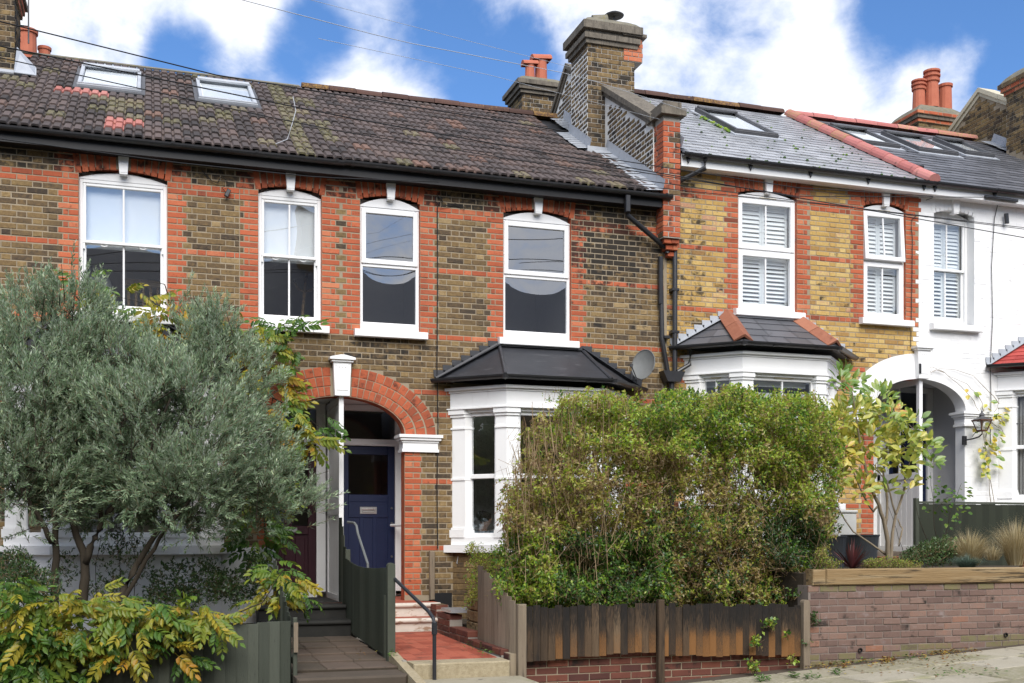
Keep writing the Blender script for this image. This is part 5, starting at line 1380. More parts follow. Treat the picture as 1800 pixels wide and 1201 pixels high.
mb = MB(); mb.tube([c + V((0, 0, -.11)), c + V((0, 0, -.16)), c + V((-.02, .04, -.20)), c + V((-.06, .14, -.225)), V((c.x - .10, -.02, c.z - .235))], .011, 8); mb.bev(front(c.x - .105, 0, 0), -.035, .035, c.z - .31, c.z - .17, .0, .035, .006); mb.tube([c + V((-.02, .01, -.12)), c + V((-.07, .06, -.13)), c + V((-.08, .12, -.19))], .005, 5); mb.build('bracket', 'black', LT)

def cable(pts, r, label, m='cable', name='wall_cable', group=None, cat='cable'):
    mb = MB(); mb.tube(pts, r, 5); return tag(mb.build(name, m), label, cat, group)
cable([(3.74, -.02, 6.17), (3.70, -.03, 6.22), (3.66, -.02, 6.25), (3.63, -.03, 6.21), (3.64, -.03, 6.16), (3.67, -.03, 6.14), (3.70, -.02, 6.17), (3.66, -.02, 6.10), (3.665, -.015, 5.0), (3.655, -.015, 4.0), (3.67, -.015, 3.2), (3.655, -.015, 2.4), (3.665, -.015, 1.55)], .007, 'thin black cable running down the brown brick between the blue door and bay')
cable([at(x, y, -.03) for x, y in ((775, 364), (800, 358), (815, 364), (816, 370))], .006, 'short black cable looped to a metal bracket under the black gutter')
cable([at(x, y, -.02) for x, y in ((1757, 345), (1748, 385), (1743, 470), (1745, 560), (1741, 640), (1742, 700), (1741, 780))], .006, 'thin black cable running down the white wall beside the red tiled bay roof')
cable([at(x, y, -.03) for x, y in ((1640, 318), (1646, 332), (1644, 346), (1628, 352))], .005, 'short cable from the gutter bracket at the end of the red verge tiles')
cable([at(x, y, -.02) for x, y in ((1612, 378), (1603, 386), (1602, 400), (1604, 420), (1603, 500), (1602, 560), (1601, 610))], .006, 'thin dark cable running down red quoins beside the small shuttered window')
cable([at(x, y, -.03) for x, y in ((355, 300), (372, 318), (382, 322), (388, 312), (398, 316), (402, 325), (390, 330), (398, 340))], .006, 'tangled black cable end hanging on brown brick between the two left windows')
cable([at(x, y, .02) for x, y in ((515, 170), (520, 195), (513, 220), (505, 245), (480, 255), (470, 275))], .0055, 'loose pale cable lying down the tiled roof by the second rooflight', 'greycable')
mb = MB(); F = front(0, 0, 0); p = at(1768, 385, -.05); mb.bev(Fr(p, V((.98, 0, .1)).normalized(), V((-.1, 0, .98)).normalized(), (0, -1, 0)), -.03, .03, -.08, .08, 0, .04, .006); tag(mb.build('cable_junction', 'black'), 'small black cable junction box hanging from wires against the white wall', 'junction box')
mb = MB(); p = at(1758, 350, -.22); mb.bev(Fr(p, (1, 0, -.02), (0, 0, 1), (0, -1, 0)), -.30, .32, -.02, .02, 0, .04, .006); tag(mb.build('cable_bracket', 'black'), 'long black cable bracket fixed under the gutter of the white house', 'bracket')
mb = MB(); p = at(400, 340, -.04); mb.bev(Fr(p, V((.9, 0, -.4)).normalized(), V((.4, 0, .9)).normalized(), (0, -1, 0)), -.025, .025, -.05, .05, 0, .03, .006); tag(mb.build('cable_connector', 'black'), 'small black connector dangling on brown brick near the first big window', 'connector')
mb = MB(); F = front(3.585, 0, 0); mb.bev(F, -.035, .035, .87, 1.52, .0, .05, .008); tag(mb.build('timber_post', 'oldwood'), 'short weathered timber casing on the wall between blue door and bay', 'post')
cable([at(x, y, -.05) for x, y in ((806, 975), (803, 990), (812, 996), (819, 985), (817, 972))], .006, 'loop of pale cable hanging under the white bay sill', 'greycable')

# overhead wires (from poles down the street to the house fronts)
def wire(pp, Y0, Y1, r, label, m='cable', sag=.0):
    n = 14; pts = []
    for i in range(n + 1):
        f = i / n; s = f * (len(pp) - 1); k = min(int(s), len(pp) - 2); w = s - k
        x = pp[k][0] * (1 - w) + pp[k + 1][0] * w; y = pp[k][1] * (1 - w) + pp[k + 1][1] * w
        pts.append(at(x, y, Y0 + (Y1 - Y0) * f) - V((0, 0, sag * 4 * f * (1 - f))))
    mb = MB(); mb.tube(pts, r, 4); return tag(mb.build('overhead_wire', m), label, 'wire', 'overhead telephone wires')
wire([(-40, 28), (380, 132), (1000, 232)], -4.5, -3.2, .006, 'overhead wire passing left chimney pot and lying across the tiled ridge')
wire([(380, -12), (700, 72), (1010, 132), (1240, 205)], -5.5, -2, .0035, 'pale overhead wire crossing the blue sky towards the tall chimney', 'greycable')
wire([(560, 68), (860, 132), (1160, 210)], -5.5, -2, .0022, 'thin lower wire crossing the white cloud towards the tall chimney', 'greycable')
wire([(500, -12), (900, 92), (1010, 120)], -5, -2, .0022, 'highest thin wire crossing blue sky left of the tall chimney', 'greycable')
wire([(-30, 75), (600, 205), (1180, 308), (1840, 425)], -4, -1.2, .0065, 'overhead wire sagging across the concrete tiled roof and shuttered windows')
wire([(-30, 95), (560, 225), (1180, 325), (1840, 408)], -4, -1.4, .005, 'overhead wire just under the last one over both roofs')
wire([(-30, 240), (300, 285), (560, 312), (772, 320)], -2.5, -.3, .006, 'wire running along the black gutter to the bracket by the first white keystone')
wire([(1010, 270), (1400, 330), (1640, 345)], -1.6, -.3, .006, 'wire ending at the corner of the red verge tiles')
wire([(1010, 285), (1400, 345), (1757, 347)], -1.8, -.3, .006, 'wire crossing above the shuttered windows to the long black bracket')
wire([(1100, 325), (1500, 365), (1840, 405)], -2, -.6, .005, 'wire crossing shuttered window heads towards the small junction box')

# ================================================================== person indoors
def skin_figure(name, bones, mat, parent=None):
    vs = [b[0] for b in bones]; es = [(i, b[1]) for i, b in enumerate(bones) if b[1] is not None]
    me = bpy.data.meshes.new(name); me.from_pydata(vs, es, [])
    o = bpy.data.objects.new(name, me); COL.objects.link(o)
    sk = o.modifiers.new('skin', 'SKIN'); ss = o.modifiers.new('sub', 'SUBSURF'); ss.levels = ss.render_levels = 2
    for i, b in enumerate(bones): me.skin_vertices[0].data[i].radius = b[2]
    me.skin_vertices[0].data[0].use_root = True
    me.materials.append(MT[mat])
    if parent: par(o, parent)
    return o
pb = at(850, 955, 1.1)
PS = thing('person', 'person with short dark hair and grey blue top seated indoors behind the bay window', 'person', (pb.x, 1.1, 1.2))
x, y = pb.x - .02, 1.1
skin_figure('body', [((x, y, 1.30), None, (.10, .08)), ((x, y, 1.45), 0, (.10, .08)), ((x, y + .01, 1.66), 1, (.11, .08)), ((x + .01, y, 1.80), 2, (.07, .06)), ((x + .02, y - .01, 1.85), 3, (.055, .055)), ((x + .035, y - .02, 1.93), 4, (.078, .088)), ((x + .04, y - .025, 2.02), 5, (.078, .088)), ((x + .12, y - .07, 1.95), 5, (.014, .014)),
    ((x - .20, y, 1.72), 2, (.05, .05)), ((x - .26, y - .05, 1.50), 8, (.042, .042)), ((x - .18, y - .27, 1.36), 9, (.034, .034)), ((x + .21, y, 1.72), 2, (.05, .05)), ((x + .27, y - .05, 1.50), 11, (.042, .042)), ((x + .18, y - .27, 1.36), 12, (.034, .034))], 'skin', PS)
skin_figure('top', [((x, y, 1.24), None, (.185, .135)), ((x, y, 1.45), 0, (.185, .135)), ((x, y + .01, 1.67), 1, (.205, .135)), ((x + .01, y, 1.79), 2, (.115, .095)), ((x - .205, y, 1.73), 2, (.085, .085)), ((x - .265, y - .05, 1.50), 4, (.07, .07)), ((x - .21, y - .22, 1.37), 5, (.058, .058)), ((x + .215, y, 1.73), 2, (.085, .085)), ((x + .275, y - .05, 1.50), 7, (.07, .07)), ((x + .21, y - .22, 1.37), 8, (.058, .058))], 'cloth', PS)
skin_figure('hair', [((x + .0, y - .02, 1.92), None, (.095, .10)), ((x + .015, y - .03, 2.01), 0, (.115, .125)), ((x + .03, y - .035, 2.09), 1, (.095, .105))], 'hair', PS)
mb = MB(); F = Fr((x + .0, y + .30, 0), (1, 0, 0), (0, 0, 1), (0, -1, 0)); mb.bev(F, -.33, .33, 1.0, 1.72, -.1, .0, .03); mb.bev(F, -.33, .33, .85, 1.20, .0, .55, .03); tag(mb.build('armchair', 'room'), 'dim armchair indoors behind the bay window under the seated person', 'chair')

# a few furnishings that show dimly through the left-hand upper windows
L_ = thing('floor_lamp', 'dim white lampshade indoors behind the largest left window', 'lamp', (-.5, .9, 3.6)); pl_ = at(172, 490, .9)
mb = MB(); mb.lathe((pl_.x, .9, pl_.z), [(.11, .12), (.19, -.14)], 18); mb.build('lamp_shade', 'blind', L_)
mb = MB(); mb.tube([(pl_.x, .9, pl_.z), (pl_.x, .9, 3.6)], .012, 6); mb.build('stem', 'zinc', L_)
CB = thing('cot', 'dim slatted wooden headboard indoors in the largest left window', 'cot', (.1, .8, 3.6)); pc_ = at(258, 505, .8)
for k in range(6): mb = MB(); mb.bev(front(pc_.x - .24 + k * .09, .8, 0), 0, .035, 3.7, pc_.z, 0, .02, .004); mb.build('slat', 'sleeper', CB)
mb = MB(); mb.bev(front(pc_.x, .8, 0), -.27, .30, pc_.z + .001, pc_.z + .09, -.01, .03, .006); mb.build('rail', 'sleeper', CB)
ST = thing('coat_stand', 'dim forked wooden stand indoors in the small left window', 'stand', (1.9, .7, 3.6)); pc_ = at(535, 520, .7)
mb = MB(); mb.tube([(pc_.x - .10, .7, 3.7), (pc_.x, .7, pc_.z + .05), (pc_.x + .03, .7, pc_.z + .30)], .022, 7); mb.tube([(pc_.x - .14, .7, pc_.z + .20), (pc_.x - .08, .7, pc_.z + .08), (pc_.x, .7, pc_.z + .05), (pc_.x + .12, .7, pc_.z + .10), (pc_.x + .15, .7, pc_.z + .20)], .018, 6); mb.build('pole', 'sleeper', ST)

# ================================================================== paths and steps
P2 = MB(); P2.box(2.40, 3.42, -3.62, -.96, .0, .478); path2 = P2.build('front_path', 'mortar_grey', kind='structure')
qt = [box_mesh('quarry_tile', 'redpath', (R.random(), 0, 0), .1535, .1535, .012, .002) for i in range(8)]
for i in range(6):
    for j in range(17):
        put('quarry_tile', qt[R.randrange(8)], Matrix.Translation((2.44 + .078 + i * .1555, -3.54 + j * .1555, .486 + j * .1555 * .02)) @ Matrix.Rotation(.02, 4, 'X'), path2)
def step(name, label, x0, x1, yf, yb, z0, z1, nm, rm, tm):
    t = thing(name, label, 'step', ((x0 + x1) / 2, yf, z0))
    mb = MB(); mb.box(x0, x1, yf, yb, z0, z1 - .045); mb.build('riser', rm, t)
    mb = MB(); mb.box(x0, x1, yf + .02, yb, z1 - .044, z1 - .002); mb.build('tread', tm, t)
    mb = MB(); pts = [V((x0, yf - .005 + .035 * (1 - cos(a)) - .03, z1 - .03 + .03 * sin(a))) for a in [pi / 2 - i * pi / 8 for i in range(9)]]
    mb.prism(pts + [V((x0, yf + .05, z1 - .06)), V((x0, yf + .05, z1))], (x1 - x0, 0, 0)); mb.build('nosing', nm, t)
    return t
step('doorstep', 'lower red and white step with rounded nosing on the red tile path', 2.42, 3.50, -.95, -.60, .3, .70, 'nosing', 'nosing', 'redpath')
step('doorstep', 'upper red and white step with rounded nosing right below the blue door', 2.42, 3.55, -.60, -.252, .3, .869, 'nosing', 'nosing', 'redpath')
step('doorstep', 'lower black step in front of the plum door', 1.28, 2.34, -.95, -.60, .3, .70, 'darkstep', 'darkstep', 'darkstep')
step('doorstep', 'upper black step right below the plum door', 1.28, 2.34, -.60, -.252, .3, .869, 'darkstep', 'darkstep', 'darkstep')
mb = MB(); mb.box(1.28, 2.34, -.251, .99, .869, .874); tag(mb.build('doorstep_landing', 'darkstep'), 'black painted landing under the plum front door', 'landing')
mb = MB(); mb.bev(front(0, -3.92, 0), 2.44, 3.42, .20, .476, -.30, .0, .012); tag(mb.build('path_step', 'concrete'), 'thick pebbly concrete step at the street end of the red tile path', 'step')
mb = MB(); mb.bev(front(0, -4.5, 0), 2.42, 3.52, -.1, .325, -.575, .0, .012); tag(mb.build('pavement_step', 'slab'), 'pale slab step at the pavement below the pebbly concrete step', 'step')
mb = MB(); mb.bev(front(0, -4.1, 0), 1.30, 2.34, -.2, .40, -.45, .0, .02); tag(mb.build('path_step', 'pathslab'), 'mossy grey step at the street end of the dark slab path', 'step')
mb = MB(); mb.hexa([(2.345, -4.45, .0), (2.435, -4.45, .0), (2.435, -3.2, .0), (2.345, -3.2, .0), (2.345, -4.45, .36), (2.435, -4.45, .36), (2.435, -3.2, .52), (2.345, -3.2, .52)]); tag(mb.build('path_kerb', 'concrete'), 'sloping narrow concrete kerb between the dark path and the red path', 'kerb')
P1_ = MB(); P1_.box(1.28, 2.345, -3.64, -.96, -.1, .415); path1 = P1_.build('side_path', 'soil', kind='structure')
ps = [box_mesh('path_slab', 'pathslab', (R.random(), 0, R.choice((0, .2, .5))), .345, .52, .03, .006) for i in range(6)]
for i in range(3):
    for j in range(5): put('path_slab', ps[R.randrange(6)], Matrix.Translation((1.30 + .175 + i * .35, -3.36 + j * .53, .428 + j * .02)) @ Matrix.Rotation(R.uniform(-.01, .01), 4, 'Y'), path1)

# low stepped brick kerb wall on the right of the red path
KW = thing('path_wall', 'low stepped brick kerb wall along the right of the red tile path', 'wall', (3.47, -2, .45))
mb = MB(); segs_ = ((-.90, -.30, .86), (-1.55, -.90, .78), (-2.35, -1.55, .64), (-3.6, -2.35, .56))
for a, b, t in segs_: mb.box(3.428, 3.58, a, b, .2, t - .008)
kw = mb.build('wall_core', 'mortar_grey', KW); lst = []
for a, b, t in segs_:
    F = Fr((3.42, 0, 0), (0, -1, 0), (0, 0, 1), (-1, 0, 0))
    k = 0; z = t - .035
    while z > .45:
        for x_, w_ in lay_row(-b, -a, k % 2, 'run'): lst.append((F.p(x_, z, 0), F.u, F.n, F.v, w_, .064, 'plinth', tint_for('plinth')))
        z -= .075; k += 1
    G = Fr((3.50, 0, t), (0, -1, 0), (-1, 0, 0), (0, 0, 1))
    for x_, w_ in lay_row(-b, -a, 1, 'run'): lst.append((G.p(x_, 0, 0), G.u, G.n, G.v, w_, .15, 'plinth' if t < .8 else 'stock', tint_for('plinth')))
    Ff = front(0, a, 0); lst.append((Ff.p(3.50, t - .035, .002), Ff.u, Ff.n, Ff.v, .155, .064, 'plinth', tint_for('plinth')))
emit(lst, kw)
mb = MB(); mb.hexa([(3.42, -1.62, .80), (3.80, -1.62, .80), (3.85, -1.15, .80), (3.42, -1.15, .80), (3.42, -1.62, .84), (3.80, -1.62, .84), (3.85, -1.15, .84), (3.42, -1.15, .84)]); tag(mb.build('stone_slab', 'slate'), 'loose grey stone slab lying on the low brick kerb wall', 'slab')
PB = thing('planter_box', 'pale timber sleeper edging behind the low brick kerb wall', 'planter', (3.66, -2, .5))
for j in range(3):
    mb = MB(); mb.bev(Fr((3.62, 0, 0), (0, -1, 0), (0, 0, 1), (-1, 0, 0)), 1.6, 2.55, .58 + j * .135, .705 + j * .135, -.08, .0, .01); mb.build('plank', 'sleeper', PB)

# handrail
HR = thing('handrail', 'black bent pipe handrail rising from the pavement to the green gate post', 'handrail', (2.62, -4.0, .3))
q = [(2.63, -3.98, -.1), (2.63, -3.98, .86), (2.625, -3.95, .92), (2.60, -3.86, .98), (2.40, -3.14, 1.29)]
mb = MB(); mb.tube(q, .019, 10); mb.build('rail', 'rail', HR)
mb = MB(); mb.lathe((2.63, -3.98, .78), [(.019, -.02), (.028, -.015), (.028, .05), (.019, .055)], 10); mb.lathe((2.63, -3.98, .85), [(.019, -.02), (.027, -.015), (.027, .03), (.019, .04)], 10); mb.build('coupling', 'rail', HR)
H_ = at(604, 920, -.45); mb = MB(); mb.tube([(2.45, -.10, 1.90), (2.50, -.30, 1.885), (2.505, -.42, 1.85), (2.51, -.50, 1.75), (2.55, -.95, 1.38), (2.56, -.97, .7)], .016, 8); tag(mb.build('door_rail', 'greyrail'), 'grey bent pipe grab rail beside the blue front door', 'handrail')
mb = MB(); mb.tube([(3.24, .96, 1.87), (3.36, .55, 1.87)], .02, 8); tag(mb.build('grab_rail', 'paint'), 'short white grab rail on the right side of the blue door porch', 'handrail')

# ================================================================== fences
def fence_boards(parent, pts, pitch, zb, zt, m, thick=.014, nrm=None, tints=None, feather=True, name='board', jag=.02, limit=300):
    """separate upright boards between plan points, each lapped over the next"""
    for (p, q) in zip(pts[:-1], pts[1:]):
        p, q = V((*p, 0)), V((*q, 0)); L = (q - p).length; u = (q - p).normalized(); n = V((u.y, -u.x, 0))
        if nrm and n.dot(V((*nrm, 0))) < 0: n = -n
        k = max(1, int(round(L / pitch))); w = L / k
        for i in range(k):
            f0, f1 = i * w, (i + 1) * w + (.012 if feather else -.009)
            c = p + u * (f0 + w / 2); za, zb2 = zb(c), zt(c)
            z0, z1 = za + R.uniform(-jag, jag) * .6, zb2 + R.uniform(-jag, jag)
            lean = R.uniform(-.006, .006)
            t = tints(c) if tints else (R.random(), 0, 0)
            F = Fr(p, u, (0, 0, 1), n); mb = MB(); d0 = .002 * (i % 2)
            zs = [z0, z0 + (z1 - z0) * .35, z0 + (z1 - z0) * .7, z1]
            vs = []
            for z in zs:
                j = R.uniform(-.002, .002)
                vs += [F.p(f0 + j + lean * (z - z0), z, d0 + .007), F.p(f1 - .001 + lean * (z - z0), z, d0 + thick + .010), F.p(f1 + lean * (z - z0), z, d0 - .001), F.p(f0 + lean * (z - z0), z, d0)]
            fs = [(3, 2, 1, 0), (12, 13, 14, 15)]
            for r in range(3):
                for e in range(4): a = r * 4; fs.append((a + e, a + (e + 1) % 4, a + 4 + (e + 1) % 4, a + 4 + e))
            # tint: lower part may carry the orange wear
            mb.add(vs, fs, t)
            o_ = mb.build(name, m, parent)
            if m == 'board':                                # rot-black heads and orange worn feet, blended up the board
                me_ = o_.data; me_.attributes.remove(me_.attributes['tint']); at_ = me_.attributes.new('tint', 'FLOAT_COLOR', 'POINT')
                g_ = R.uniform(.45, 1.0); arr = []
                for s_, l_ in ((0, t[2]), (.15 * g_, t[2] * .8), (.7 * g_, .05), (g_, 0)): arr += [t[0], s_, l_, 1] * 4
                at_.data.foreach_set('color', np.array(arr, dtype=np.float32))
def post(parent, x, y, z0, z1, s, m, rounded=False):
    mb = MB(); F = front(x, y, 0)
    if rounded:
        mb.prism([F.p(-s, z0, 0), F.p(s, z0, 0), F.p(s, z1 - s * .8, 0)] + [F.p(s * cos(a), z1 - s * .8 + s * .8 * sin(a), 0) for a in (pi / 6, pi / 3, pi / 2, 2 * pi / 3, 5 * pi / 6)] + [F.p(-s, z1 - s * .8, 0)], (0, 2 * s, 0))
    else: mb.bev(F, -s, s, z0, z1, -2 * s, 0, .008)
    return mb.build('post', m, parent)

FA = thing('fence', 'dark green feather edge fence along the front of the olive tree garden', 'fence', (0, -3.8, 0))
fence_boards(FA, [(-2.2, -3.8), (1.26, -3.8)], .098, lambda c: .02, lambda c: .845 + (c.x - .2) * .07, 'green', jag=.004, nrm=(0, -1), tints=lambda c: (R.uniform(.25, .8), 0, R.choice((0, 0, .2))))
FB = thing('fence', 'dark green side fence sloping down beside the dark slab path', 'fence', (1.3, -3.2, .3))
fence_boards(FB, [(1.29, -3.76), (1.29, -2.4)], .11, lambda c: .30, lambda c: .93 + max(0, (c.y + 3.8)) ** 1.2 * .37, 'green', jag=.004, nrm=(-1, 0))
post(FB, 1.318, -3.84, -.1, .945, .020, 'greenpost'); mb = MB(); mb.box(1.30, 1.34, -3.872, -3.85, .62, .90); mb.build('batten', 'oldwood', FB)
mb = MB(); mb.box(1.302, 1.345, -3.76, -2.4, .50, .56); mb.build('rail', 'greenpost', FB)
FC = thing('fence', 'dark green boarded divider with scooped top between the two front paths', 'fence', (2.37, -1.8, .45))
fence_boards(FC, [(2.37, -3.10), (2.37, -.46)], .118, lambda c: .46 + .035 * (c.y + 3.1), lambda c: 1.355 + .09 * abs((c.y + 1.75) / 1.3) ** 2 * (1 if c.y > -1.75 else .35), 'green', jag=.003, nrm=(-1, 0), tints=lambda c: (R.uniform(.2, .6), 0, 0))
post(FC, 2.375, -3.19, .1, 1.44, .04, 'greenpost', True); post(FC, 2.385, -.50, .4, 1.55, .032, 'greenpost')
mb = MB(); mb.box(2.335, 2.36, -3.02, -2.95, .42, 1.1); mb.build('hinge_board', 'greenpost', FC)
FD = thing('fence', 'dark green upper divider panel rising against the porch partition', 'fence', (2.37, -.2, .8))
fence_boards(FD, [(2.372, -.45), (2.372, -.03)], .10, lambda c: .50, lambda c: 1.45 + .55 * ((c.y + .45) / .42) ** .7 if c.y > -.45 else 1.45, 'green', jag=.006, nrm=(-1, 0))

def wear(c): return (min(1, max(0, R.gauss(.38, .24))), R.choice((0, 0, .25, .45)), R.choice((.1, .35, .55, .7)) if c.x < 5 else R.choice((.35, .6, .8, .95)))
FE = thing('fence', 'weathered brown board fence under the hedge', 'fence', (5.1, -3.8, .5))
fence_boards(FE, [(3.62, -3.80), (5.06, -3.80)], .080, lambda c: .475 + .02 * sin(c.x * 3), lambda c: 1.0 + .008 * sin(c.x * 9), 'board', jag=.022, nrm=(0, -1), tints=wear, feather=False)
fence_boards(FE, [(5.13, -3.80), (6.80, -3.80)], .080, lambda c: .46 - .035 * (c.x - 5.1), lambda c: 1.0 - .03 * (c.x - 5.1) + .008 * sin(c.x * 9), 'board', jag=.022, nrm=(0, -1), tints=wear, feather=False)
post(FE, 3.565, -3.87, -.2, 1.03, .045, 'oldwood'); post(FE, 5.10, -3.87, -.1, 1.05, .035, 'board'); post(FE, 6.84, -3.87, .15, 1.02, .04, 'oldwood', True)
FG = thing('fence', 'grey weathered side fence sweeping up from the corner post by the red path', 'fence', (3.52, -3.2, .5))
fence_boards(FG, [(3.52, -3.78), (3.52, -2.52)], .125, lambda c: .53 - .02 * (c.y + 3.8), lambda c: 1.02 + .37 * ((c.y + 3.8) / 1.25) ** .85 if c.y > -3.8 else 1.02, 'oldwood', jag=.015, nrm=(-1, 0), tints=lambda c: (R.uniform(.2, .9), 0, 0))
FH = thing('fence', 'low dark green vertical board fence before the white house', 'fence', (11.5, -1.4, 1.3))
fence_boards(FH, [(10.22, -1.40), (13.6, -1.40)], .118, lambda c: 1.25, lambda c: 2.17, 'greendark', jag=.004, nrm=(0, -1), tints=lambda c: (R.uniform(.1, .8), .1, 0))
mb = MB(); mb.box(10.2, 13.62, -1.425, -1.375, 2.175, 2.205); mb.build('capping_rail', 'greenpost', FH); post(FH, 10.19, -1.42, 1.2, 2.25, .03, 'greenpost')

# ================================================================== garden walls
def garden_wall(name, label, x0, x1, y, zt, zb, typ, mort, pit, bond, top_lich):
    t = thing(name, label, 'wall', ((x0 + x1) / 2, y, zb(x0))); F = front(0, y, 0)
    mb = MB(); mb.hexa([(x0 + .006, y + .008, -.3), (x1, y + .008, -.3), (x1, y + .22, -.3), (x0 + .006, y + .22, -.3), (x0 + .006, y + .008, zt(x0)), (x1, y + .008, zt(x1)), (x1, y + .22, zt(x1)), (x0 + .006, y + .22, zt(x0))]); core = mb.build('wall_core', mort, t)
    lst = []; k = 0; z = max(zt(x0), zt(x1)) - pit / 2
    while z > -.3:
        for x_, w_ in lay_row(x0, x1, k % 2, bond):
            if z + pit / 2 > zt(x_) + .01 or z < zb(x_) - .04: continue
            tt = tint_for(typ); li = 0
            if top_lich and (z > zt(x_) - .10 or z < zb(x_) + .12): li = R.uniform(.35, .8)
            lst.append((F.p(x_, z, R.uniform(-.004, .003)), F.u, F.n, F.v, w_, pit - .0095, typ, (tt[0], .15 if R.random() < .1 else 0, li)))
        z -= pit; k += 1
    emit(lst, core); return t
garden_wall('garden_wall', 'mauve red brick retaining wall with a timber sleeper on top', 6.90, 10.9, -3.80, lambda x: 1.17, zp, 'purple', 'mortar_mauve', .0755, 'run', True)
garden_wall('garden_wall', 'low dark red brick wall below the weathered board fence', 3.58, 6.86, -3.72, lambda x: .52 - .035 * max(0, x - 5.1), zp, 'plinth', 'mortar', .0755, 'run', False)
lst = []; Fs = Fr((3.45, 0, 0), (0, -1, 0), (0, 0, 1), (-1, 0, 0))
SWL = thing('garden_wall', 'short dark red brick return wall beside the concrete step', 'wall', (3.5, -3.5, .1)); mb = MB(); mb.box(3.458, 3.575, -3.80, -2.5, -.2, .53); core = mb.build('wall_core', 'mortar', SWL)
for k in range(10):
    for x_, w_ in lay_row(2.5, 3.80, k % 2, 'run'): lst.append((Fs.p(x_, .49 - k * .0755, 0), Fs.u, Fs.n, Fs.v, w_, .066, 'plinth', tint_for('plinth')))
emit(lst, core)
TS = thing('timber_sleeper', 'long golden brown timber sleeper lying on the mauve brick wall', 'sleeper', (8.9, -3.75, 1.17))
mb = MB(); n = 30
for i in range(n):
    pass
F = front(0, -3.83, 0); mb.bev(F, 7.12, 10.9, 1.172, 1.35, -.16, .0, .012); mb.build('beam', 'sleeper', TS)
mb = MB(); mb.bev(front(0, -3.825, 0), 6.95, 7.115, 1.172, 1.345, -.16, 0, .012); tag(mb.build('timber_block', 'sleeper'), 'short timber block at the left end of the long sleeper', 'timber')
for px_, py_ in ((1512, 1143), (1768, 1116)):
    p = at(px_, py_, -3.81); mb = MB(); mb.lathe(p, [(.026, 0), (.026, .012), (.019, .012), (.019, -.03)], 12, axis=(V((1, 0, 0)), V((0, 0, 1)), V((0, -1, 0)))); tag(mb.build('weep_pipe', 'black'), 'black drain pipe end low in the mauve wall, %s' % ('by the wet stain' if px_ < 1600 else 'at the right end'), 'pipe')

# things standing in the yellow house's garden
mb = MB(); p = at(1480, 925, -.72); F = front(p.x, -.60, 0); mb.bev(F, -.20, .20, 1.55, 2.05, .0, .20, .02); mb.bev(F, -.205, .205, 2.05, 2.09, -.0, .215, .01); tag(mb.build('meter_box', 'meter'), 'white plastic meter box on the wall below the shuttered bay', 'meter box')
mb = MB(); mb.bev(front(9.72, -.1, 0), -.11, .11, 2.10, 2.20, .0, .16, .01); tag(mb.build('wall_ledge', 'masonry'), 'end of the white bay sill above the meter box', 'sill')
for (px_, py_, Y, r0, r1, hh, lab) in ((1512, 985, -1.3, .21, .25, .42, 'round dark grey planter standing right of the meter box'), (1462, 985, -1.5, .16, .19, .40, 'dark blue grey planter tucked behind the end of the hedge')):
    p = at(px_, py_, Y); mb = MB(); mb.lathe((p.x, Y, 1.30), [(.001, .0), (r0, .0), (r1, hh), (r1 + .012, hh), (r1 + .012, hh + .02), (r1 - .02, hh + .02), (r1 - .03, hh - .05), (.001, hh - .05)], 20); tag(mb.build('planter', 'planter'), lab, 'planter')
mb = MB(); mb.bev(front(0, -.72, 0), 10.1, 11.2, 1.30, 1.42, -.5, 0, .012); tag(mb.build('doorstep', 'hip'), 'tan stone step in front of the boarded white porch', 'step')
p = at(1803, 985, -3.3); mb = MB(); mb.lathe((p.x + .02, -3.3, 1.30), [(.001, 0), (.08, 0), (.11, .16), (.125, .16), (.125, .19), (.10, .19), (.001, .15)], 16); tag(mb.build('terracotta_pot', 'pot'), 'small terracotta pot at the right end of the sleeper topped wall', 'pot')

# row of houses across the street: only seen as the dark shapes reflected in the windows
OP = thing('terrace', 'row of houses across the street, seen only as dark reflections in the windows', 'terrace', (0, -21, 0))
mb = MB(); mb.box(-40, 45, -30, -21.5, -2, 6.65); mb.build('wall', 'stock', OP)
mb = MB(); mb.prism([(-40.2, -21.1, 6.6), (-40.2, -25.7, 11.45), (-40.2, -30.4, 6.6)], (85.4, 0, 0)); mb.build('roof', 'slate_dark', OP)
me = None
for i in range(16):
    for z0 in (1.2, 4.7):
        mb = MB(); mb.bev(Fr((-36 + i * 5, -21.49, 0), (-1, 0, 0), (0, 0, 1), (0, 1, 0)), -.6, .6, z0, z0 + 1.7, 0, .05, .02); mb.build('window', 'paint', OP)
for i in range(6):
    mb = MB(); mb.box(-34 + i * 13, -33 + i * 13, -26.2, -25.4, 10.5, 13.2); mb.build('chimney', 'stock', OP)
# ================================================================== plants
def rnd_unit(n):
    v = NR.normal(size=(n, 3)); return v / np.linalg.norm(v, axis=1, keepdims=True)
def norm(a): return a / np.maximum(1e-9, np.linalg.norm(a, axis=-1, keepdims=True))
def leaf_cards(base, d, length, width, tint, side=None, fold=.25, droop=.0):
    """one folded four-point leaf per row"""
    n = len(base)
    if side is None: side = rnd_unit(n)
    s = norm(np.cross(d, side)); up = np.cross(s, d)
    L = length[:, None]; Wd = width[:, None]
    mid = base + d * L * .45
    tip = base + d * L; tip[:, 2] -= droop * length
    a = mid + s * Wd * .5 + up * Wd * fold; b = mid - s * Wd * .5 + up * Wd * fold
    v = np.stack([base, a, tip, b], 1).reshape(-1, 3)
    f = np.arange(4 * n).reshape(n, 4)
    t = np.zeros((n, 3)); t[:, 0] = tint
    return v, f, t
def poly_in(px, py, P):
    c = False; j = len(P) - 1
    for i in range(len(P)):
        if (P[i][1] > py) != (P[j][1] > py) and px < (P[j][0] - P[i][0]) * (py - P[i][1]) / (P[j][1] - P[i][1]) + P[i][0]: c = not c
        j = i
    return c
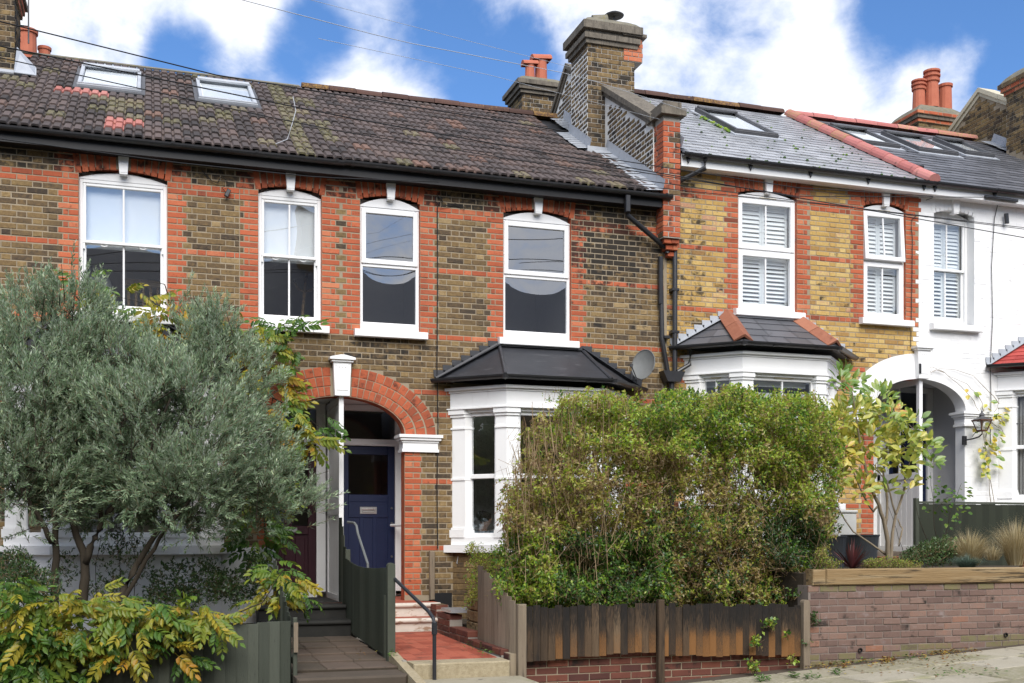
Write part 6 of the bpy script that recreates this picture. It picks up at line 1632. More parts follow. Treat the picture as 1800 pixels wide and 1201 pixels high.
def atn(px, py, Y): return np.array(at(px, py, Y))
def branch(mb, pts, r0, r1, n=7, wob=.01):
    pts = [V(p) for p in pts]; out = []
    for i in range(len(pts) - 1):
        for k in range(3):
            f = k / 3; p = pts[i].lerp(pts[i + 1], f); out.append(p + V((R.uniform(-wob, wob), R.uniform(-wob, wob), 0)) * (1 if i + k else 0))
    out.append(pts[-1]); m = len(out)
    mb.tube(out, [r0 + (r1 - r0) * i / (m - 1) for i in range(m)], n)

# ---------------------------------------------------------------- olive tree
OT = thing('olive_tree', 'big grey green olive tree with several trunks in the left front garden', 'tree', tuple(at(150, 1065, -2.2)))
TY = -2.2
trunks = [([(97, 1085), (98, 1000), (97, 950), (94, 870), (97, 800), (104, 720), (110, 640)], .052, .018), ([(92, 955), (72, 915), (48, 880), (28, 845), (8, 800)], .036, .014),
          ([(143, 1085), (148, 1030), (150, 985), (136, 940), (116, 890), (106, 840), (112, 760), (150, 660)], .068, .016), ([(150, 990), (166, 945), (190, 900), (225, 862), (262, 800), (300, 700)], .05, .014),
          ([(196, 1085), (232, 1010), (262, 960), (292, 915), (312, 870), (322, 800), (340, 690)], .048, .014), ([(204, 1080), (258, 985), (295, 925), (335, 880), (390, 840), (470, 820)], .034, .010),
          ([(292, 915), (330, 895), (372, 905)], .018, .007), ([(176, 930), (178, 880), (172, 800), (190, 700)], .03, .010)]
mbt = []
for k, (pp, r0, r1) in enumerate(trunks):
    mb = MB(); dy = R.uniform(-.12, .12)
    branch(mb, [at(x, y, TY + dy * min(1, i / 3) - (i * .06 if k % 2 else -i * .04)) for i, (x, y) in enumerate(pp)], r0 * .8, r1 * .75, 8, .012)
    mb.build('trunk' if k in (0, 2, 4, 5) else 'limb', 'bark', OT, smooth=True)
lobes = [(95, 625, 125), (55, 760, 150), (15, 690, 110), (200, 690, 115), (330, 640, 95), (395, 690, 100), (300, 770, 150), (425, 800, 100), (170, 800, 135), (500, 868, 58), (15, 830, 100), (350, 860, 95), (130, 560, 70), (380, 600, 60), (445, 890, 60), (250, 850, 80), (60, 860, 70), (330, 880, 70), (530, 880, 36), (470, 850, 60), (130, 850, 70), (420, 900, 55), (50, 900, 55), (300, 905, 45), (185, 885, 45)]
S = 168.
cs = np.array([atn(x, y, TY + R.uniform(-.35, .45)) for x, y, r in lobes]); rs = np.array([r / S for x, y, r in lobes])
prob = rs ** 2.2; prob /= prob.sum()
ns = 10500
li = NR.choice(len(lobes), ns, p=prob)
dirs = rnd_unit(ns); rad = NR.uniform(.25, 1.0, ns) ** .45
pos = cs[li] + dirs * (rs[li] * rad)[:, None] * np.array([1, .8, 1])
from mathutils import noise as mnoise
keep = np.array([mnoise.noise(V(p) * 2.4) + .35 * mnoise.noise(V(p) * 6.5) > -.12 for p in pos])
keep &= ~((pos[:, 2] < 1.75) & (NR.random(ns) < .75))
pos, dirs = pos[keep], dirs[keep]; ns = len(pos)
sd_ = norm(dirs * .8 + np.array([0, -.15, .75]) + rnd_unit(ns) * .55)
# a few long upright shoots along the top
ex = [(125, 455), (140, 480), (75, 480), (100, 500), (50, 490), (165, 490), (325, 505), (345, 525), (372, 530), (392, 545), (300, 540), (245, 590), (505, 640 + 60), (565, 858), (560, 880), (540, 905), (20, 540), (40, 560)]
ep = np.array([atn(x, y + 22, TY + R.uniform(-.3, .2)) for x, y in ex]); ed = norm(np.array([[.1, 0, 1]] * len(ex)) + rnd_unit(len(ex)) * .2)
ed[-5:-2] = norm(np.array([[1, -.2, .35]] * 3))
pos = np.concatenate([pos, ep]); sd_ = np.concatenate([sd_, ed]); ns = len(pos)
V_, F_, T_ = [], [], []; off = 0
nl = 18
ln = NR.uniform(.14, .27, ns); ln[-len(ex):] = .30
clump = np.array([mnoise.noise(V(p) * 4.2 + V((5, 1, 2))) for p in pos])
side0 = norm(np.cross(sd_, rnd_unit(ns))); side1 = np.cross(sd_, side0)
bs, ds, ls, ws, ts, sdv = [], [], [], [], [], []
for k in range(nl):
    f = (k // 2 + .5) / (nl / 2); sgn = 1 if k % 2 else -1
    sv = (side0 if (k // 2) % 2 else side1) * sgn
    b = pos + sd_ * (ln * f)[:, None]
    d = norm(sd_ * (.75 + .6 * f) + sv * .62 + rnd_unit(ns) * .16)
    bs.append(b); ds.append(d); ls.append(NR.uniform(.050, .086, ns) * (1.05 - .35 * f)); ws.append(NR.uniform(.012, .018, ns)); sdv.append(norm(rnd_unit(ns) * .75 + np.array([0, -.45, .75])))
    ts.append(np.clip(.36 + clump * .35 + NR.normal(0, .16, ns) + .16 * f * (NR.random(ns) < .5), 0, 1))
v, f, t = leaf_cards(np.concatenate(bs), np.concatenate(ds), np.concatenate(ls), np.concatenate(ws), np.concatenate(ts), np.concatenate(sdv), .15)
npmesh('crown', v, f, 'olive', t, OT, kind='stuff')
# twigs carrying the leaves, three sided
def twig_mesh(name, p, d, L, r0, r1, mat, parent, tint, bend=0.0):
    n = len(p); s = norm(np.cross(d, rnd_unit(n))); u = np.cross(d, s); ring = []
    e = p + d * L[:, None] + rnd_unit(n) * (bend * L)[:, None]
    for q, r in ((p, r0), (e, r1)):
        for k in range(3):
            a = 2 * pi * k / 3; ring.append(q + (s * cos(a) + u * sin(a)) * (r[:, None] if isinstance(r, np.ndarray) else r))
    v = np.stack(ring, 1).reshape(-1, 3); b = (np.arange(n) * 6)[:, None]
    f = np.concatenate([b + np.array([[k, (k + 1) % 3, 3 + (k + 1) % 3, 3 + k]]) for k in range(3)], 0)
    t = np.zeros((3 * n, 3)); t[:, 0] = np.tile(tint, 3)
    return npmesh(name, v, f, mat, t, parent, kind='stuff')
twig_mesh('twigs', pos, sd_, ln, .0028, .0012, 'twig', OT, np.full(ns, .25))
# fine bare branchlets inside the crown
nb_ = 420; li = NR.choice(len(lobes), nb_, p=prob)
bp = cs[li] + rnd_unit(nb_) * (rs[li] * .55)[:, None]; bd = norm(rnd_unit(nb_) + np.array([0, 0, .9]))
twig_mesh('branchlets', bp, bd, NR.uniform(.25, .5, nb_), .006, .003, 'bark', OT, np.full(nb_, .5), .15)

# ---------------------------------------------------------------- pinnate leaves (wisteria)
def pinnate(seed, t0, pairs=5, L=.34, ll=.092, lw=.043):
    r = random.Random(seed); mb = MB()
    def P(f): return V((L * f * (1 - .18 * f), 0, -.30 * L * f * f))
    for k in range(pairs * 2 + 1):
        if k == pairs * 2: f, ang = 1.0, 0
        else: f, ang = .22 + .75 * (k // 2) / pairs, (1 if k % 2 else -1) * r.uniform(.75, 1.05)
        b = P(f); d = V((cos(ang), sin(ang), -.45 - r.uniform(0, .35))).normalized(); s = d.cross(V((0, 0, 1))).normalized(); u = s.cross(d)
        l, w = ll * r.uniform(.8, 1.12) * (1.15 - .35 * abs(f - .55)), lw * r.uniform(.85, 1.1)
        t = (min(1, max(0, t0 + r.gauss(0, .09))), 0, 0)
        m1, m2 = b + d * l * .35, b + d * l * .72
        vs = [b, m1 + s * w * .5 + u * w * .16, m2 + s * w * .36 + u * w * .10, b + d * l - u * l * .12, m2 - s * w * .36 + u * w * .10, m1 - s * w * .5 + u * w * .16, m1, m2]
        mb.add(vs, [(0, 6, 1), (6, 7, 2, 1), (7, 3, 2), (0, 5, 6), (6, 5, 4, 7), (7, 4, 3)], t)
    mb.tube([P(0), P(.5), P(1)], .0016, 3, (max(0, t0 - .1), 0, 0))
    me = bpy.data.meshes.new('leaf'); me.from_pydata([tuple(v) for v in mb.v], [], mb.f); me.materials.append(MT['wleaf'])
    a = me.attributes.new('tint', 'FLOAT_COLOR', 'FACE'); arr = np.ones((len(mb.f), 4), dtype=np.float32); arr[:, :3] = mb.t; a.data.foreach_set('color', arr.ravel())
    return me, mb
PIN = [pinnate(i, t) for i, t in enumerate((.12, .2, .3, .40, .5, .58, .66, .74, .82, .9, .70, .62))]
def basis(d, up=(0, 0, 1)):
    d = V(d).normalized(); u = V(up); s = u.cross(d)
    if s.length < 1e-4: s = V((0, 1, 0))
    s.normalize(); u = d.cross(s)
    return Matrix(((d.x, s.x, u.x, 0), (d.y, s.y, u.y, 0), (d.z, s.z, u.z, 0), (0, 0, 0, 1)))
def place_leaves(plant, spots, meshes, pick, limit=300, scale=(.8, 1.15), stuffmat='wleaf', name='leaf'):
    sm = MB()
    for k, (p, d, key) in enumerate(spots):
        q = pick(key); me, mb = meshes[q]
        M4 = Matrix.Translation(V(p)) @ basis(d, V((R.uniform(-.6, .6), R.uniform(-1.3, .1), R.uniform(.3, 1)))) @ Matrix.Scale(R.uniform(*scale), 4)
        if k < limit: put(name, me, M4, plant)
        else:
            k0 = len(sm.v); sm.add([M4 @ V(v) for v in mb.v], mb.f); sm.t[-len(mb.f):] = mb.t
    if sm.f: sm.build('leaf_mass', stuffmat, plant, kind='stuff')
def pickw(key):
    lo, hi = key; c = [i for i, t in enumerate((.12, .2, .3, .40, .5, .58, .66, .74, .82, .9, .70, .62)) if lo <= t <= hi]
    return R.choice(c)
WI = thing('wisteria', 'climbing wisteria with yellow leaves on the brown brick beside the plum door', 'climber', (1.4, -.2, .6))
spots = []
def cluster(x, y, rx, ry, n, key, Y=(-.7, -.2), down=.5):
    for i in range(int(n * (1.35 if Y[0] < -3 else 1))):
        a, r = R.uniform(0, 2 * pi), sqrt(R.random())
        d = V((cos(a) * .9 + R.uniform(-.5, .5), -.45 + R.uniform(-.5, .3), -down + R.uniform(-.2, .9)))
        spots.append((at(x + rx * r * cos(a), y + ry * r * sin(a), R.uniform(*Y)), d, key))
for c in ((540, 760, 32, 30, 24, (.4, .9)), (505, 745, 25, 35, 14, (.5, .9)), (555, 740, 20, 18, 9, (.1, .3)), (480, 690, 22, 50, 26, (.4, .85)), (455, 610, 30, 45, 30, (.3, .8)), (425, 580, 25, 25, 12, (.5, .8)), (300, 560, 30, 30, 16, (.6, .95)), (215, 515, 30, 14, 9, (.6, .85)), (250, 540, 40, 18, 8, (.2, .7)), (145, 500, 15, 25, 7, (.1, .3)), (320, 590, 40, 30, 14, (.5, .9)), (470, 640, 20, 60, 14, (.3, .7)), (475, 870, 18, 50, 12, (.3, .8)), (450, 930, 40, 50, 14, (.1, .5)), (455, 930, 20, 60, 24, (.1, .5)), (455, 850, 24, 60, 20, (.1, .5)), (545, 570, 8, 8, 4, (.1, .3)), (510, 575, 20, 6, 4, (.1, .3)), (480, 570, 15, 8, 4, (.1, .4)), (10, 600, 12, 30, 6, (.1, .3)), (525, 610, 12, 8, 3, (.1, .3))): cluster(*c)
place_leaves(WI, spots, PIN, pickw)
mb = MB()
for pp in ([(470, 990), (465, 900), (470, 800), (480, 700), (455, 620), (400, 570), (300, 545), (200, 520)], [(480, 700), (520, 720), (560, 750)], [(455, 600), (500, 570), (545, 565), (552, 585)], [(300, 545), (290, 500), (265, 495)], [(400, 570), (330, 560), (270, 520)]):
    branch(mb, [at(x, y, -.22) for x, y in pp], .010, .003, 5, .01)
mb.build('stem', 'bark', WI)
WS = thing('wisteria', 'yellow and green leafy wisteria spilling over the dark green front fence', 'climber', (.2, -3.6, .6))
spots = []
FYs = (-4.05, -3.72)
for c in ((60, 1080, 70, 50, 46, (.3, .75)), (150, 1075, 70, 40, 46, (.4, .8)), (40, 1140, 55, 45, 40, (.1, .5)), (130, 1125, 60, 35, 26, (.3, .6)), (250, 1085, 60, 30, 32, (.4, .8)), (340, 1075, 60, 28, 34, (.35, .8)), (230, 1110, 30, 20, 14, (.1, .4)), (380, 1090, 26, 18, 8, (.3, .7)), (225, 1140, 18, 16, 8, (.7, .95)), (300, 1135, 16, 14, 5, (.6, .9)), (325, 1160, 10, 22, 5, (.1, .3)), (270, 1060, 20, 14, 8, (.1, .3)), (210, 1150, 20, 25, 8, (.5, .8)), (60, 1180, 30, 20, 10, (.2, .6)), (140, 1175, 18, 20, 6, (.1, .3)), (15, 1040, 30, 30, 14, (.2, .6))): cluster(*c, Y=FYs, down=.6)
R.shuffle(spots)
ss = len(spots)
for c in ((500, 1030, 26, 35, 24, (.4, .85)), (470, 1050, 24, 28, 16, (.5, .9)), (530, 1045, 18, 20, 6, (.1, .3)), (490, 1000, 22, 14, 8, (.2, .5))): cluster(*c, Y=(-2.9, -2.3), down=.6)
tail = spots[ss:]; spots = tail + spots[:ss]
place_leaves(WS, spots, PIN, pickw, scale=(.5, 1.08))
mb = MB()
for pp in ([(60, 1150), (120, 1090), (220, 1070), (330, 1070), (400, 1085)], [(120, 1090), (60, 1060), (10, 1040)], [(400, 1085), (460, 1060), (500, 1000)]): branch(mb, [at(x, y, -3.6) for x, y in pp], .009, .003, 5)
mb.build('stem', 'bark', WS)
cable([at(x, y, -3.86) for x, y in ((262, 1118), (262, 1140), (255, 1155), (240, 1166), (215, 1171), (190, 1168), (180, 1163))], .005, 'loop of pale wire hanging on the dark green front fence', 'greycable', 'garden_wire', None, 'wire')

# ---------------------------------------------------------------- loose foliage shrubs made of many small leaves
def shrub(name, label, cat, mat, lob, n, Ysp, lsz, wsz, tint, tsd=.15, stems=None, sm='bark', up=.3, group=None, leafname='foliage', per=6, spread=.10):
    c0 = at(lob[0][0], lob[0][1] + lob[0][3], Ysp[0])
    t = thing(name, label, cat, tuple(c0), group)
    n = int(n * 1.6); m = n // per; tip = []; dr = []
    wts = np.array([l[2] * l[3] for l in lob], float); wts /= wts.sum()
    for i in range(m):
        x, y, rx, ry = lob[NR.choice(len(lob), p=wts)][:4]
        a, r = R.uniform(0, 2 * pi), sqrt(R.random())
        tip.append(at(x + rx * r * cos(a), y + ry * r * sin(a), R.uniform(*Ysp))); dr.append((cos(a) * .5, -.3, .3 - sin(a) * .4))
    tip = np.array([tuple(q) for q in tip]); dr = norm(np.array(dr) + rnd_unit(m) * .6)
    B = np.repeat(tip, per, 0) + np.repeat(dr, per, 0) * (NR.uniform(-spread, .02, m * per))[:, None]
    D_ = norm(np.repeat(dr, per, 0) * .4 + rnd_unit(m * per) * .8 + np.array([0, 0, up]))
    cl_ = np.repeat(np.array([mnoise.noise(V(p) * 5) for p in tip]), per)
    v, f, tt = leaf_cards(B, D_, NR.uniform(*lsz, m * per), NR.uniform(*wsz, m * per), np.clip(tint + cl_ * .3 + NR.normal(0, tsd, m * per), 0, 1), norm(rnd_unit(m * per) * .8 + np.array([0, -.4, .75])), .18)
    npmesh(leafname, v, f, mat, tt, t, kind='stuff')
    twig_mesh('twigs', tip - dr * spread, dr, np.full(m, spread), .0022, .0012, 'twig', t, np.full(m, .3))
    if stems:
        mb = MB()
        for pp, r0, r1, Y in stems: branch(mb, [at(x, y, Y) for x, y in pp], r0, r1, 5)
        mb.build('stem', sm, t)
    return t
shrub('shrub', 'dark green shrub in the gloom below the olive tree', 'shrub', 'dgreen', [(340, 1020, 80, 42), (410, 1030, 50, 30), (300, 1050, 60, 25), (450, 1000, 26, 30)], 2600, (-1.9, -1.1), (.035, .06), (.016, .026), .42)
shrub('shrub', 'sparse dark seedling shrub between the olive trunks', 'shrub', 'dgreen', [(215, 980, 55, 50), (190, 1040, 50, 30), (110, 1000, 30, 40)], 900, (-2.0, -1.5), (.03, .055), (.012, .02), .35, stems=[([(210, 1070), (212, 1000), (205, 920)], .006, .002, -1.8), ([(170, 1070), (168, 990), (178, 940)], .005, .002, -1.7), ([(235, 1060), (240, 980), (225, 930)], .005, .002, -1.7)])
shrub('shrub', 'dark green fern like foliage at the far left below the window', 'shrub', 'dgreen', [(25, 1010, 40, 50), (70, 1030, 40, 35), (20, 1075, 40, 30)], 3000, (-2.9, -1.9), (.035, .06), (.012, .02), .40)
shrub('shrub', 'light green bushy plant left of the hedge by the bay sill', 'shrub', 'hedge', [(845, 1010, 28, 45), (835, 970, 22, 18), (862, 985, 18, 25), (830, 1050, 14, 20), (855, 1045, 25, 20)], 1700, (-2.35, -1.7), (.018, .034), (.009, .016), .40, .14, [([(845, 1060), (850, 1000), (840, 960)], .005, .002, -2.0), ([(850, 1060), (862, 1000), (868, 970)], .005, .002, -2.0)])

# ---------------------------------------------------------------- the hedge
HG = thing('hedge', 'overgrown straggly privet hedge, green on top and bare and twiggy at the left', 'hedge', (5.6, -3.0, .6))
HP = [(872, 1040), (880, 985), (888, 900), (905, 830), (925, 765), (955, 712), (1000, 700), (1045, 690), (1090, 702), (1140, 706), (1185, 692), (1235, 690), (1290, 678), (1330, 690), (1390, 692), (1440, 704), (1468, 735), (1482, 800), (1478, 870), (1462, 930), (1448, 990), (1428, 1030), (1405, 1062), (1290, 1074), (1160, 1066), (1000, 1066), (930, 1078), (890, 1076)]
def zone(x, y):
    """density and leaf tint of the hedge by place along it (px of its front face)"""
    n1 = mnoise.noise(V((x * .013, y * .016, 0))); n2 = mnoise.noise(V((x * .035, y * .035, 3)))
    brown = lambda *a: R.choice(a)
    den, ti = .95, brown(.45, .55, .66, .74)
    if x < 1150 and y < 930:
        den, ti = .62, brown(.5, .66, .74, .8, .84)
        if x > 960 and y < 790: den, ti = .75, brown(.40, .5, .55, .68)
        if x < 985 and y < 850: den = .20
    if x > 1130 and y < 790: den, ti = 1.05, brown(.30, .44, .48, .52) + .05 * (x > 1320)
    if 1060 < x < 1340 and 800 < y < 890: den, ti = .50, brown(.45, .62, .74, .82)
    if x >= 1340 and 790 <= y < 900: den, ti = .9, brown(.36, .48, .6, .7)
    if y > 890 and x > 1130: den, ti = 1.1, brown(.06, .16, .42, .68, .78, .84)  # dark leaf tints put in the shade below the overhanging top
    if y > 935 and x < 1180: den, ti = 1.15, brown(.12, .2, .26) + .2 * (x < 980)
    if (x - 1395) ** 2 / 62 ** 2 + (y - 950) ** 2 / 45 ** 2 < 1: den, ti = 1.2, .05  # darkest leaf tint stands in for the shadowed hollow here
    if (x - 1290) ** 2 / 70 ** 2 + (y - 985) ** 2 / 40 ** 2 < 1: ti = brown(.06, .8, .84)
    if y > 1035: den *= .7
    return max(.05, den * (1 + .9 * n1 + .5 * n2)), ti - .06 + n2 * .18 + n1 * .16
tips = []; tt_ = []
while len(tips) < 19000:
    x, y = R.uniform(865, 1485), R.uniform(676, 1068)
    en = 16 * mnoise.noise(V((x * .022, y * .022, 7))) + 7 * mnoise.noise(V((x * .07, y * .07, 2)))
    if not poly_in(x + R.gauss(0, 4) + en, y + R.gauss(0, 7) + en, HP): continue
    d, ti = zone(x, y)
    if R.random() > d: continue
    tips.append(tuple(at(x, y, -3.42 + .55 * mnoise.noise(V((x * .015, y * .021, 9))) + R.random() ** 1.25 * 1.35 - (.16 if y > 1030 else 0)))); tt_.append(ti + R.gauss(0, .10))
tips = np.array(tips); tt_ = np.array(tt_); m = len(tips); per = 10
dr = norm(rnd_unit(m) * .7 + np.array([0, -.35, .65]))
B = np.repeat(tips, per, 0) + np.repeat(dr, per, 0) * NR.uniform(-.10, .03, m * per)[:, None]
D_ = norm(np.repeat(dr, per, 0) * .5 + rnd_unit(m * per) * .85)
v, f, t = leaf_cards(B, D_, NR.uniform(.028, .052, m * per), NR.uniform(.015, .026, m * per), np.clip(np.repeat(tt_, per) + NR.normal(0, .09, m * per) + (NR.random(m * per) < .04) * .4, 0, 1), norm(rnd_unit(m * per) * .75 + np.array([0, -.5, .7])), .2)
npmesh('foliage', v, f, 'hedge', t, HG, kind='stuff')
twig_mesh('twigs', tips - dr * .13, dr, np.full(m, .13), .0024, .0014, 'twig', HG, NR.uniform(.1, .7, m))
# upright stems, thick at the left where the hedge is bare
sp_, sd2, sL, sr = [], [], [], []
for i in range(1100):
    x = R.uniform(880, 1470); y0 = R.uniform(800, 1060); L = R.uniform(.25, .75)
    if not poly_in(x, y0, HP): continue
    if not poly_in(x, y0 - L * 150, HP): L *= .4
    sp_.append(tuple(at(x, y0, (-3.5 if x < 1080 else -3.15) + R.random() * .9))); sd2.append((R.gauss(0, .14), R.gauss(0, .1), 1)); sL.append(L); sr.append(R.uniform(.002, .005))
for i in range(420):
    x = R.uniform(890, 1180); y = R.uniform(760, 1000)
    sp_.append(tuple(at(x, y, -3.6 + R.random() * .6))); a = R.gauss(pi / 2, .9); sd2.append((cos(a), R.gauss(0, .25), sin(a))); sL.append(R.uniform(.08, .3)); sr.append(R.uniform(.0016, .003))
for i in range(260):
    x = R.uniform(1150, 1460); y = R.uniform(880, 1050)
    sp_.append(tuple(at(x, y, -3.6 + R.random() * .4))); a = R.uniform(0, pi); sd2.append((cos(a), R.gauss(0, .25), sin(a))); sL.append(R.uniform(.08, .3)); sr.append(R.uniform(.0015, .0028))
for x, y, h in ((925, 800, 70), (940, 800, 82), (960, 795, 85), (915, 830, 50), (908, 850, 55), (970, 790, 75), (985, 780, 70), (905, 870, 60), (893, 960, 60), (950, 830, 60), (1000, 770, 60), (930, 850, 80), (1010, 750, 40), (1045, 725, 30), (1070, 720, 28), (1100, 725, 26), (1020, 730, 36)):
    for k in range(3): sp_.append(tuple(at(x + R.uniform(-5, 5), y + R.uniform(-8, 8), -3.5 + R.random() * .3))); sd2.append((R.gauss(-.10, .10), 0, 1)); sL.append(h / 172); sr.append(R.uniform(.003, .0055))
twig_mesh('stems', np.array(sp_), norm(np.array(sd2)), np.array(sL), np.array(sr), np.array(sr) * .6, 'twig', HG, NR.uniform(.2, 1, len(sp_)), .10)
# thin seed heads above the top edge
v0 = []
for i in range(70):
    x = R.choice((R.uniform(950, 1140), R.uniform(1140, 1460))); y = 702 + R.uniform(-6, 16); v0.append(tuple(at(x, y, -3.2)))
v0 = np.array(v0); n0 = len(v0); d0 = norm(np.array([[0, 0, 1.]] * n0) + rnd_unit(n0) * .3)
twig_mesh('shoots', v0, d0, NR.uniform(.05, .14, n0), .0022, .001, 'twig', HG, NR.uniform(.1, .5, n0))
B = np.repeat(v0 + d0 * .08, 4, 0) + rnd_unit(n0 * 4) * .03
v, f, t = leaf_cards(B, norm(rnd_unit(n0 * 4) + [0, 0, .6]), NR.uniform(.018, .032, n0 * 4), NR.uniform(.008, .014, n0 * 4), NR.uniform(.35, .95, n0 * 4)); npmesh('shoot_leaves', v, f, 'hedge', t, HG, kind='stuff')

# ---------------------------------------------------------------- small tree with yellowing leaves
def broad(seed, t0, L=.128, Wd=.060, mat='yleaf'):
    r = random.Random(seed); mb = MB(); prof = ((0, .02), (.2, .62), (.45, 1.0), (.7, .86), (.88, .45), (1, .0)); vs = []
    cur = r.uniform(.05, .3); tw = r.uniform(-.25, .25)
    for f, w in prof:
        x = L * f; z = -cur * L * f * f; k = tw * f
        for s in (-1, 0, 1): vs.append((x, s * w * Wd / 2 * cos(k), z + abs(s) * w * Wd * .13 + s * w * Wd * .5 * sin(k)))
    fs = []; ts = []
    for i in range(5):
        for s in (0, 1): a = i * 3 + s; fs.append((a, a + 1, a + 4, a + 3)); ts.append((min(1, max(0, t0 + r.gauss(0, .05) + (.08 if i > 3 else 0))), 0, 0))
    mb.add(vs, fs); mb.t = ts; mb.v = [tuple(q) for q in mb.v]
    me = bpy.data.meshes.new('leaf'); me.from_pydata(mb.v, [], mb.f); me.materials.append(MT[mat])
    a = me.attributes.new('tint', 'FLOAT_COLOR', 'FACE'); arr = np.ones((len(fs), 4), dtype=np.float32); arr[:, :3] = ts; a.data.foreach_set('color', arr.ravel())
    return me, mb
TT = [.05, .12, .2, .28, .34, .4, .46, .52, .58, .64, .7, .76, .82, .88, .97]
BR = [broad(i, t) for i, t in enumerate(TT)]
MG = thing('magnolia_tree', 'small pale stemmed tree with big green and yellow leaves behind the retaining wall', 'tree', tuple(at(1562, 1000, -2.5)))
YT = -2.5
bra = [([(1562, 1008), (1561, 965), (1556, 925), (1545, 888), (1528, 850), (1516, 800), (1505, 740), (1498, 690)], .034, .007), ([(1566, 1000), (1568, 950), (1575, 905), (1590, 860), (1592, 825), (1580, 800), (1540, 790)], .024, .006), ([(1556, 925), (1560, 880), (1552, 830), (1560, 770), (1572, 720)], .020, .005),
       ([(1545, 888), (1535, 900), (1518, 870), (1500, 830), (1475, 790)], .014, .004), ([(1556, 975), (1530, 955), (1500, 935), (1480, 905), (1468, 880)], .014, .005), ([(1575, 905), (1560, 850), (1535, 815)], .014, .004), ([(1580, 800), (1610, 770), (1640, 790)], .008, .003), ([(1560, 770), (1595, 745), (1625, 770)], .008, .003), ([(1580, 960), (1585, 930), (1578, 912)], .012, .008), ([(1590, 840), (1600, 810), (1615, 800)], .008, .003)]
for k, (pp, r0, r1) in enumerate(bra):
    mb = MB(); branch(mb, [at(x, y, YT + (k % 3 - 1) * .05 * i) for i, (x, y) in enumerate(pp)], r0, r1, 7, .008); mb.build('trunk' if k < 2 else 'limb', 'palebark', MG, smooth=True)
clusters = [(1480, 668, 16, 20, 12, .05, .2), (1500, 680, 20, 20, 10, .05, .25), (1545, 700, 26, 18, 18, .05, .3), (1500, 730, 40, 28, 44, .28, .75), (1560, 735, 40, 22, 36, .2, .6), (1605, 745, 22, 18, 14, .05, .3), (1475, 745, 28, 22, 26, .4, .85), (1530, 775, 48, 26, 46, .3, .8), (1590, 780, 36, 24, 36, .25, .7), (1630, 790, 20, 18, 16, .1, .4), (1640, 812, 14, 8, 6, .05, .2), (1480, 790, 28, 22, 22, .4, .85), (1530, 815, 40, 16, 18, .4, .8), (1590, 815, 24, 12, 10, .3, .6), (1600, 850, 10, 16, 6, .3, .8), (1515, 860, 24, 22, 18, .4, .85), (1470, 830, 20, 25, 12, .4, .8), (1570, 730, 10, 6, 4, .9, 1), (1455, 770, 16, 25, 12, .4, .8), (1560, 860, 18, 14, 6, .05, .6)]
spots = []
for x, y, rx, ry, n, lo, hi in clusters:
    for i in range(int(n * 3.0)):
        a, r = R.uniform(0, 2 * pi), sqrt(R.random())
        spots.append((at(x + rx * r * cos(a), y + ry * r * sin(a), YT + R.uniform(-.45, .35)), V((cos(a) * .8 + R.uniform(-.4, .4), R.uniform(-.8, .4), -sin(a) * .4 + R.uniform(-.1, .9))), (lo, hi)))
R.shuffle(spots)
pickb = lambda key: R.choice([i for i, t in enumerate(TT) if key[0] <= t <= key[1]] or [4])
place_leaves(MG, spots, BR, pickb, stuffmat='yleaf', scale=(.8, 1.2))
mb = MB()
for p, d, k in spots[:260]:
    mb.tube([p, p - V(d).normalized() * .06 - V((0, 0, .05))], .0022, 3)
mb.build('twigs', 'palebark', MG, kind='stuff')

# ---------------------------------------------------------------- plants behind the retaining wall
CO = thing('cordyline', 'dark red spiky cordyline behind the timber sleeper', 'plant', tuple(at(1497, 1000, -3.42)))
p0 = at(1497, 1000, -3.42)
for i in range(34):
    a = R.uniform(0, 2 * pi); el = R.uniform(.25, 1.45); L = R.uniform(.26, .42); d = V((cos(a) * cos(el), sin(a) * cos(el), sin(el))); s = d.cross(V((0, 0, 1))).normalized()
    mb = MB(); vs = []
    for f, w in ((0, .012), (.3, .016), (.65, .013), (1, .001)):
        q = p0 + d * (L * f) - V((0, 0, .10 * L * f * f * cos(el) * 2)); vs += [q - s * w, q - V((0, 0, .004 * (1 - f))), q + s * w]
    fs = []
    for k in range(3): fs += [(k * 3, k * 3 + 1, k * 3 + 4, k * 3 + 3), (k * 3 + 1, k * 3 + 2, k * 3 + 5, k * 3 + 4)]
    mb.add(vs, fs, (R.random(), 0, 0)); mb.build('leaf', 'cordy', CO)
def tuft(name, label, cat, mat, p, n, h, sp, w, droop, tlo=0, thi=1):
    p = V(p); t = thing(name, label, cat, tuple(p)); vs, fs, ts = [], [], []
    for i in range(n):
        a = R.uniform(0, 2 * pi); r = sqrt(R.random()); L = h * R.uniform(.6, 1.1); b = np.array([p.x + cos(a) * r * sp * .35, p.y + sin(a) * r * sp * .35, p.z])
        o = np.array([cos(a), sin(a), 0]) * sp * r * R.uniform(.7, 1.5); s = np.array([-sin(a), cos(a), 0]) * w
        k = len(vs)
        for f in (0, .4, .75, 1):
            q = b + o * f ** 1.6 + np.array([0, 0, L * (f - droop * r * f ** 2.4)]); ww = s * (1 - f) ** .6
            vs += [q - ww, q + ww]
        for j in range(3): fs.append((k + 2 * j, k + 2 * j + 1, k + 2 * j + 3, k + 2 * j + 2)); ts.append((R.uniform(tlo, thi), 0, 0))
    npmesh('blades', vs, fs, mat, ts, t, kind='stuff')
    return t
tuft('feather_grass', 'blond feather grass tuft left of the tallest one before the green fence', 'grass', 'straw', at(1704, 994, -3.1), 1000, .52, .30, .0024, .40)
tuft('feather_grass', 'taller blond feather grass tuft at the right edge', 'grass', 'straw', at(1786, 994, -3.25), 1000, .66, .28, .0024, .34)
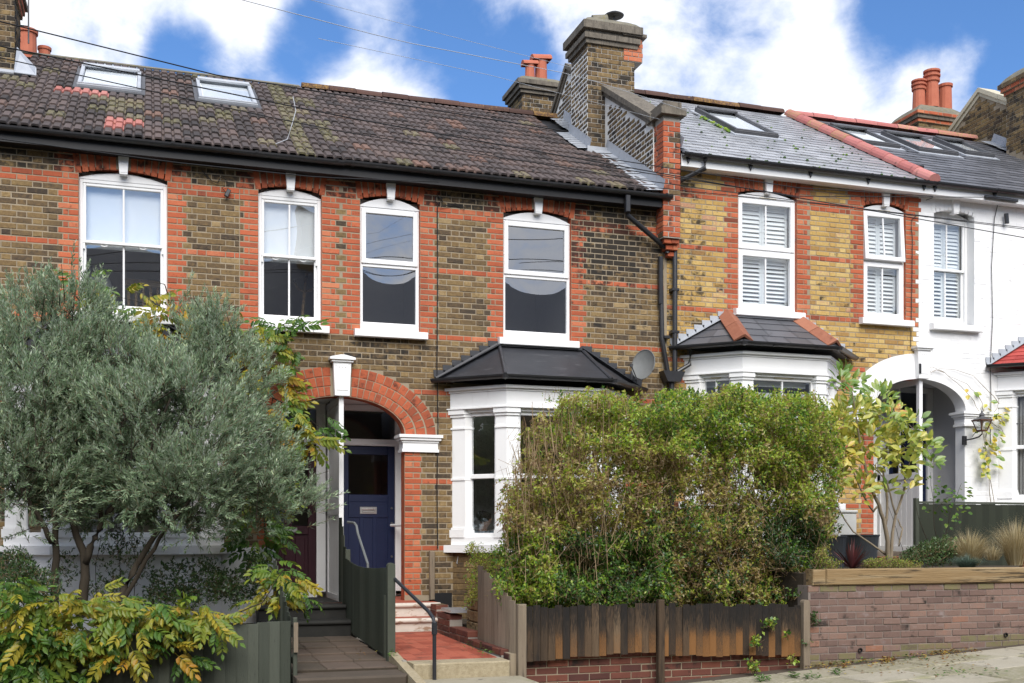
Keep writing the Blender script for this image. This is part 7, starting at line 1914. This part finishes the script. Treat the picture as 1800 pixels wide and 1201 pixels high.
tuft('feather_grass', 'thin small blond grass tuft between the two large ones', 'grass', 'straw', at(1745, 985, -2.6), 300, .30, .22, .002, .5)
tuft('fescue', 'low blue green fescue clump below the left feather grass', 'grass', 'fescue', at(1700, 998, -3.45), 900, .20, .24, .0018, .55)
tuft('fescue', 'small grey green fescue clump behind the left feather grass', 'grass', 'fescue', at(1655, 985, -2.7), 500, .26, .22, .0018, .5)
shrub('shrub', 'dark green leafy plant below the rose bush', 'shrub', 'dgreen', [(1632, 972, 38, 20), (1655, 965, 28, 26), (1605, 978, 24, 14)], 2200, (-3.2, -2.7), (.028, .05), (.010, .018), .55)
shrub('heather', 'low golden green heather beside the red cordyline', 'shrub', 'hedge', [(1555, 988, 34, 9), (1590, 992, 34, 7), (1530, 990, 16, 8)], 2200, (-3.6, -3.2), (.012, .02), (.006, .01), .48, .12)
shrub('groundcover', 'thin yellow green ground cover at the foot of the hedge end', 'plant', 'hedge', [(1460, 990, 22, 9), (1445, 975, 12, 16)], 700, (-3.6, -3.3), (.014, .026), (.008, .014), .50, .15)
RB = thing('rose_bush', 'sparse rose bush with round green leaves before the boarded porch', 'shrub', tuple(at(1650, 975, -2.3)))
mb = MB(); RS = [([(1640, 975), (1615, 915), (1608, 882)], .006), ([(1650, 975), (1640, 900), (1636, 830)], .006), ([(1655, 975), (1670, 900), (1690, 850)], .006), ([(1660, 940), (1690, 920), (1688, 950)], .004), ([(1590, 980), (1575, 930), (1558, 880)], .004), ([(1640, 900), (1665, 875), (1680, 870)], .004)]
for pp, r in RS: branch(mb, [at(x, y, -2.3) for x, y in pp], r, .002, 5)
mb.build('stem', 'bark', RB)
RL = [broad(50 + i, .12 + .07 * i, .065, .045, 'wleaf') for i in range(6)]
spots = []
for x, y, rx, ry, n in ((1640, 845, 14, 16, 9), (1655, 870, 26, 14, 20), (1690, 862, 16, 14, 12), (1680, 880, 20, 14, 12), (1645, 895, 20, 12, 10), (1690, 905, 12, 14, 10), (1688, 948, 10, 8, 6), (1665, 915, 20, 16, 10)):
    for i in range(n):
        a, r = R.uniform(0, 2 * pi), sqrt(R.random()); spots.append((at(x + rx * r * cos(a), y + ry * r * sin(a), -2.3 + R.uniform(-.12, .12)), V((cos(a), -.4, R.uniform(-.5, .5))), None))
place_leaves(RB, spots, RL, lambda k: R.randrange(6), scale=(.7, 1.2))
CL = thing('climber', 'yellowing climber with thin bare stems round the wall lantern', 'climber', (12.5, -.1, 1.9))
mb = MB()
for pp in ([(1742, 885), (1737, 830), (1732, 780), (1738, 740), (1752, 720), (1756, 700)], [(1748, 885), (1738, 820), (1728, 770), (1725, 735), (1712, 705), (1690, 680), (1660, 655), (1640, 645), (1618, 650)], [(1730, 725), (1722, 700), (1700, 675), (1665, 660)], [(1756, 710), (1740, 690), (1710, 660), (1680, 650), (1650, 648)], [(1738, 740), (1760, 755), (1770, 770)], [(1660, 655), (1645, 650), (1637, 656), (1632, 648)]):
    branch(mb, [at(x, y, -.06) for x, y in pp], .006, .0025, 5, .012)
mb.build('stem', 'palebark', CL)
CLF = [broad(80 + i, t, .10, .068, 'yleaf') for i, t in enumerate((.05, .15, .3, .5, .62, .72, .8, .86))]
spots = []
for x, y, rx, ry, n in ((1735, 790, 12, 22, 20), (1748, 750, 14, 22, 20), (1760, 725, 10, 16, 12), (1742, 815, 14, 12, 12), (1732, 830, 12, 8, 6), (1755, 775, 10, 16, 10), (1738, 710, 6, 14, 4), (1705, 690, 10, 8, 4), (1720, 755, 5, 10, 3), (1745, 800, 16, 10, 8)):
    for i in range(n):
        a, r = R.uniform(0, 2 * pi), sqrt(R.random()); spots.append((at(x + rx * r * cos(a), y + ry * r * sin(a), R.uniform(-.16, -.05)), V((cos(a), -.5, -.35 + R.uniform(-.5, .4))), None))
place_leaves(CL, spots, CLF, lambda k: R.randrange(8), scale=(.8, 1.2))

# ---------------------------------------------------------------- weeds, ivy and fallen leaves
def litter(name, label, cat, mat, spots_, n, size, lift=.012, on=None):
    pts = []
    for i in range(n):
        x, y, rx, ry = R.choice(spots_); a, r = R.uniform(0, 2 * pi), sqrt(R.random()); d = ray(x + rx * r * cos(a), y + ry * r * sin(a))
        if on is None:   # on the sloping pavement
            # zp(x) plane hit
            k = (.457 - .06 * 9.84 - CAMZ) / (d.z - .06 * d.x); pts.append((d.x * k, CAMY + d.y * k, CAMZ + d.z * k + lift * R.random()))
        else: k = (on - CAMZ) / d.z; pts.append((d.x * k, CAMY + d.y * k, on + lift * R.random()))
    pts = np.array(pts); d = norm(rnd_unit(n) * [1, 1, .25])
    v, f, t = leaf_cards(pts, d, NR.uniform(*size, n), NR.uniform(*size, n) * .5, NR.random(n), np.tile([0, 0, 1.], (n, 1)) + rnd_unit(n) * .3, .2)
    o = npmesh(name, v, f, mat, t, None, kind='stuff'); return tag(o, label, cat)
litter('fallen_leaves', 'brown and yellow fallen leaves swept against the mauve brick wall', 'leaves', 'litter', [(1560, 1153, 22, 8), (1620, 1150, 50, 6), (1680, 1147, 50, 4), (1560, 1163, 12, 4), (1450, 1172, 40, 6), (1660, 1155, 60, 10), (1500, 1168, 80, 7), (1600, 1175, 160, 16)], 620, (.025, .06), .03)
litter('fallen_leaves', 'scattered orange leaves on the dark slab path and black steps', 'leaves', 'litter', [(560, 1050, 30, 6), (545, 1125, 20, 10), (640, 1150, 25, 12), (590, 1055, 20, 5)], 60, (.02, .045), .01, .47)
litter('pavement_weeds', 'small green weeds growing in the joints of the paving slabs', 'weeds', 'grass', [(1428, 1192, 14, 3), (1470, 1185, 10, 3), (1395, 1190, 8, 3), (1340, 1196, 14, 3), (1480, 1165, 60, 4), (1600, 1160, 40, 2), (1700, 1185, 80, 10)], 320, (.03, .06), .05)
litter('path_weeds', 'small weeds along the right edge of the red tile path', 'weeds', 'grass', [(790, 1112, 18, 8), (830, 1140, 20, 10), (855, 1150, 10, 6), (690, 1152, 8, 6), (775, 1108, 6, 4)], 150, (.02, .05), .04, .52)
shrub('ivy', 'small ivy sprigs creeping over the weathered board fence', 'ivy', 'hedge', [(1355, 1095, 12, 8), (1330, 1125, 10, 10), (1382, 1115, 5, 5), (1325, 1170, 10, 12), (1392, 1160, 6, 8)], 150, (-3.95, -3.86), (.03, .055), (.025, .045), .34, .2, per=3)
shrub('ivy', 'little dark ivy sprig on the mauve brick wall by the fence post', 'ivy', 'dgreen', [(1431, 1084, 5, 12), (1415, 1130, 5, 8)], 60, (-3.88, -3.82), (.025, .045), (.02, .035), .6, .2, per=3)
